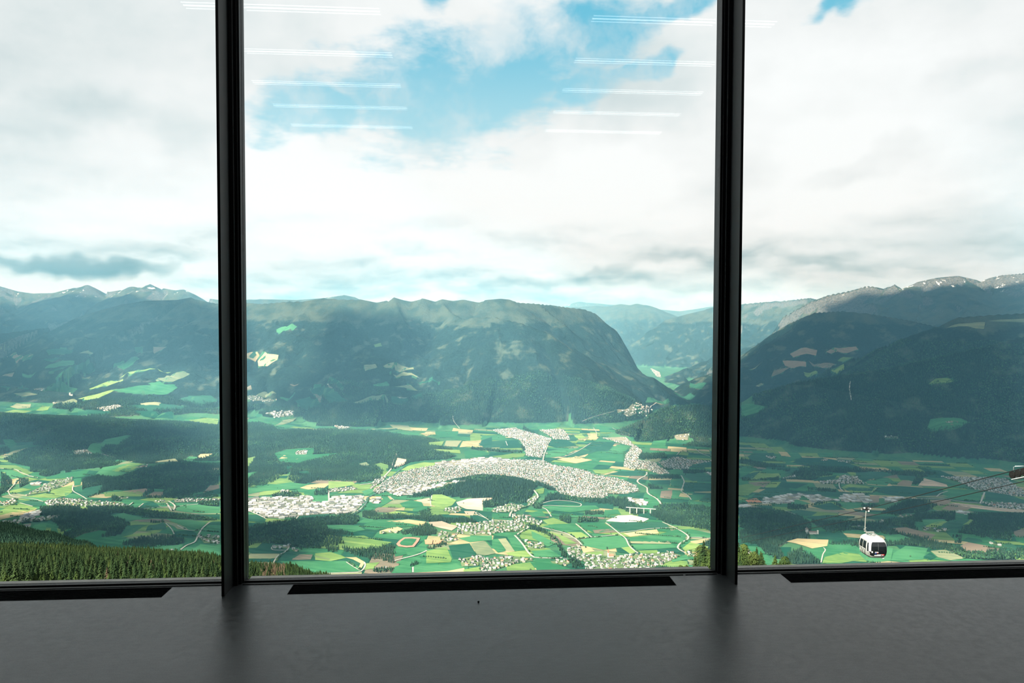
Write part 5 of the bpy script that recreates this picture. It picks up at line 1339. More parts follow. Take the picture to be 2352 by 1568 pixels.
road_mat = world_mat('pale_road', (0.30, 0.29, 0.265), 0.12, 0.05)
track_mat = world_mat('gravel_track', (0.32, 0.31, 0.27), 0.12, 0.05)
rail_mat = world_mat('river_water', (0.04, 0.09, 0.085), 0.15, 0.02, 0.25)
ROADS = [  # crop, line, width, kind, label
    (6, [650, 990, 760, 1015, 870, 1045, 960, 1100, 1000, 1140, 1010, 1150], 9, 0, 'pale lane curving through the meadows above the near village'),
    (6, [1220, 945, 1290, 1000, 1350, 1050, 1400, 1090, 1430, 1150, 1470, 1190, 1510, 1220], 9, 0, 'pale lane running down between the large meadows to the near village'),
    (6, [950, 955, 1010, 1005, 1090, 1075], 8, 0, 'short straight lane between two green fields'),
    (6, [960, 1090, 1100, 1075, 1340, 1055], 7, 0, 'lane running across the meadows from track to track'),
    (6, [1340, 1035, 1480, 1020, 1620, 1000, 1830, 990], 7, 0, 'pale track along the yellow field'),
    (6, [1730, 940, 1840, 990, 1930, 1040, 1965, 1075, 1950, 1100, 1900, 1125, 1870, 1160, 1880, 1185, 1950, 1225], 10, 0, 'winding pale road by the wood at the right of the meadows'),
    (6, [1970, 1080, 2060, 1078, 2140, 1090, 2200, 1075], 8, 0, 'branch lane leading off the winding road'),
    (6, [400, 1060, 430, 1090, 480, 1150, 520, 1210, 570, 1255, 620, 1262, 720, 1265, 830, 1262], 11, 0, 'pale village road bending below the long fields'),
    (6, [510, 975, 520, 990, 470, 1020, 410, 1060], 11, 0, 'pale road leaving the upper village'),
    (6, [70, 1240, 110, 1280, 130, 1300, 100, 1380], 8, 0, 'lane between houses at the lower middle'),
    (6, [355, 890, 370, 850, 430, 820, 520, 790, 560, 750, 610, 710, 570, 650], 13, 0, 'broad pale road climbing round the wooded hill'),
    (6, [650, 810, 690, 830, 730, 890], 9, 0, 'lane at the bend below the river wood'), (6, [650, 770, 760, 745, 880, 750, 960, 765, 1000, 780, 980, 800, 900, 800, 720, 790, 650, 795], 8, 0, 'looping pale track on the terrace below the river'),
    (6, [50, 850, 60, 870, 140, 905], 7, 0, 'short pale lane beside the dark green field'),
    (6, [760, 365, 860, 345, 960, 305, 1090, 225], 8, 0, 'straight road across the fields behind the town'), (6, [1860, 335, 1900, 300, 1970, 310], 8, 0, 'curved lane above the houses on the right'),
    (6, [2030, 280, 2080, 320, 2160, 350], 8, 0, 'lane descending beside the wood on the right'), (6, [1900, 660, 1920, 600, 1925, 570, 1900, 520], 10, 0, 'pale road between fields near the right mullion'),
    (6, [1900, 665, 1960, 700, 1990, 740], 8, 0, 'farm lane ending at the wood near the right mullion'), (6, [1590, 490, 1580, 520, 1510, 560, 1520, 590, 1590, 630, 1600, 680, 1680, 730, 1720, 780], 14, 0, 'main road curving past the right end of the town'),
    (6, [660, 190, 700, 230, 680, 290, 660, 350, 650, 400, 600, 480], 12, 0, 'road entering the town from the valley behind'), (6, [320, 210, 335, 250], 7, 0, 'short lane by the far village'),
    (6, [1110, 90, 1135, 130, 1140, 160], 7, 0, 'lane among the far fields'), (6, [1280, 90, 1320, 110, 1440, 150, 1380, 160], 7, 0, 'looping lane on the far fields'),
    (5, [370, 1330, 400, 1280, 430, 1240, 500, 1200, 540, 1140], 8, 0, 'pale lane rising from the near trees to a hamlet'), (5, [370, 1165, 380, 1190, 520, 1195], 7, 0, 'lane in front of the hamlet below the dark wood'),
    (5, [780, 1405, 900, 1402, 1060, 1395, 1170, 1385, 1210, 1330, 1200, 1300], 8, 0, 'pale track along the lower edge of the meadow'), (5, [1470, 1290, 1560, 1265, 1660, 1240, 1740, 1210, 1770, 1190], 10, 0, 'pale lane along the hedge at the sports ground'),
    (5, [1040, 1300, 1100, 1340, 1160, 1375], 6, 0, 'footpath across the green meadow'), (5, [1490, 310, 1490, 340, 1460, 400, 1450, 450, 1400, 510, 1340, 565, 1260, 590, 1150, 605], 13, 0, 'motor road coming out of the wood towards the factories'),
    (5, [880, 650, 885, 760], 12, 0, 'straight street through the factory estate'), (5, [1200, 730, 1220, 760, 1180, 810, 1120, 850, 1050, 870], 10, 0, 'road beside the river at the factory estate'),
    (5, [90, 835, 160, 840, 240, 870, 320, 910], 10, 0, 'pale road bounding the factory estate'), (5, [580, 920, 610, 885], 9, 0, 'short lane off the factory estate'), (5, [1780, 1100, 1950, 1110, 2060, 1090], 9, 0, 'street beside the tennis courts'),
    (5, [1640, 1345, 1640, 1400], 9, 0, 'pale lane end at the lowest field'), (5, [2210, 850, 2260, 880, 2320, 920], 7, 0, 'pale lane across the dark field'), (5, [2230, 1240, 2290, 1280, 2270, 1400], 10, 0, 'village lane by the new houses'),
    (5, [1810, 700, 1800, 760, 1805, 800], 7, 0, 'hedge lane between two fields'), (5, [1415, 700, 1470, 740], 6, 0, 'path between playing fields'),
    (2, [0, 360, 130, 370, 180, 395, 260, 425, 330, 440], 11, 0, 'pale highway entering from the left'), (2, [630, 500, 625, 550, 690, 590, 745, 625], 8, 0, 'curving pale lane beside the light green field'),
    (2, [60, 560, 120, 500, 150, 460, 260, 430], 8, 0, 'lane climbing to the highway at far left'), (2, [1430, 660, 1450, 690, 1475, 725, 1500, 690, 1480, 660, 1440, 640], 11, 0, 'looped junction of pale roads'),
    (2, [1090, 690, 1140, 650], 8, 0, 'short street at the end of the village'), (2, [1180, 700, 1230, 660], 8, 0, 'lane between two dark green fields'), (2, [1230, 705, 1350, 695, 1440, 690], 7, 0, 'lane along the valley fields at left'),
    (2, [1500, 690, 1600, 675, 1710, 665], 9, 0, 'road leading right from the junction'), (2, [1640, 752, 1885, 748], 7, 0, 'straight lane across the dark fields'), (2, [1800, 820, 1740, 870, 1700, 930, 1670, 990, 1600, 1020, 1540, 1065], 9, 0, 'pale road descending to the hamlet behind the trees'),
    (2, [1420, 830, 1470, 880, 1495, 930], 6, 0, 'footpath through the shaded meadow'), (2, [1520, 850, 1610, 890, 1710, 890], 6, 0, 'track across the shaded meadow'), (2, [370, 645, 280, 620, 160, 610, 90, 590, 70, 550], 7, 0, 'lane round the village at left'),
    (2, [540, 615, 640, 625, 750, 640], 9, 0, 'road in front of the left village'), (2, [170, 655, 280, 685], 7, 0, 'short lane at the light field'), (2, [870, 235, 1000, 270], 6, 0, 'forest road on the left hill'),
    (8, [860, 500, 870, 560, 900, 590, 940, 600], 8, 0, 'lane curling round the dark field on the right'), (8, [1130, 600, 1175, 560], 7, 0, 'pale lane at the edge of the lit field'), (8, [1230, 640, 1400, 650, 1700, 655, 1900, 680, 2100, 690], 13, 0, 'highway along the floor of the right valley'),
    (8, [2000, 690, 2020, 640, 2035, 600], 12, 0, 'road from the highway into the town on the right'), (8, [1650, 635, 1680, 610, 1740, 590], 8, 0, 'lane crossing the dark meadow on the right'), (8, [430, 745, 520, 780], 6, 0, 'farm track behind the dark wood'),
    (8, [740, 1045, 755, 1065, 735, 1100, 720, 1165], 6, 0, 'pale track running down the nearest green meadow'), (8, [1740, 690, 2000, 715, 2200, 740, 2352, 760], 12, 0, 'gravel works road on the right'),
    (4, [1410, 1150, 1550, 1110, 1600, 1080], 9, 0, 'road up the side valley'), (4, [930, 1250, 1000, 1220, 1100, 1190, 1220, 1160], 9, 0, 'lane at the foot of the massif'), (4, [1640, 860, 1660, 920], 8, 0, 'bridge road in the side valley'),
    (3, [2000, 1200, 2010, 1250, 2060, 1310], 10, 0, 'pale gully track at the mountain foot'), (7, [955, 965, 950, 1030, 965, 1120], 12, 0, 'bare strip cut straight down the dark forest'),
    (5, [1230, 720, 1220, 760, 1170, 830, 1100, 870, 1040, 880], 14, 2, 'dark river bending round the factory estate'), (5, [1230, 720, 1290, 690, 1380, 640, 1400, 600, 1440, 540, 1560, 440], 13, 2, 'river running between factories and town'),
]


def line_ground(c, pts, sub=6):
    a = crop_px(c, pts)
    out = []
    n = len(a)
    for i in range(n - 1):                                            # smooth line through the points
        p0, p1, p2, p3 = a[max(i - 1, 0)], a[i], a[i + 1], a[min(i + 2, n - 1)]
        for k in range(sub):
            t = k / sub
            out.append(0.5 * (2 * p1 + (p2 - p0) * t + (2 * p0 - 5 * p1 + 4 * p2 - p3) * t * t + (3 * p1 - p0 - 3 * p2 + p3) * t ** 3))
    out.append(a[-1])
    out = np.array(out)
    g = cast(out[:, 0], out[:, 1], 1500.0)
    g = g[~np.isnan(g[:, 0])]
    return g[:, :2]


ROAD_LINES = []
for c, pts, w, kd, lab in ROADS:
    g = line_ground(c, pts)
    if len(g) < 2: continue
    keep = [0]
    for i in range(1, len(g)):
        if np.linalg.norm(g[i] - g[keep[-1]]) > 12: keep.append(i)
    g = g[keep]
    if len(g) < 2: continue
    jump = np.linalg.norm(np.diff(g, axis=0), axis=1)
    if jump.max() > 1500: continue
    ROAD_LINES.append((g, w))
    g = np.concatenate([np.linspace(a, b, max(1, int(np.linalg.norm(b - a) / 40)), endpoint=False) for a, b in zip(g[:-1], g[1:])] + [g[-1:]])
    tn = np.gradient(g, axis=0); tn /= np.maximum(np.linalg.norm(tn, axis=1), 1e-6)[:, None]
    nn = np.stack([-tn[:, 1], tn[:, 0]], -1)
    w2 = w * 0.5
    Lf, Rg = g + nn * w2, g - nn * w2
    zl = ground_z(Lf[:, 0], Lf[:, 1]); zr = ground_z(Rg[:, 0], Rg[:, 1])
    z = np.maximum(zl, zr) + 3.4 + g[:, 1] * 0.0003
    n = len(g)
    V = [(a[0], a[1], k) for a, k in zip(Lf, z)] + [(a[0], a[1], k) for a, k in zip(Rg, z)]
    F = [(i, i + n, i + n + 1, i + 1) for i in range(n - 1)]
    o = obj('river' if kd == 2 else 'road', mesh_from('road', V, F, (road_mat, track_mat, rail_mat)[kd]))
    tag(o, lab, kind='structure')

# ------------------------------------------------------------------ houses
WALLS = [world_mat('render_white', (0.5180, 0.5106, 0.4884), 0.06, 0.3), world_mat('render_cream', (0.5180, 0.4588, 0.3700), 0.06, 0.3), world_mat('render_grey', (0.3700, 0.3700, 0.3626), 0.06, 0.3)]
ROOFS = [world_mat('roof_grey', (0.2220, 0.2220, 0.2220), 0.15, 0.3), world_mat('roof_brown', (0.1332, 0.1147, 0.1036), 0.15, 0.3), world_mat('roof_red', (0.3700, 0.1628, 0.1110), 0.12, 0.3),
         world_mat('roof_light_metal', (0.3680, 0.3840, 0.3920), 0.08, 0.3), world_mat('roof_slate', (0.0888, 0.0962, 0.1036), 0.15, 0.3)]
wood_dark = world_mat('dark_balcony_wood', (0.10, 0.06, 0.035), 0.2, 0.5)


def house_parts(w, d, h, rh, ov=0.7):
    """gabled house along x: wall mesh, roof mesh (verts, faces)"""
    x, y = w / 2, d / 2
    wv = [(-x, -y, -6), (x, -y, -6), (x, y, -6), (-x, y, -6), (-x, -y, h), (x, -y, h), (x, y, h), (-x, y, h), (-x, 0, h + rh), (x, 0, h + rh)]
    wf = [(0, 1, 5, 4), (2, 3, 7, 6), (1, 2, 6, 9, 5), (3, 0, 4, 8, 7)]
    X, Y = x + ov, y + ov
    zb = h - rh * ov / y
    t = 0.35
    rv = [(-X, -Y, zb), (X, -Y, zb), (X, 0, h + rh), (-X, 0, h + rh), (X, Y, zb), (-X, Y, zb),
          (-X, -Y, zb + t), (X, -Y, zb + t), (X, 0, h + rh + t), (-X, 0, h + rh + t), (X, Y, zb + t), (-X, Y, zb + t)]
    rf = [(0, 3, 2, 1), (3, 5, 4, 2), (6, 7, 8, 9), (9, 8, 10, 11), (0, 1, 7, 6), (4, 5, 11, 10), (1, 2, 8, 7), (2, 4, 10, 8), (3, 0, 6, 9), (5, 3, 9, 11)]
    return (wv, wf), (rv, rf)


def hall_parts(w, d, h):
    m = MB().box(-w / 2, w / 2, -d / 2, d / 2, -5, h)
    r = MB().box(-w / 2 - 0.3, w / 2 + 0.3, -d / 2 - 0.3, d / 2 + 0.3, h, h + 0.6)
    return (m.v, m.f), (r.v, r.f)


KEEP_CLEAR = [tuple(cast([u_], [v_], 1500.0)[0][:2]) for u_, v_ in ((1403, 1280), (1865, 1226), (1718, 1292), (163, 908))]
sites = []
taken = {}
rh_ = random.Random(23)
roads_flat = [g for g, w in ROAD_LINES]
for ti, (p, sp, kind) in enumerate(town_polys):
    x0, y0 = p.min(0); x1, y1 = p.max(0)
    ang = rh_.uniform(-0.5, 0.5)
    sp = sp * (0.84 if kind == 'town' else 1.0)
    gx = np.arange(x0 - sp, x1 + sp, sp); gy = np.arange(y0 - sp, y1 + sp, sp)
    X, Y = [a.ravel() for a in np.meshgrid(gx, gy)]
    X = X + RNG.uniform(-0.3, 0.3, len(X)) * sp; Y = Y + RNG.uniform(-0.3, 0.3, len(Y)) * sp
    k = in_poly(X, Y, p)
    X, Y = X[k], Y[k]
    fill = 0.86 if kind in ('town', 'hall') else 0.80
    k = RNG.random(len(X)) < fill
    for a, b_ in zip(X[k], Y[k]):
        if kind == 'near':                                    # detached houses keep their distance
            cell = (int(a // 22), int(b_ // 22))
            if any((a - u_) ** 2 + (b_ - v_) ** 2 < 21.5 ** 2 for ci in (-1, 0, 1) for cj in (-1, 0, 1) for u_, v_ in taken.get((cell[0] + ci, cell[1] + cj), ())): continue
            taken.setdefault(cell, []).append((a, b_))
        if any((a - u_) ** 2 + (b_ - v_) ** 2 < 48 ** 2 for u_, v_ in KEEP_CLEAR): continue
        sites.append((a, b_, kind, ang, ti, sp))
sx = np.array([s[0] for s in sites]); sy = np.array([s[1] for s in sites])
sz = ground_z(sx, sy) + 1.0
spx = to_px(np.column_stack([sx, sy, sz]))
seen = (spx[:, 0] > -20) & (spx[:, 0] < 2372) & (spx[:, 1] < 1345)

# one of each kind, shared by all the houses that stand singly
KINDS = []
for (w, d, h, r) in ((15, 11, 6.5, 3.0), (16, 12, 8.0, 3.2), (17, 13, 9.0, 3.4), (13, 11, 6.0, 3.2)):
    KINDS.append(house_parts(w, d, h, r))
house_meshes = {}
for ki, (wp, rp) in enumerate(KINDS):
    for wi in range(3): house_meshes['w', ki, wi] = mesh_from('walls', wp[0], wp[1], WALLS[wi])
    for ri in range(5): house_meshes['r', ki, ri] = mesh_from('roof', rp[0], rp[1], ROOFS[ri])

near_ids = [i for i in range(len(sites)) if seen[i] and sites[i][2] == 'near']
near_ids.sort(key=lambda i: sy[i])
single = set(near_ids[:285])
VILLAGE = (('white walled house among the roofs of the nearest village below the middle pane', 'houses of the nearest village'),
           ('small house in a hamlet below the left or right pane', 'houses of the hamlets at the sides'))
CV, CF, CM_ = [], [], []
mats_all = WALLS + ROOFS
for i, (x, y, kind, ang, ti, sp) in enumerate(sites):
    a = ang + rh_.choice((0, 0, math.pi / 2)) + rh_.uniform(-0.12, 0.12)
    if not seen[i]: continue
    if i in single:
        ki = rh_.randrange(4); wi = rh_.choices(range(3), [7, 2, 1])[0]; ri = rh_.choices(range(5), [6, 3, 2, 3, 3])[0]
        o = obj('house', house_meshes['w', ki, wi], None, (x, y, sz[i]), a)
        rr = bpy.data.objects.new('roof', house_meshes['r', ki, ri]); COL.objects.link(rr); rr.parent = o
        side = 1 if (spx[i, 0] < 520 or spx[i, 0] > 1690) else 0
        roofw = ('grey', 'brown', 'red', 'pale metal', 'dark slate')[ri]; wallw = ('white', 'cream', 'grey')[wi]
        qx, qy = spx[i]
        where = ('in the hamlets below the %s pane' % ('left' if qx < 520 else 'right')) if side else 'in the village round the church' if (qx > 1285 and qy > 1235) else \
            'in the lowest village left of the church' if qy > 1255 else 'in the village beside the sports ground' if qy > 1185 else 'at the foot of the wooded hill'
        tag(o, '%s house with a %s gabled roof %s' % (wallw, roofw, where), 'house', '%s houses with %s roofs %s' % (wallw, roofw, where))
        continue
    if kind == 'hall':
        w = rh_.uniform(0.55, 1.15) * sp; d = rh_.uniform(0.45, 0.8) * sp; h = rh_.uniform(6, 11)
        wp, rp = hall_parts(w, d, h); wi = rh_.choices((0, 2), [3, 1])[0]; ri = rh_.choices((3, 0, 4), [5, 3, 1.5])[0]
    elif kind == 'tent':
        wp, rp = house_parts(8, 7, 1.5, 3.0, 0.2); wi, ri = 0, 3
    else:
        far = max(0.85, y / 7200)
        w = rh_.uniform(11, 18) * far; d = rh_.uniform(10, 13) * far; h = rh_.uniform(6, 11)
        wp, rp = house_parts(w, d, h, rh_.uniform(2.2, 3.6)); wi = rh_.choices(range(3), [7, 1, 2])[0]; ri = rh_.choices(range(5), [6, 3, 0.5, 3.5, 4])[0]
    c_, s_ = math.cos(a), math.sin(a)
    for (vv, ff), mi in ((wp, wi), (rp, 3 + ri)):
        b0 = len(CV)
        CV += [(x + v[0] * c_ - v[1] * s_, y + v[0] * s_ + v[1] * c_, sz[i] + v[2]) for v in vv]
        CF += [tuple(b0 + j for j in f) for f in ff]; CM_ += [mi] * len(ff)
me = mesh_from('distant_buildings', CV, CF)
for m in mats_all: me.materials.append(m)
me.polygons.foreach_set('material_index', np.array(CM_, np.int32))
tag(obj('distant_buildings', me), 'countless small white buildings of the towns on the valley floor', 'buildings', kind='stuff')

# ------------------------------------------------------------------ trees


def tree_mat(name, lo, hi, alt, scale=0.6):
    m, nt, N, b, out = new_mat(name)
    g = nt.nodes.new('ShaderNodeNewGeometry'); oi = nt.nodes.new('ShaderNodeObjectInfo')
    n = N.noise(g.outputs['Position'], scale, 3.0, 0.6)
    c = N.mix(N.sstep(n, 0.35, 0.65), lo, hi)
    c = N.mix(N.sstep(oi.outputs['Random'], 0.55, 1.0, 0, 0.8), c, alt)
    big = N.noise(g.outputs['Position'], 0.004, 2.0, 0.5)
    c = N.mix(N.sstep(big, 0.45, 0.7, 0, 0.5), c, alt)
    nt.links.new(c, b.inputs['Base Color']); b.inputs['Roughness'].default_value = 1.0; b.inputs['Specular IOR Level'].default_value = 0.08
    return m


fir_mat = tree_mat('fir_needles', (0.0112, 0.0252, 0.0112), (0.0238, 0.0448, 0.0168), (0.0364, 0.0588, 0.0210))
leaf_mat = tree_mat('young_leaf', (0.0210, 0.0406, 0.0126), (0.0420, 0.0672, 0.0196), (0.0574, 0.0812, 0.0238))
dead_mat = tree_mat('withered_needles', (0.0700, 0.0525, 0.0350), (0.1190, 0.0875, 0.0595), (0.0980, 0.0840, 0.0630))
bark_mat = plain('bark', (0.06, 0.045, 0.035), 0.95, 0, 0.2, 3.0, 0.1)
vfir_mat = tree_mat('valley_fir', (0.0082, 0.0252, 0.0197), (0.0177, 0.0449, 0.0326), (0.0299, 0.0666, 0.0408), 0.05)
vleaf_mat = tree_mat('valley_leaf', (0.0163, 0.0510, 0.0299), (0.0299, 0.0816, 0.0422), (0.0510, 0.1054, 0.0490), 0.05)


def fir_mesh(name, h, r, tiers, n, mat, seed, droop=0.32, rag=0.25):
    """conifer crown of drooping, ragged whorls"""
    rnd = random.Random(seed)
    V, F = [], []
    z0 = h * 0.10
    for k in range(tiers):
        t = k / tiers
        zb = z0 + (h - z0) * (t ** 0.9); zt = min(h, zb + (h - z0) / tiers * 1.75)
        if k == tiers - 1: zt = h
        rr = r * (1 - t) ** 0.85 + 0.08 * r
        b0 = len(V)
        ph = rnd.random() * 6.28
        for j in range(n):
            a = ph + 2 * math.pi * j / n
            q = rr * (1 + rag * rnd.uniform(-1, 1)) * (1.0 if j % 2 else 0.72)
            V.append((q * math.cos(a), q * math.sin(a), zb - droop * rr * (1.0 if j % 2 else 0.3) + rnd.uniform(-0.1, 0.1) * rr))
        V.append((0, 0, zt)); V.append((0, 0, zb + 0.25 * (zt - zb)))
        for j in range(n):
            j2 = (j + 1) % n
            F.append((b0 + j, b0 + j2, b0 + n)); F.append((b0 + j2, b0 + j, b0 + n + 1))
    return mesh_from(name, V, F, mat)


def trunk_mesh(h, r, mat):
    return MB().tube([(0, 0, -2.0), (0, 0, h * 0.9)], [r, r * 0.3], 6).mesh('trunk', mat)


def blob_mesh(name, h, r, mat, seed, sub=2):
    rnd = random.Random(seed)
    bm = bmesh.new(); bmesh.ops.create_icosphere(bm, subdivisions=sub, radius=1.0)
    for v in bm.verts:
        k = 1 + 0.28 * float(fbm(np.array([v.co.x * 2.2 + seed * 7 + v.co.z]), np.array([v.co.y * 2.2 + v.co.z * 1.7]), 3)[0]) + rnd.uniform(-0.10, 0.10)
        v.co = Vector((v.co.x * r * k, v.co.y * r * k, h * 0.56 + v.co.z * h * 0.46 * k))
    me = bpy.data.meshes.new(name); bm.to_mesh(me); bm.free(); me.materials.append(mat)
    return me


def feather_crown(name, h, r, n, mat, seed, leafy=False):
    """crown built of many small drooping sprays round a slim core"""
    rnd = random.Random(seed)
    V, F = [], []
    nc = 7
    for j in range(nc):                                       # core
        a = 2 * math.pi * j / nc
        k = 0.55 if not leafy else 0.6
        V.append((r * k * math.cos(a), r * k * math.sin(a), h * (0.14 if not leafy else 0.42)))
    V.append((0, 0, h * 0.97)); V.append((0, 0, h * 0.10))
    for j in range(nc):
        F.append((j, (j + 1) % nc, nc)); F.append(((j + 1) % nc, j, nc + 1))
    for _ in range(n):
        a = rnd.random() * 6.283
        if leafy:
            zc_ = rnd.uniform(-0.9, 1.0); rr = r * math.sqrt(max(0.02, 1 - zc_ * zc_)) * rnd.uniform(0.62, 1.1) * (1 + 0.22 * math.sin(3 * a + seed) * math.cos(4 * zc_)); z = h * 0.56 + zc_ * h * 0.43
            ln = r * rnd.uniform(0.11, 0.24); wd = ln * rnd.uniform(0.7, 1.1); dr = rnd.uniform(-0.5, 0.5) + zc_ * -0.9
        else:
            t = rnd.random() ** 1.25; z = h * (0.06 + 0.92 * t); rr = r * (1 - t) ** 0.9 * rnd.uniform(0.55, 1.15) + 0.05
            ln = r * (0.20 + 0.34 * (1 - t)) * rnd.uniform(0.7, 1.3); wd = ln * rnd.uniform(0.45, 0.8); dr = -rnd.uniform(0.25, 0.8)
        ca, sa = math.cos(a), math.sin(a)
        r0 = max(0.0, rr - ln * 0.6); r1 = rr + ln * 0.4
        b0 = len(V)
        V += [(r0 * ca, r0 * sa, z + ln * 0.15), ((rr * ca) - sa * wd * 0.5, (rr * sa) + ca * wd * 0.5, z + dr * ln * 0.5 + rnd.uniform(-0.1, 0.1)),
              (r1 * ca, r1 * sa, z + dr * ln), ((rr * ca) + sa * wd * 0.5, (rr * sa) - ca * wd * 0.5, z + dr * ln * 0.5 + rnd.uniform(-0.1, 0.1))]
        F += [(b0, b0 + 3, b0 + 2), (b0, b0 + 2, b0 + 1)]
    return mesh_from(name, V, F, mat)


near_firs = [feather_crown('crown', 12.5, 2.7, 330, fir_mat, 1), feather_crown('crown', 14.5, 2.9, 380, fir_mat, 2), feather_crown('crown', 10.0, 2.9, 330, leaf_mat, 3), feather_crown('crown', 12.0, 2.0, 190, dead_mat, 4)]
near_trunk = [trunk_mesh(12.5, 0.24, bark_mat), trunk_mesh(14.5, 0.27, bark_mat), trunk_mesh(9.0, 0.2, bark_mat), trunk_mesh(12, 0.2, bark_mat)]
leafy_trunk = trunk_mesh(5.0, 0.2, bark_mat)
knoll_leaf = [feather_crown('crown', 8.5, 2.4, 1300, leaf_mat, 5, True), feather_crown('crown', 7.4, 2.5, 1300, leaf_mat, 6, True)]

# slope below the window: candidates on a jittered grid
cand = []


def scatter(x0, x1, y0, y1, sp, seed):
    rg = np.random.default_rng(seed)
    gx = np.arange(x0, x1, sp); gy = np.arange(y0, y1, sp)
    X, Y = [a.ravel() for a in np.meshgrid(gx, gy)]
    return X + rg.uniform(-0.45, 0.45, len(X)) * sp, Y + rg.uniform(-0.45, 0.45, len(Y)) * sp


X, Y = scatter(-1500, -150, 300, 1500, 5.6, 1)
Z = ground_z(X, Y); PXY = to_px(np.column_stack([X, Y, Z]))
lim = np.interp(PXY[:, 0], [-60, 510, 640, 730, 800], [1420, 1420, 1420, 1390, 1300])
k = (PXY[:, 0] > -420) & (PXY[:, 0] < 760) & (PXY[:, 1] < 1372) & (Y > 290)
ridge_y = np.interp(PXY[:, 0], [0, 560, 650, 730, 800], [1250, 1200, 1150, 1050, 980])
k &= Y < ridge_y
k &= ~((PXY[:, 0] > 700) & (PXY[:, 1] < 1318))
NX, NY, NZ, NP = X[k], Y[k], Z[k], PXY[k]
X2, Y2 = scatter(40, 260, 170, 520, 4.6, 2)
Z2 = ground_z(X2, Y2); P2 = to_px(np.column_stack([X2, Y2, Z2]))
k2 = (P2[:, 0] > 1560) & (P2[:, 0] < 1815) & (P2[:, 1] < 1345) & (Y2 < np.interp(P2[:, 0], [1560, 1640, 1720, 1815], [300, 360, 330, 300]))
k2 &= RNG.random(len(X2)) < np.interp(P2[:, 0], [1560, 1600, 1650, 1720, 1760, 1815], [0.3, 0.8, 1.0, 0.8, 0.45, 0.25])
idx2 = []
for i in np.where(k2)[0]:
    if idx2 and np.min((X2[idx2] - X2[i]) ** 2 + (Y2[idx2] - Y2[i]) ** 2) < 7.0 ** 2: continue
    idx2.append(i)
k2 = np.zeros(len(X2), bool); k2[idx2] = True

# the slope trees nearest to the window stand singly, the others follow as one wood
size_n = 14.0 / NY
vis_top = np.full(len(NX), True)
order = np.argsort(NY)
pick = []
for i in order:
    if not (1215 < NP[i, 1] < 1352 and -20 < NP[i, 0] < 745): continue
    if pick and np.min((NX[pick] - NX[i]) ** 2 + (NY[pick] - NY[i]) ** 2) < 7.6 ** 2: continue
    pick.append(i)
    if len(pick) == 215: break
picked = set(pick)
fir_labels = {}
rt = random.Random(31)


def put_tree(kind, crown, trunk, loc, s, rz, label, group):
    o = empty(kind, loc, rz)
    o.scale = (s[0], s[0], s[1])
    tag(o, label, 'tree', group)
    for nm, me in (('crown', crown), ('trunk', trunk)):
        c_ = bpy.data.objects.new(nm, me); COL.objects.link(c_); c_.parent = o
    return o


GROUP_PTS = {}


def add_pts(key, x, y, z, sx_, sz_):
    GROUP_PTS.setdefault(key, []).append(np.column_stack([x, y, z, sx_, sz_]))


for i in range(len(NX)):
    px = NP[i, 0]
    dead = (600 < px < 655 and rt.random() < 0.62) or rt.random() < 0.012
    v = 3 if dead else rt.choices((0, 1, 2), [4, 3, 4])[0]
    s = rt.uniform(0.62, 1.12)
    if i in picked:
        lab = {3: 'withered brown conifer on the near slope', 2: 'bright green young conifer on the near wooded slope', 0: 'dark green fir on the near wooded slope', 1: 'tall dark green fir on the near wooded slope'}[v]
        side = ('at the left picture edge' if px < 170 else 'below the left pane' if px < 350 else 'beside the left mullion') if px < 520 else 'in the middle pane'
        side = ('low ' if NP[i, 1] > 1312 else 'higher ') + side
        put_tree('conifer', near_firs[v], near_trunk[v], (NX[i], NY[i], NZ[i]), (s * rt.uniform(0.9, 1.2), s), rt.random() * 6.28, lab + ' ' + side, lab.split(' on ')[0] + 's ' + side)
    else:
        add_pts('near%d' % v, [NX[i]], [NY[i]], [NZ[i]], [s * rt.uniform(0.9, 1.2)], [s])
for x, y, z, p in zip(X2[k2], Y2[k2], Z2[k2], P2[k2]):
    s = rt.uniform(0.75, 1.35) * float(np.interp(p[0], [1560, 1600, 1645, 1690, 1740, 1815], [0.6, 0.85, 1.05, 1.0, 0.75, 0.7]))
    side = 'left of the right mullion' if p[0] < 1670 else 'right of the right mullion'
    if rt.random() < 0.4:
        v = rt.choice((0, 1))
        put_tree('leafy_tree', knoll_leaf[v], leafy_trunk, (x, y, z - 0.5), (s, s), rt.random() * 6.28, 'bushy yellow green tree on the knoll %s' % side, 'bushy trees on the knoll %s' % side)
    else:
        v = rt.choice((0, 2))
        put_tree('conifer', near_firs[v], near_trunk[v], (x, y, z - 0.5), (s * 0.85, s * 0.78), rt.random() * 6.28, 'slim green conifer on the knoll %s' % side, 'slim conifers on the knoll %s' % side)

# woods farther down and across the valley
X, Y = scatter(-3700, 200, 1350, 3600, 9.0, 4)
Z = ground_z(X, Y); PP = to_px(np.column_stack([X, Y, Z]))
k = (PP[:, 0] > -420) & (PP[:, 0] < 330) & (PP[:, 1] < 1300) & (forest_at(X, Y) > 0.5)
k &= (Y > np.interp(PP[:, 0], [0, 560], [1250, 1250]))
add_pts('slope', X[k], Y[k], Z[k], RNG.uniform(0.9, 1.3, k.sum()), RNG.uniform(0.8, 1.3, k.sum()))

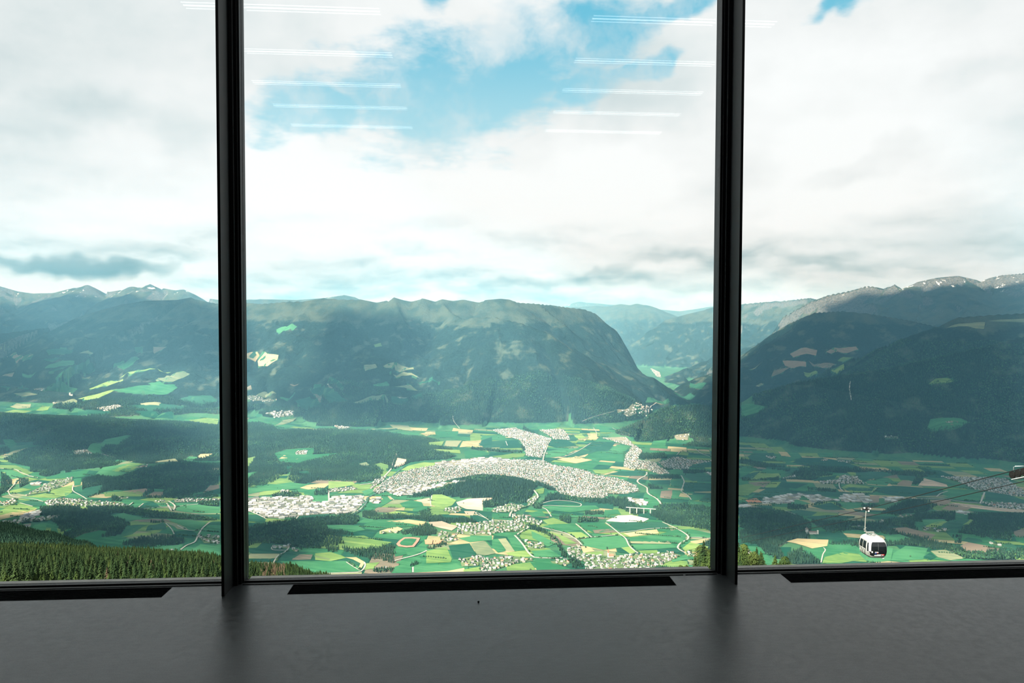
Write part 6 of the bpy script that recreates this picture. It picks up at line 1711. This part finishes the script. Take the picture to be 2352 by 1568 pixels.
for (y0, y1, sp) in ((3500, 5200, 11.0), (5200, 6800, 13.0), (6800, 8200, 16.0), (8200, 9800, 20.0)):
    X, Y = scatter(-0.98 * y1, 0.98 * y1, y0, y1, sp, int(y0))
    k = (np.abs(X / Y) < 0.97)
    X, Y = X[k], Y[k]
    k = forest_at(X, Y) > 0.5
    X, Y = X[k], Y[k]
    Z = ground_z(X, Y); PP = to_px(np.column_stack([X, Y, Z]))
    k = (PP[:, 1] < 1350) & (Z < -250)
    X, Y, Z = X[k], Y[k], Z[k]
    sc = sp / 11.0
    u = RNG.random(len(X))
    cl_n = fbm(X / 260, Y / 260, 3)
    leafy = (u + cl_n * 0.8) > 0.92
    for key, kk in (('fir', ~leafy), ('leaf', leafy)):
        n_ = kk.sum()
        add_pts(key, X[kk], Y[kk], Z[kk] - 1, RNG.uniform(0.8, 1.25, n_) * sc, RNG.uniform(0.75, 1.25, n_) * (0.6 + 0.4 * sc))
# garden trees between the houses, hedges along lanes and lone trees in the fields
tx, ty = [], []
for x, y, kind, ang, ti, sp in sites:
    if kind in ('near', 'town') and rt.random() < (0.9 if kind == 'near' else 0.9):
        for q_ in range(rt.choice((1, 2, 2, 3))):
            tx.append(x + rt.uniform(-1, 1) * sp * 0.7); ty.append(y + rt.uniform(-1, 1) * sp * 0.7)
for g, w in ROAD_LINES:
    if rt.random() < 0.5:
        for a, b_ in zip(g[:-1], g[1:]):
            if rt.random() < 0.35:
                for q_ in range(3):
                    t_ = rt.random(); tx.append(a[0] + (b_[0] - a[0]) * t_ + rt.uniform(8, 14)); ty.append(a[1] + (b_[1] - a[1]) * t_ + rt.uniform(-6, 6))
for i in np.where(ok)[0]:
    s0, s1, t0, t1 = L_[i]
    if rt.random() < 0.30:                                             # a hedgerow along one edge
        n_ = int((s1 - s0) / 13 * rt.uniform(0.3, 1.0))
        st = rt.uniform(s0, s1)
        xy = warp_map(np.clip(st + np.arange(n_) * 12.0, s0, s1 + 60), np.full(n_, t0) + RNG.uniform(-3, 3, n_))
        tx += list(xy[:, 0]); ty += list(xy[:, 1])
    elif rt.random() < 0.25:
        xy = warp_map([rt.uniform(s0, s1)] * 2, [rt.uniform(t0, t1)] * 2); tx += list(xy[:1, 0]); ty += list(xy[:1, 1])
tx = np.array(tx); ty = np.array(ty)
k = (ty > 3300) & (np.abs(tx / ty) < 0.8)
tx, ty = tx[k], ty[k]
tz = ground_z(tx, ty)
add_pts('leaf', tx, ty, tz, RNG.uniform(0.7, 1.3, len(tx)), RNG.uniform(0.6, 1.1, len(tx)))


def instancer(name, proto, pts, label):
    """one wood: a point for each tree, the tree set on each point"""
    me = bpy.data.meshes.new(name)
    me.vertices.add(len(pts)); me.vertices.foreach_set('co', pts[:, :3].astype(np.float32).ravel())
    a = me.attributes.new('tree_scale', 'FLOAT_VECTOR', 'POINT')
    a.data.foreach_set('vector', np.column_stack([pts[:, 3], pts[:, 3], pts[:, 4]]).astype(np.float32).ravel())
    a = me.attributes.new('tree_turn', 'FLOAT_VECTOR', 'POINT')
    a.data.foreach_set('vector', np.column_stack([np.zeros(len(pts)), np.zeros(len(pts)), RNG.uniform(0, 6.28, len(pts))]).astype(np.float32).ravel())
    o = obj(name, me)
    ng = bpy.data.node_groups.new(name + '_planting', 'GeometryNodeTree')
    ng.interface.new_socket('Geometry', in_out='INPUT', socket_type='NodeSocketGeometry'); ng.interface.new_socket('Geometry', in_out='OUTPUT', socket_type='NodeSocketGeometry')
    gi = ng.nodes.new('NodeGroupInput'); go = ng.nodes.new('NodeGroupOutput')
    ip = ng.nodes.new('GeometryNodeInstanceOnPoints'); oi = ng.nodes.new('GeometryNodeObjectInfo'); oi.inputs['Object'].default_value = proto
    oi.transform_space = 'ORIGINAL'
    oi.inputs['As Instance'].default_value = True
    s1 = ng.nodes.new('GeometryNodeInputNamedAttribute'); s1.data_type = 'FLOAT_VECTOR'; s1.inputs['Name'].default_value = 'tree_scale'
    s2 = ng.nodes.new('GeometryNodeInputNamedAttribute'); s2.data_type = 'FLOAT_VECTOR'; s2.inputs['Name'].default_value = 'tree_turn'
    e2r = ng.nodes.new('FunctionNodeEulerToRotation')
    ng.links.new(gi.outputs[0], ip.inputs['Points']); ng.links.new(oi.outputs['Geometry'], ip.inputs['Instance'])
    ng.links.new(s1.outputs[0], ip.inputs['Scale']); ng.links.new(s2.outputs[0], e2r.inputs[0]); ng.links.new(e2r.outputs[0], ip.inputs['Rotation'])
    ng.links.new(ip.outputs[0], go.inputs[0])
    md = o.modifiers.new('planting', 'NODES'); md.node_group = ng
    tag(o, label, 'forest', kind='stuff')
    return o


# one standing tree of each valley kind, copied by the woods
protos = {}
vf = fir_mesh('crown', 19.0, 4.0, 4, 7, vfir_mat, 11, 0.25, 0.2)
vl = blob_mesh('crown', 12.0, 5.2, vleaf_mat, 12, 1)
spx_ = cast([1395.0, 1345.0], [1262.0, 1258.0], 1500.0)
pf = obj('fir_tree', vf, None, tuple(spx_[0])); tag(pf, 'lone dark fir standing in the meadow above the church', 'tree')
pl2 = obj('leafy_tree', vl, None, tuple(spx_[1])); tag(pl2, 'lone round leafy tree in the meadow left of the church', 'tree')
for j in range(4):
    # the first slope tree of each kind lends its crown
    src = next((o for o in COL.objects if o.name.startswith('crown') and o.data == near_firs[j]), None)
    if src is None: src = obj('crown', near_firs[j], None, (NX[0], NY[0], NZ[0]))
    protos['near%d' % j] = src
protos['fir'] = pf; protos['leaf'] = pl2; protos['slope'] = pf
names = {'near0': ('near_fir_wood', 'dense green firs covering the near slope behind the front trees'), 'near1': ('near_tall_fir_wood', 'taller firs mixed into the near slope wood'),
         'near2': ('near_young_wood', 'bright young conifers mixed into the near slope wood'), 'near3': ('withered_wood', 'withered brown conifers in the near slope wood'),
         'fir': ('valley_fir_forest', 'dark conifer forest on the valley hills and mountain feet'), 'leaf': ('valley_broadleaf_trees', 'leafy trees, hedges and gardens scattered over the valley'),
         'slope': ('shaded_slope_forest', 'dark shaded forest on the ridge at the lower left')}
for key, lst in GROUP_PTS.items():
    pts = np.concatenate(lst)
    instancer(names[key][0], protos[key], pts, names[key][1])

# ------------------------------------------------------------------ landmarks in the valley
red_clay = world_mat('red_running_track', (0.36, 0.17, 0.13), 0.1, 0.1)
orange_clay = world_mat('orange_tennis_clay', (0.44, 0.21, 0.13), 0.1, 0.1)
concrete_w = world_mat('pale_concrete', (0.42, 0.42, 0.40), 0.1, 0.1)


def ground_at(px, py):
    return Vector(cast([px], [py], 1500.0)[0])


# sports ground
o5 = ground_poly(5, [1490, 1140, 1515, 1110, 1560, 1080, 1640, 1078, 1705, 1085, 1690, 1115, 1650, 1165, 1580, 1170, 1510, 1160])
sg = empty('sports_ground', (float(o5[:, 0].mean()), float(o5[:, 1].mean()), float(ground_z(o5[:, 0].mean(), o5[:, 1].mean()))))
tag(sg, 'oval red running track round a green pitch beside the village', 'sports ground')
for nm, sc_, mt, lf in (('running_track', 1.0, red_clay, 4.2), ('pitch', 0.72, TM['mid'], 5.0)):
    c0 = o5.mean(0)
    r = drape(clean_poly(c0 + (o5 - c0) * sc_), 25.0, lf)
    o = obj(nm, mesh_from(nm, [(v[0] - sg.location.x, v[1] - sg.location.y, v[2] - sg.location.z) for v in r[0]], r[1], mt), sg)
for q_, lab in (([1745, 1102, 1820, 1100, 1812, 1142, 1752, 1142], 'orange clay tennis court nearer the running track'), ([1828, 1102, 1902, 1104, 1880, 1138, 1822, 1142], 'orange clay tennis court farther from the running track')):
    r = drape(clean_poly(ground_poly(5, q_)), 25.0, 4.6)
    tag(obj('tennis_court', mesh_from('tennis_court', r[0], r[1], orange_clay)), lab, 'tennis court', 'tennis courts')

# viaduct over the wooded river gorge
a = ground_at(1440, 1178); b_ = ground_at(1505, 1182)
dep = (a.y + b_.y) / 2
A3 = Vector(P3(1438.0, 1164.0, dep)); B3 = Vector(P3(1506.0, 1168.5, dep))
vd = empty('viaduct', (A3 + B3) / 2); tag(vd, 'long pale road viaduct on tall piers over the wooded gorge', 'bridge')
ctr = vd.location.copy(); dv = (B3 - A3); tv = dv.normalized(); nv_ = Vector((-tv.y, tv.x, 0)).normalized() * 5
V = [];
for p in (A3, B3):
    for s in (-1, 1):
        for h in (0, -3.0): V.append(tuple(p + nv_ * s + Vector((0, 0, h)) - ctr))
mesh_v = [(0, 1, 3, 2), (4, 6, 7, 5), (0, 2, 6, 4), (1, 5, 7, 3), (0, 4, 5, 1), (2, 3, 7, 6)]
obj('deck', mesh_from('deck', V, mesh_v, concrete_w), vd)
for k in (0.13, 0.36, 0.6, 0.82):
    p = A3 + dv * k - ctr; gz = float(ground_z((A3 + dv * k).x, (A3 + dv * k).y)) - ctr.z - 3
    MB().box(p.x - 3, p.x + 3, p.y - 3, p.y + 3, gz, p.z - 2.9).build('pier', concrete_w, vd)
a = Vector(P3(1608.0, 1159.0, 5300.0)); b_ = Vector(P3(1665.0, 1156.0, 5350.0))
v2 = empty('viaduct', (a + b_) / 2); tag(v2, 'pale road bridge half hidden behind the right mullion', 'bridge')
ctr = v2.location.copy(); dv = b_ - a
V = []
for p in (a, b_):
    for s in (-5, 5):
        for h in (0, -3.0): V.append((p.x - ctr.x, p.y + s - ctr.y, p.z + h - ctr.z))
obj('deck', mesh_from('deck', V, mesh_v, concrete_w), v2)
for k in (0.25, 0.6):
    p = a + dv * k - ctr; gz = float(ground_z((a + dv * k).x, (a + dv * k).y)) - ctr.z - 3
    MB().box(p.x - 3, p.x + 3, p.y - 3, p.y + 3, gz, p.z - 2.9).build('pier', concrete_w, v2)

# village church
cp_ = ground_at(1403, 1280)
ch = empty('village_church', cp_, rad(12)); tag(ch, 'white village church with a pointed red steeple', 'church')
wp, rp = house_parts(30, 15, 12, 8)
obj('nave', mesh_from('nave', wp[0], wp[1], WALLS[0]), ch); obj('nave_roof', mesh_from('nave_roof', rp[0], rp[1], ROOFS[2]), ch)
MB().box(-19, -12, -3.5, 3.5, -5, 30).build('steeple', WALLS[0], ch)
obj('spire', mesh_from('spire', [(-19.6, -4.1, 30), (-11.4, -4.1, 30), (-11.4, 4.1, 30), (-19.6, 4.1, 30), (-15.5, 0, 52)], [(0, 3, 2, 1), (0, 1, 4), (1, 2, 4), (2, 3, 4), (3, 0, 4)], ROOFS[2]), ch)

# castle on the wooded knoll
kp = ground_at(1865, 1226)
ks = empty('castle', kp, rad(-10)); tag(ks, 'pale old castle with square tower on the wooded knoll behind the gondola', 'castle')
MB().box(-38, -24, -7, 7, -8, 34).build('tower', WALLS[2], ks)
wp, rp = house_parts(52, 16, 13, 6)
obj('wing', mesh_from('wing', wp[0], wp[1], WALLS[2]), ks); obj('wing_roof', mesh_from('wing_roof', rp[0], rp[1], ROOFS[1]), ks)
MB().box(30, 38, -4, 4, -8, 26).build('chapel_tower', WALLS[0], ks)
obj('tower_roof', mesh_from('tower_roof', [(-38.6, -7.6, 34), (-23.4, -7.6, 34), (-23.4, 7.6, 34), (-38.6, 7.6, 34), (-31, 0, 42)], [(0, 3, 2, 1), (0, 1, 4), (1, 2, 4), (2, 3, 4), (3, 0, 4)], ROOFS[1]), ks)
kp = ground_at(163, 908)
ks = empty('castle', kp, 0.2); tag(ks, 'small white castle on the lit terrace far left', 'castle')
MB().box(-22, -4, -10, 10, -8, 44).build('keep', WALLS[0], ks)
wp, rp = house_parts(46, 18, 16, 8)
obj('wing', mesh_from('wing', wp[0], wp[1], WALLS[0]), ks); obj('wing_roof', mesh_from('wing_roof', rp[0], rp[1], ROOFS[0]), ks)

# hotel with a red roof behind the knoll trees
hp = ground_at(1718, 1292)
ht = empty('guest_house', hp, rad(-28)); tag(ht, 'large guest house with a bright red roof right of the right mullion', 'house')
wp, rp = house_parts(46, 26, 13, 10, 2.0)
obj('walls', mesh_from('walls', wp[0], wp[1], WALLS[0]), ht)
obj('roof', mesh_from('roof', rp[0], rp[1], world_mat('bright_red_roof', (0.55, 0.12, 0.10), 0.08, 0.3)), ht)
for k in range(3):
    MB().box(-21, 21, -14.4, -13.0, 2.2 + k * 3.8, 3.3 + k * 3.8).build('balcony', wood_dark, ht)

# ------------------------------------------------------------------ cable way
steel_dark = plain('cable_steel', (0.012, 0.014, 0.016), 0.6, 0.3, 0.15, 40.0)
steel_grey = plain('galvanised_steel', (0.25, 0.27, 0.28), 0.45, 0.6, 0.1, 6.0)
tyre = plain('sheave_rubber', (0.004, 0.004, 0.0045), 0.8, 0, 0.2, 10.0, 0.2)
disc = plain('sheave_disc', (0.012, 0.012, 0.012), 0.6, 0.4, 0.2, 10.0)
gon_white = plain('gondola_white_paint', (0.56, 0.57, 0.56), 0.3, 0, 0.03, 4.0, 0.5)
gon_grey = plain('gondola_silver_panel', (0.20, 0.21, 0.20), 0.45, 0.2, 0.1, 4.0, 0.5)
gon_glass = plain('tinted_window', (0.006, 0.008, 0.010), 0.08, 0, 0.1, 4.0, 0.6)
gon_black = plain('black_plastic', (0.008, 0.008, 0.009), 0.5, 0, 0.1, 4.0, 0.3)
st_red = plain('sticker_red', (0.65, 0.05, 0.05), 0.5); st_blue = plain('sticker_blue', (0.05, 0.09, 0.32), 0.5); st_white = plain('sticker_white', (0.85, 0.85, 0.85), 0.5)

CA = Vector(P3(2326.0, 1081.0, 48.0)); CG = Vector(P3(1990.0, 1168.5, 70.0)); CB = Vector(P3(1565.0, 1267.0, 150.0))


def cable_line(p_list, up=Vector((0, 0, 0))):
    """gentle curve through the given points, carried on to both ends"""
    a, g, b2 = p_list
    d0 = (a - g).normalized(); d1 = (b2 - g).normalized()
    pts = [a + (a - g).normalized() * 30]
    for k in range(9): pts.append(a.lerp(g, k / 8))
    for k in range(1, 13): pts.append(g.lerp(b2, k / 12))
    e = (b2 - g).normalized()
    for k in range(1, 8): pts.append(b2 + e * (k * 70))
    return pts


mid = Vector((0, 0, 0))
pts = cable_line((CA, CG, CB))
tag(MB().tube(pts, 0.034, 6).build('haul_cable', steel_dark, None, True), 'dark steel cable carrying the gondola down the slope', 'cable', 'cables of the gondola lift')
off = Vector((5.0, 0.0, 0.25))
pts2 = [p + off for p in pts]
tag(MB().tube(pts2, 0.034, 6).build('haul_cable', steel_dark, None, True), 'empty dark steel cable running below and beyond the gondola', 'cable', 'cables of the gondola lift')

# lift tower just outside the frame, its sheave train reaching in
dirc = (CA - CG).normalized()
tw = empty('lift_tower', (CA.x + 2.6, CA.y - 2.2, float(ground_z(CA.x + 2.6, CA.y - 2.2)) - 0.5)); tag(tw, 'lift tower with black rubber sheaves at the right picture edge', 'lift tower')
T0 = tw.location.copy()
hgt = CA.z - T0.z
MB().tube([(0, 0, 0), (0, 0, hgt + 1.9)], [0.45, 0.34], 16).build('mast', steel_grey, tw, True)
MB().box(-2.9, 2.9, -0.2, 0.2, hgt + 1.0, hgt + 1.4).build('cross_arm', steel_grey, tw, bevel=0.02)


def wheel_mesh():
    def ring(r, x): return [(x, r * math.cos(2 * math.pi * k / 20), r * math.sin(2 * math.pi * k / 20)) for k in range(20)]
    prof = [(0.08, -0.06), (0.18, -0.05), (0.20, -0.06), (0.255, -0.06), (0.235, -0.02), (0.23, 0.0), (0.235, 0.02), (0.255, 0.06), (0.20, 0.06), (0.18, 0.05), (0.08, 0.06)]
    V = []; F = []
    for r, x in prof: V += ring(r, x)
    for i in range(len(prof) - 1):
        for k in range(20):
            k2 = (k + 1) % 20; F.append((i * 20 + k, i * 20 + k2, (i + 1) * 20 + k2, (i + 1) * 20 + k))
    F.append(tuple(range(20))); F.append(tuple((len(prof) - 1) * 20 + k for k in range(19, -1, -1)))
    return V, F


wv, wf = wheel_mesh()
wm = mesh_from('sheave', wv, wf, tyre, True)
hubm = MB().tube([(-0.075, 0, 0), (0.075, 0, 0)], 0.075, 12).mesh('hub', disc)
rimm = MB().tube([(-0.054, 0, 0), (0.054, 0, 0)], 0.176, 18).mesh('disc', disc)
base_w = CA - T0
for k in range(7):
    p = base_w + dirc * (k * 0.62 - 0.02) + Vector((0, 0, -0.285))
    w_ = obj('sheave', wm, tw, p); obj('disc', rimm, w_); obj('hub', hubm, w_)
p0 = base_w + dirc * -0.15 + Vector((0.16, 0, -0.22)); p1 = base_w + dirc * 3.2 + Vector((0.16, 0, -0.22))
MB().tube([p0, p1], 0.07, 8).build('rocker_beam', steel_grey, tw, True)
q0 = base_w + dirc * 0.05 + Vector((0.10, 0, -0.64)); q1 = base_w + dirc * 4.0 + Vector((0.10, 0, -0.74))
mbx = MB()
sd = Vector((0.22, 0, 0)); upv = Vector((0, 0, 0.045))
mbx.add([q0 - sd, q0 + sd, q1 + sd, q1 - sd, q0 - sd + upv, q0 + sd + upv, q1 + sd + upv, q1 - sd + upv], [(0, 3, 2, 1), (4, 5, 6, 7), (0, 1, 5, 4), (1, 2, 6, 5), (2, 3, 7, 6), (3, 0, 4, 7)])
mbx.build('cable_catcher', plain('white_plate', (0.5, 0.52, 0.52), 0.4), tw)
r0 = base_w + dirc * 0.12 + Vector((0, 0, -0.02))
MB().tube([r0, r0 + Vector((0, 0, 0.28)), r0 + Vector((0.05, -0.05, 0.34)), r0 + dirc * 0.9 + Vector((0, 0, 0.02)), r0 + dirc * 1.0 + Vector((0, 0, -0.1))][:3] +
          [r0 + Vector((0.62, -0.1, 0.36))], 0.028, 8).build('guard_rail', plain('pale_rail', (0.34, 0.38, 0.41), 0.5), tw, True)
MB().tube([base_w + dirc * 1.6 + Vector((0.16, 0, -0.22)), base_w + dirc * 1.6 + Vector((0.16, 0, 1.1))], 0.07, 8).build('sheave_bracket', steel_grey, tw, True)

# ------------------------------------------------------------------ the gondola
GC = Vector(P3(2004.0, 1273.5, 70.0))                 # underside of the cabin
gd = empty('gondola', GC, rad(1.0)); gd.scale = (1.0, 1.0, 0.86); tag(gd, 'white gondola cabin with dark windows hanging from the cable', 'gondola')
LV = [(0.00, 0.74, 0.92), (0.10, 0.84, 1.04), (0.30, 0.93, 1.13), (0.65, 0.99, 1.20), (1.05, 1.02, 1.23), (1.45, 1.00, 1.20), (1.80, 0.93, 1.11), (2.05, 0.83, 1.00), (2.22, 0.70, 0.86), (2.32, 0.50, 0.64)]
LZ = [l[0] for l in LV]
NEXP = 5.0


def prof(z): return float(np.interp(z, LZ, [l[1] for l in LV])), float(np.interp(z, LZ, [l[2] for l in LV]))


nz, na = 26, 48
V, F = [], []
zs = np.linspace(0, 2.32, nz)
for z in zs:
    wx, wy = prof(z)
    for k in range(na):
        th = 2 * math.pi * k / na
        c_, s_ = math.cos(th), math.sin(th)
        V.append((wx * math.copysign(abs(c_) ** (2 / NEXP), c_), wy * math.copysign(abs(s_) ** (2 / NEXP), s_), z))
for i in range(nz - 1):
    for k in range(na):
        k2 = (k + 1) % na; F.append((i * na + k, i * na + k2, (i + 1) * na + k2, (i + 1) * na + k))
F.append(tuple(range(na - 1, -1, -1))); F.append(tuple((nz - 1) * na + k for k in range(na)))
obj('cabin_shell', mesh_from('cabin_shell', V, F, gon_white, True), gd)


def patch(name, face, s0, s1, z0, z1, mat, lift=0.014, parent=None, top_in=0.0, n=10):
    """panel following the shell: face 'f' front (-y), 'b' back, 'l' left (-x), 'r' right"""
    V = []; F = []
    for layer in (lift, lift - 0.012):
        for i in range(n + 1):
            z = z0 + (z1 - z0) * i / n
            wx, wy = prof(z)
            kk = 1 - top_in * max(0.0, (i / n - 0.8) / 0.2) ** 2
            for j in range(n + 1):
                s = s0 + (s1 - s0) * j / n; s *= kk
                e = (max(0.0, 1 - abs(s) ** NEXP)) ** (1 / NEXP)
                if face in 'fb':
                    y = (wy * e + layer) * (-1 if face == 'f' else 1); V.append((s * wx, y, z))
                else:
                    x = (wx * e + layer) * (-1 if face == 'l' else 1); V.append((x, s * wy, z))
    m = (n + 1) * (n + 1)
    for i in range(n):
        for j in range(n):
            q = i * (n + 1) + j
            f1 = (q, q + 1, q + n + 2, q + n + 1)
            if face in 'br': f1 = f1[::-1]
            if face == 'l': f1 = f1[::-1]
            if face == 'r': f1 = f1[::-1]
            F.append(f1); F.append(tuple(m + a for a in reversed(f1)))
    edge = [j for j in range(n + 1)] + [i * (n + 1) + n for i in range(1, n + 1)] + [n * (n + 1) + j for j in range(n - 1, -1, -1)] + [i * (n + 1) for i in range(n - 1, 0, -1)]
    for a, b2 in zip(edge, edge[1:] + edge[:1]): F.append((a, a + m, b2 + m, b2))
    return obj(name, mesh_from(name, V, F, mat, False), parent or gd)


for fc, nm in (('f', 'front_window'), ('b', 'rear_window')):
    patch(nm, fc, -0.78, 0.80, 0.30, 1.93, gon_glass, 0.014, None, 0.10)
patch('lower_fairing', 'f', -0.92, -0.785, 0.33, 0.84, gon_black, 0.010); patch('lower_fairing', 'f', 0.805, 0.93, 0.33, 0.90, gon_black, 0.010)
patch('bumper', 'f', -0.92, 0.90, 0.02, 0.24, gon_grey, 0.03)
for fc in 'lr':
    patch('side_window', fc, -0.78, -0.62, 0.75, 1.80, gon_glass, 0.014)
    patch('door_panel', fc, -0.54, 0.56, 0.16, 1.92, gon_grey, 0.016)
    patch('door_window', fc, -0.46, -0.04, 0.95, 1.82, gon_glass, 0.026); patch('door_window', fc, 0.06, 0.48, 0.95, 1.82, gon_glass, 0.026)
    patch('side_window', fc, 0.64, 0.86, 0.55, 1.80, gon_glass, 0.014)
    patch('skirt', fc, -0.9, 0.9, 0.0, 0.16, gon_black, 0.02)
    patch('lower_panel', fc, -0.88, -0.60, 0.2, 0.70, gon_grey, 0.012)
    sx_ = -1 if fc == 'l' else 1
    for k in (-0.32, 0.0, 0.32):
        MB().tube([(sx_ * 1.06, k, 0.30), (sx_ * 1.12, k, 0.36), (sx_ * 1.10, k, 0.78)], 0.035, 6).build('ski_holder', gon_grey, gd, True)
    MB().tube([(sx_ * 1.05, -0.5, 0.92), (sx_ * 1.06, 0.5, 0.92)], 0.018, 6).build('door_rail', gon_white, gd, True)
# emblem and lettering stickers on the front glass
fw = next(o for o in gd.children if o.name.startswith('front_window'))
patch('number_plate', 'f', -0.74, -0.64, 0.70, 0.88, st_white, 0.019, fw, n=3)
patch('emblem', 'f', -0.42, -0.08, 0.74, 0.82, st_white, 0.019, fw, n=3); patch('emblem', 'f', -0.20, -0.10, 0.66, 0.73, st_red, 0.019, fw, n=3)
patch('emblem', 'f', -0.44, -0.26, 0.56, 0.66, st_blue, 0.019, fw, n=3)
patch('banner', 'f', -0.48, 0.22, 0.335, 0.42, st_white, 0.019, fw, n=4); patch('banner', 'f', -0.20, 0.28, 0.425, 0.50, plain('sticker_grey', (0.5, 0.55, 0.58), 0.5), 0.019, fw, n=4)
patch('banner', 'f', 0.28, 0.60, 0.36, 0.52, st_red, 0.019, fw, n=4); patch('banner', 'f', 0.32, 0.50, 0.38, 0.46, st_white, 0.022, fw, n=3)
patch('wiper', 'f', -0.10, -0.06, 1.0, 1.85, plain('grey_line', (0.05, 0.055, 0.06), 0.5), 0.018, fw, n=4)
MB().box(0.46, 0.66, -1.0, -0.86, -0.07, 0.02).build('guide_shoe', gon_white, gd, bevel=0.01)
# roof fittings
for sx_ in (-0.42, 0.42):
    MB().tube([(sx_, -0.66, 2.26), (sx_, -0.55, 2.42), (sx_, 0.55, 2.42), (sx_, 0.66, 2.26)], 0.035, 6).build('roof_rail', gon_grey, gd, True)
MB().box(-0.14, 0.14, -0.22, 0.22, 2.30, 2.44).build('roof_mount', gon_grey, gd, bevel=0.02)
MB().tube([(0.0, 0.0, 2.40), (0.0, 0.0, 2.70)], 0.06, 10).build('suspension_post', gon_white, gd, True)
loc = CG - GC                                               # the cable seen from the cabin's base
Rz_ = Matrix.Rotation(-rad(1.0), 3, 'Z')
loc = Rz_ @ loc
loc.z /= 0.86
MB().box(loc.x - 0.04, 0.10, -0.10, 0.10, 2.66, 2.80).build('yoke', gon_grey, gd, bevel=0.02)
MB().tube([(loc.x, 0, 2.70), (loc.x - 0.07, 0, 2.95), (loc.x - 0.11, 0, 3.3), (loc.x - 0.10, loc.y * 0.5, 3.8), (loc.x - 0.04, loc.y, loc.z - 0.5), (loc.x, loc.y, loc.z - 0.12)],
          [0.06, 0.055, 0.05, 0.046, 0.046, 0.05], 10).build('hanger', gon_grey, gd, True)
for dz_, dx_, sz_ in ((2.86, -0.08, 0.10), (3.10, -0.14, 0.085), (3.30, -0.06, 0.065)):
    MB().box(loc.x + dx_ - sz_, loc.x + dx_ + sz_, -sz_, sz_, dz_ - sz_ * 0.6, dz_ + sz_ * 0.6).build('damper', gon_grey, gd, bevel=0.02)
gp = MB().box(loc.x - 0.13, loc.x + 0.13, loc.y - 0.38, loc.y + 0.38, loc.z - 0.14, loc.z + 0.12).build('grip', gon_black, gd, bevel=0.03)
for dx_, dy_, dz_, mt in ((0.05, -0.30, 0.14, gon_white), (-0.20, 0.0, 0.10, gon_white), (0.34, -0.10, 0.10, gon_white), (-0.42, 0.1, -0.08, gon_grey), (-0.10, -0.2, 0.22, gon_black), (0.24, 0.1, 0.18, gon_black), (0.02, -0.4, -0.12, gon_white)):
    p = loc + Vector((dx_, dy_, dz_))
    MB().tube([p + Vector((-0.045, 0, 0)), p + Vector((0.045, 0, 0))], 0.10, 10).build('grip_roller', mt, gp)
MB().box(loc.x - 0.45, loc.x + 0.38, loc.y - 0.06, loc.y + 0.06, loc.z - 0.02, loc.z + 0.05).build('grip_arm', gon_black, gp)
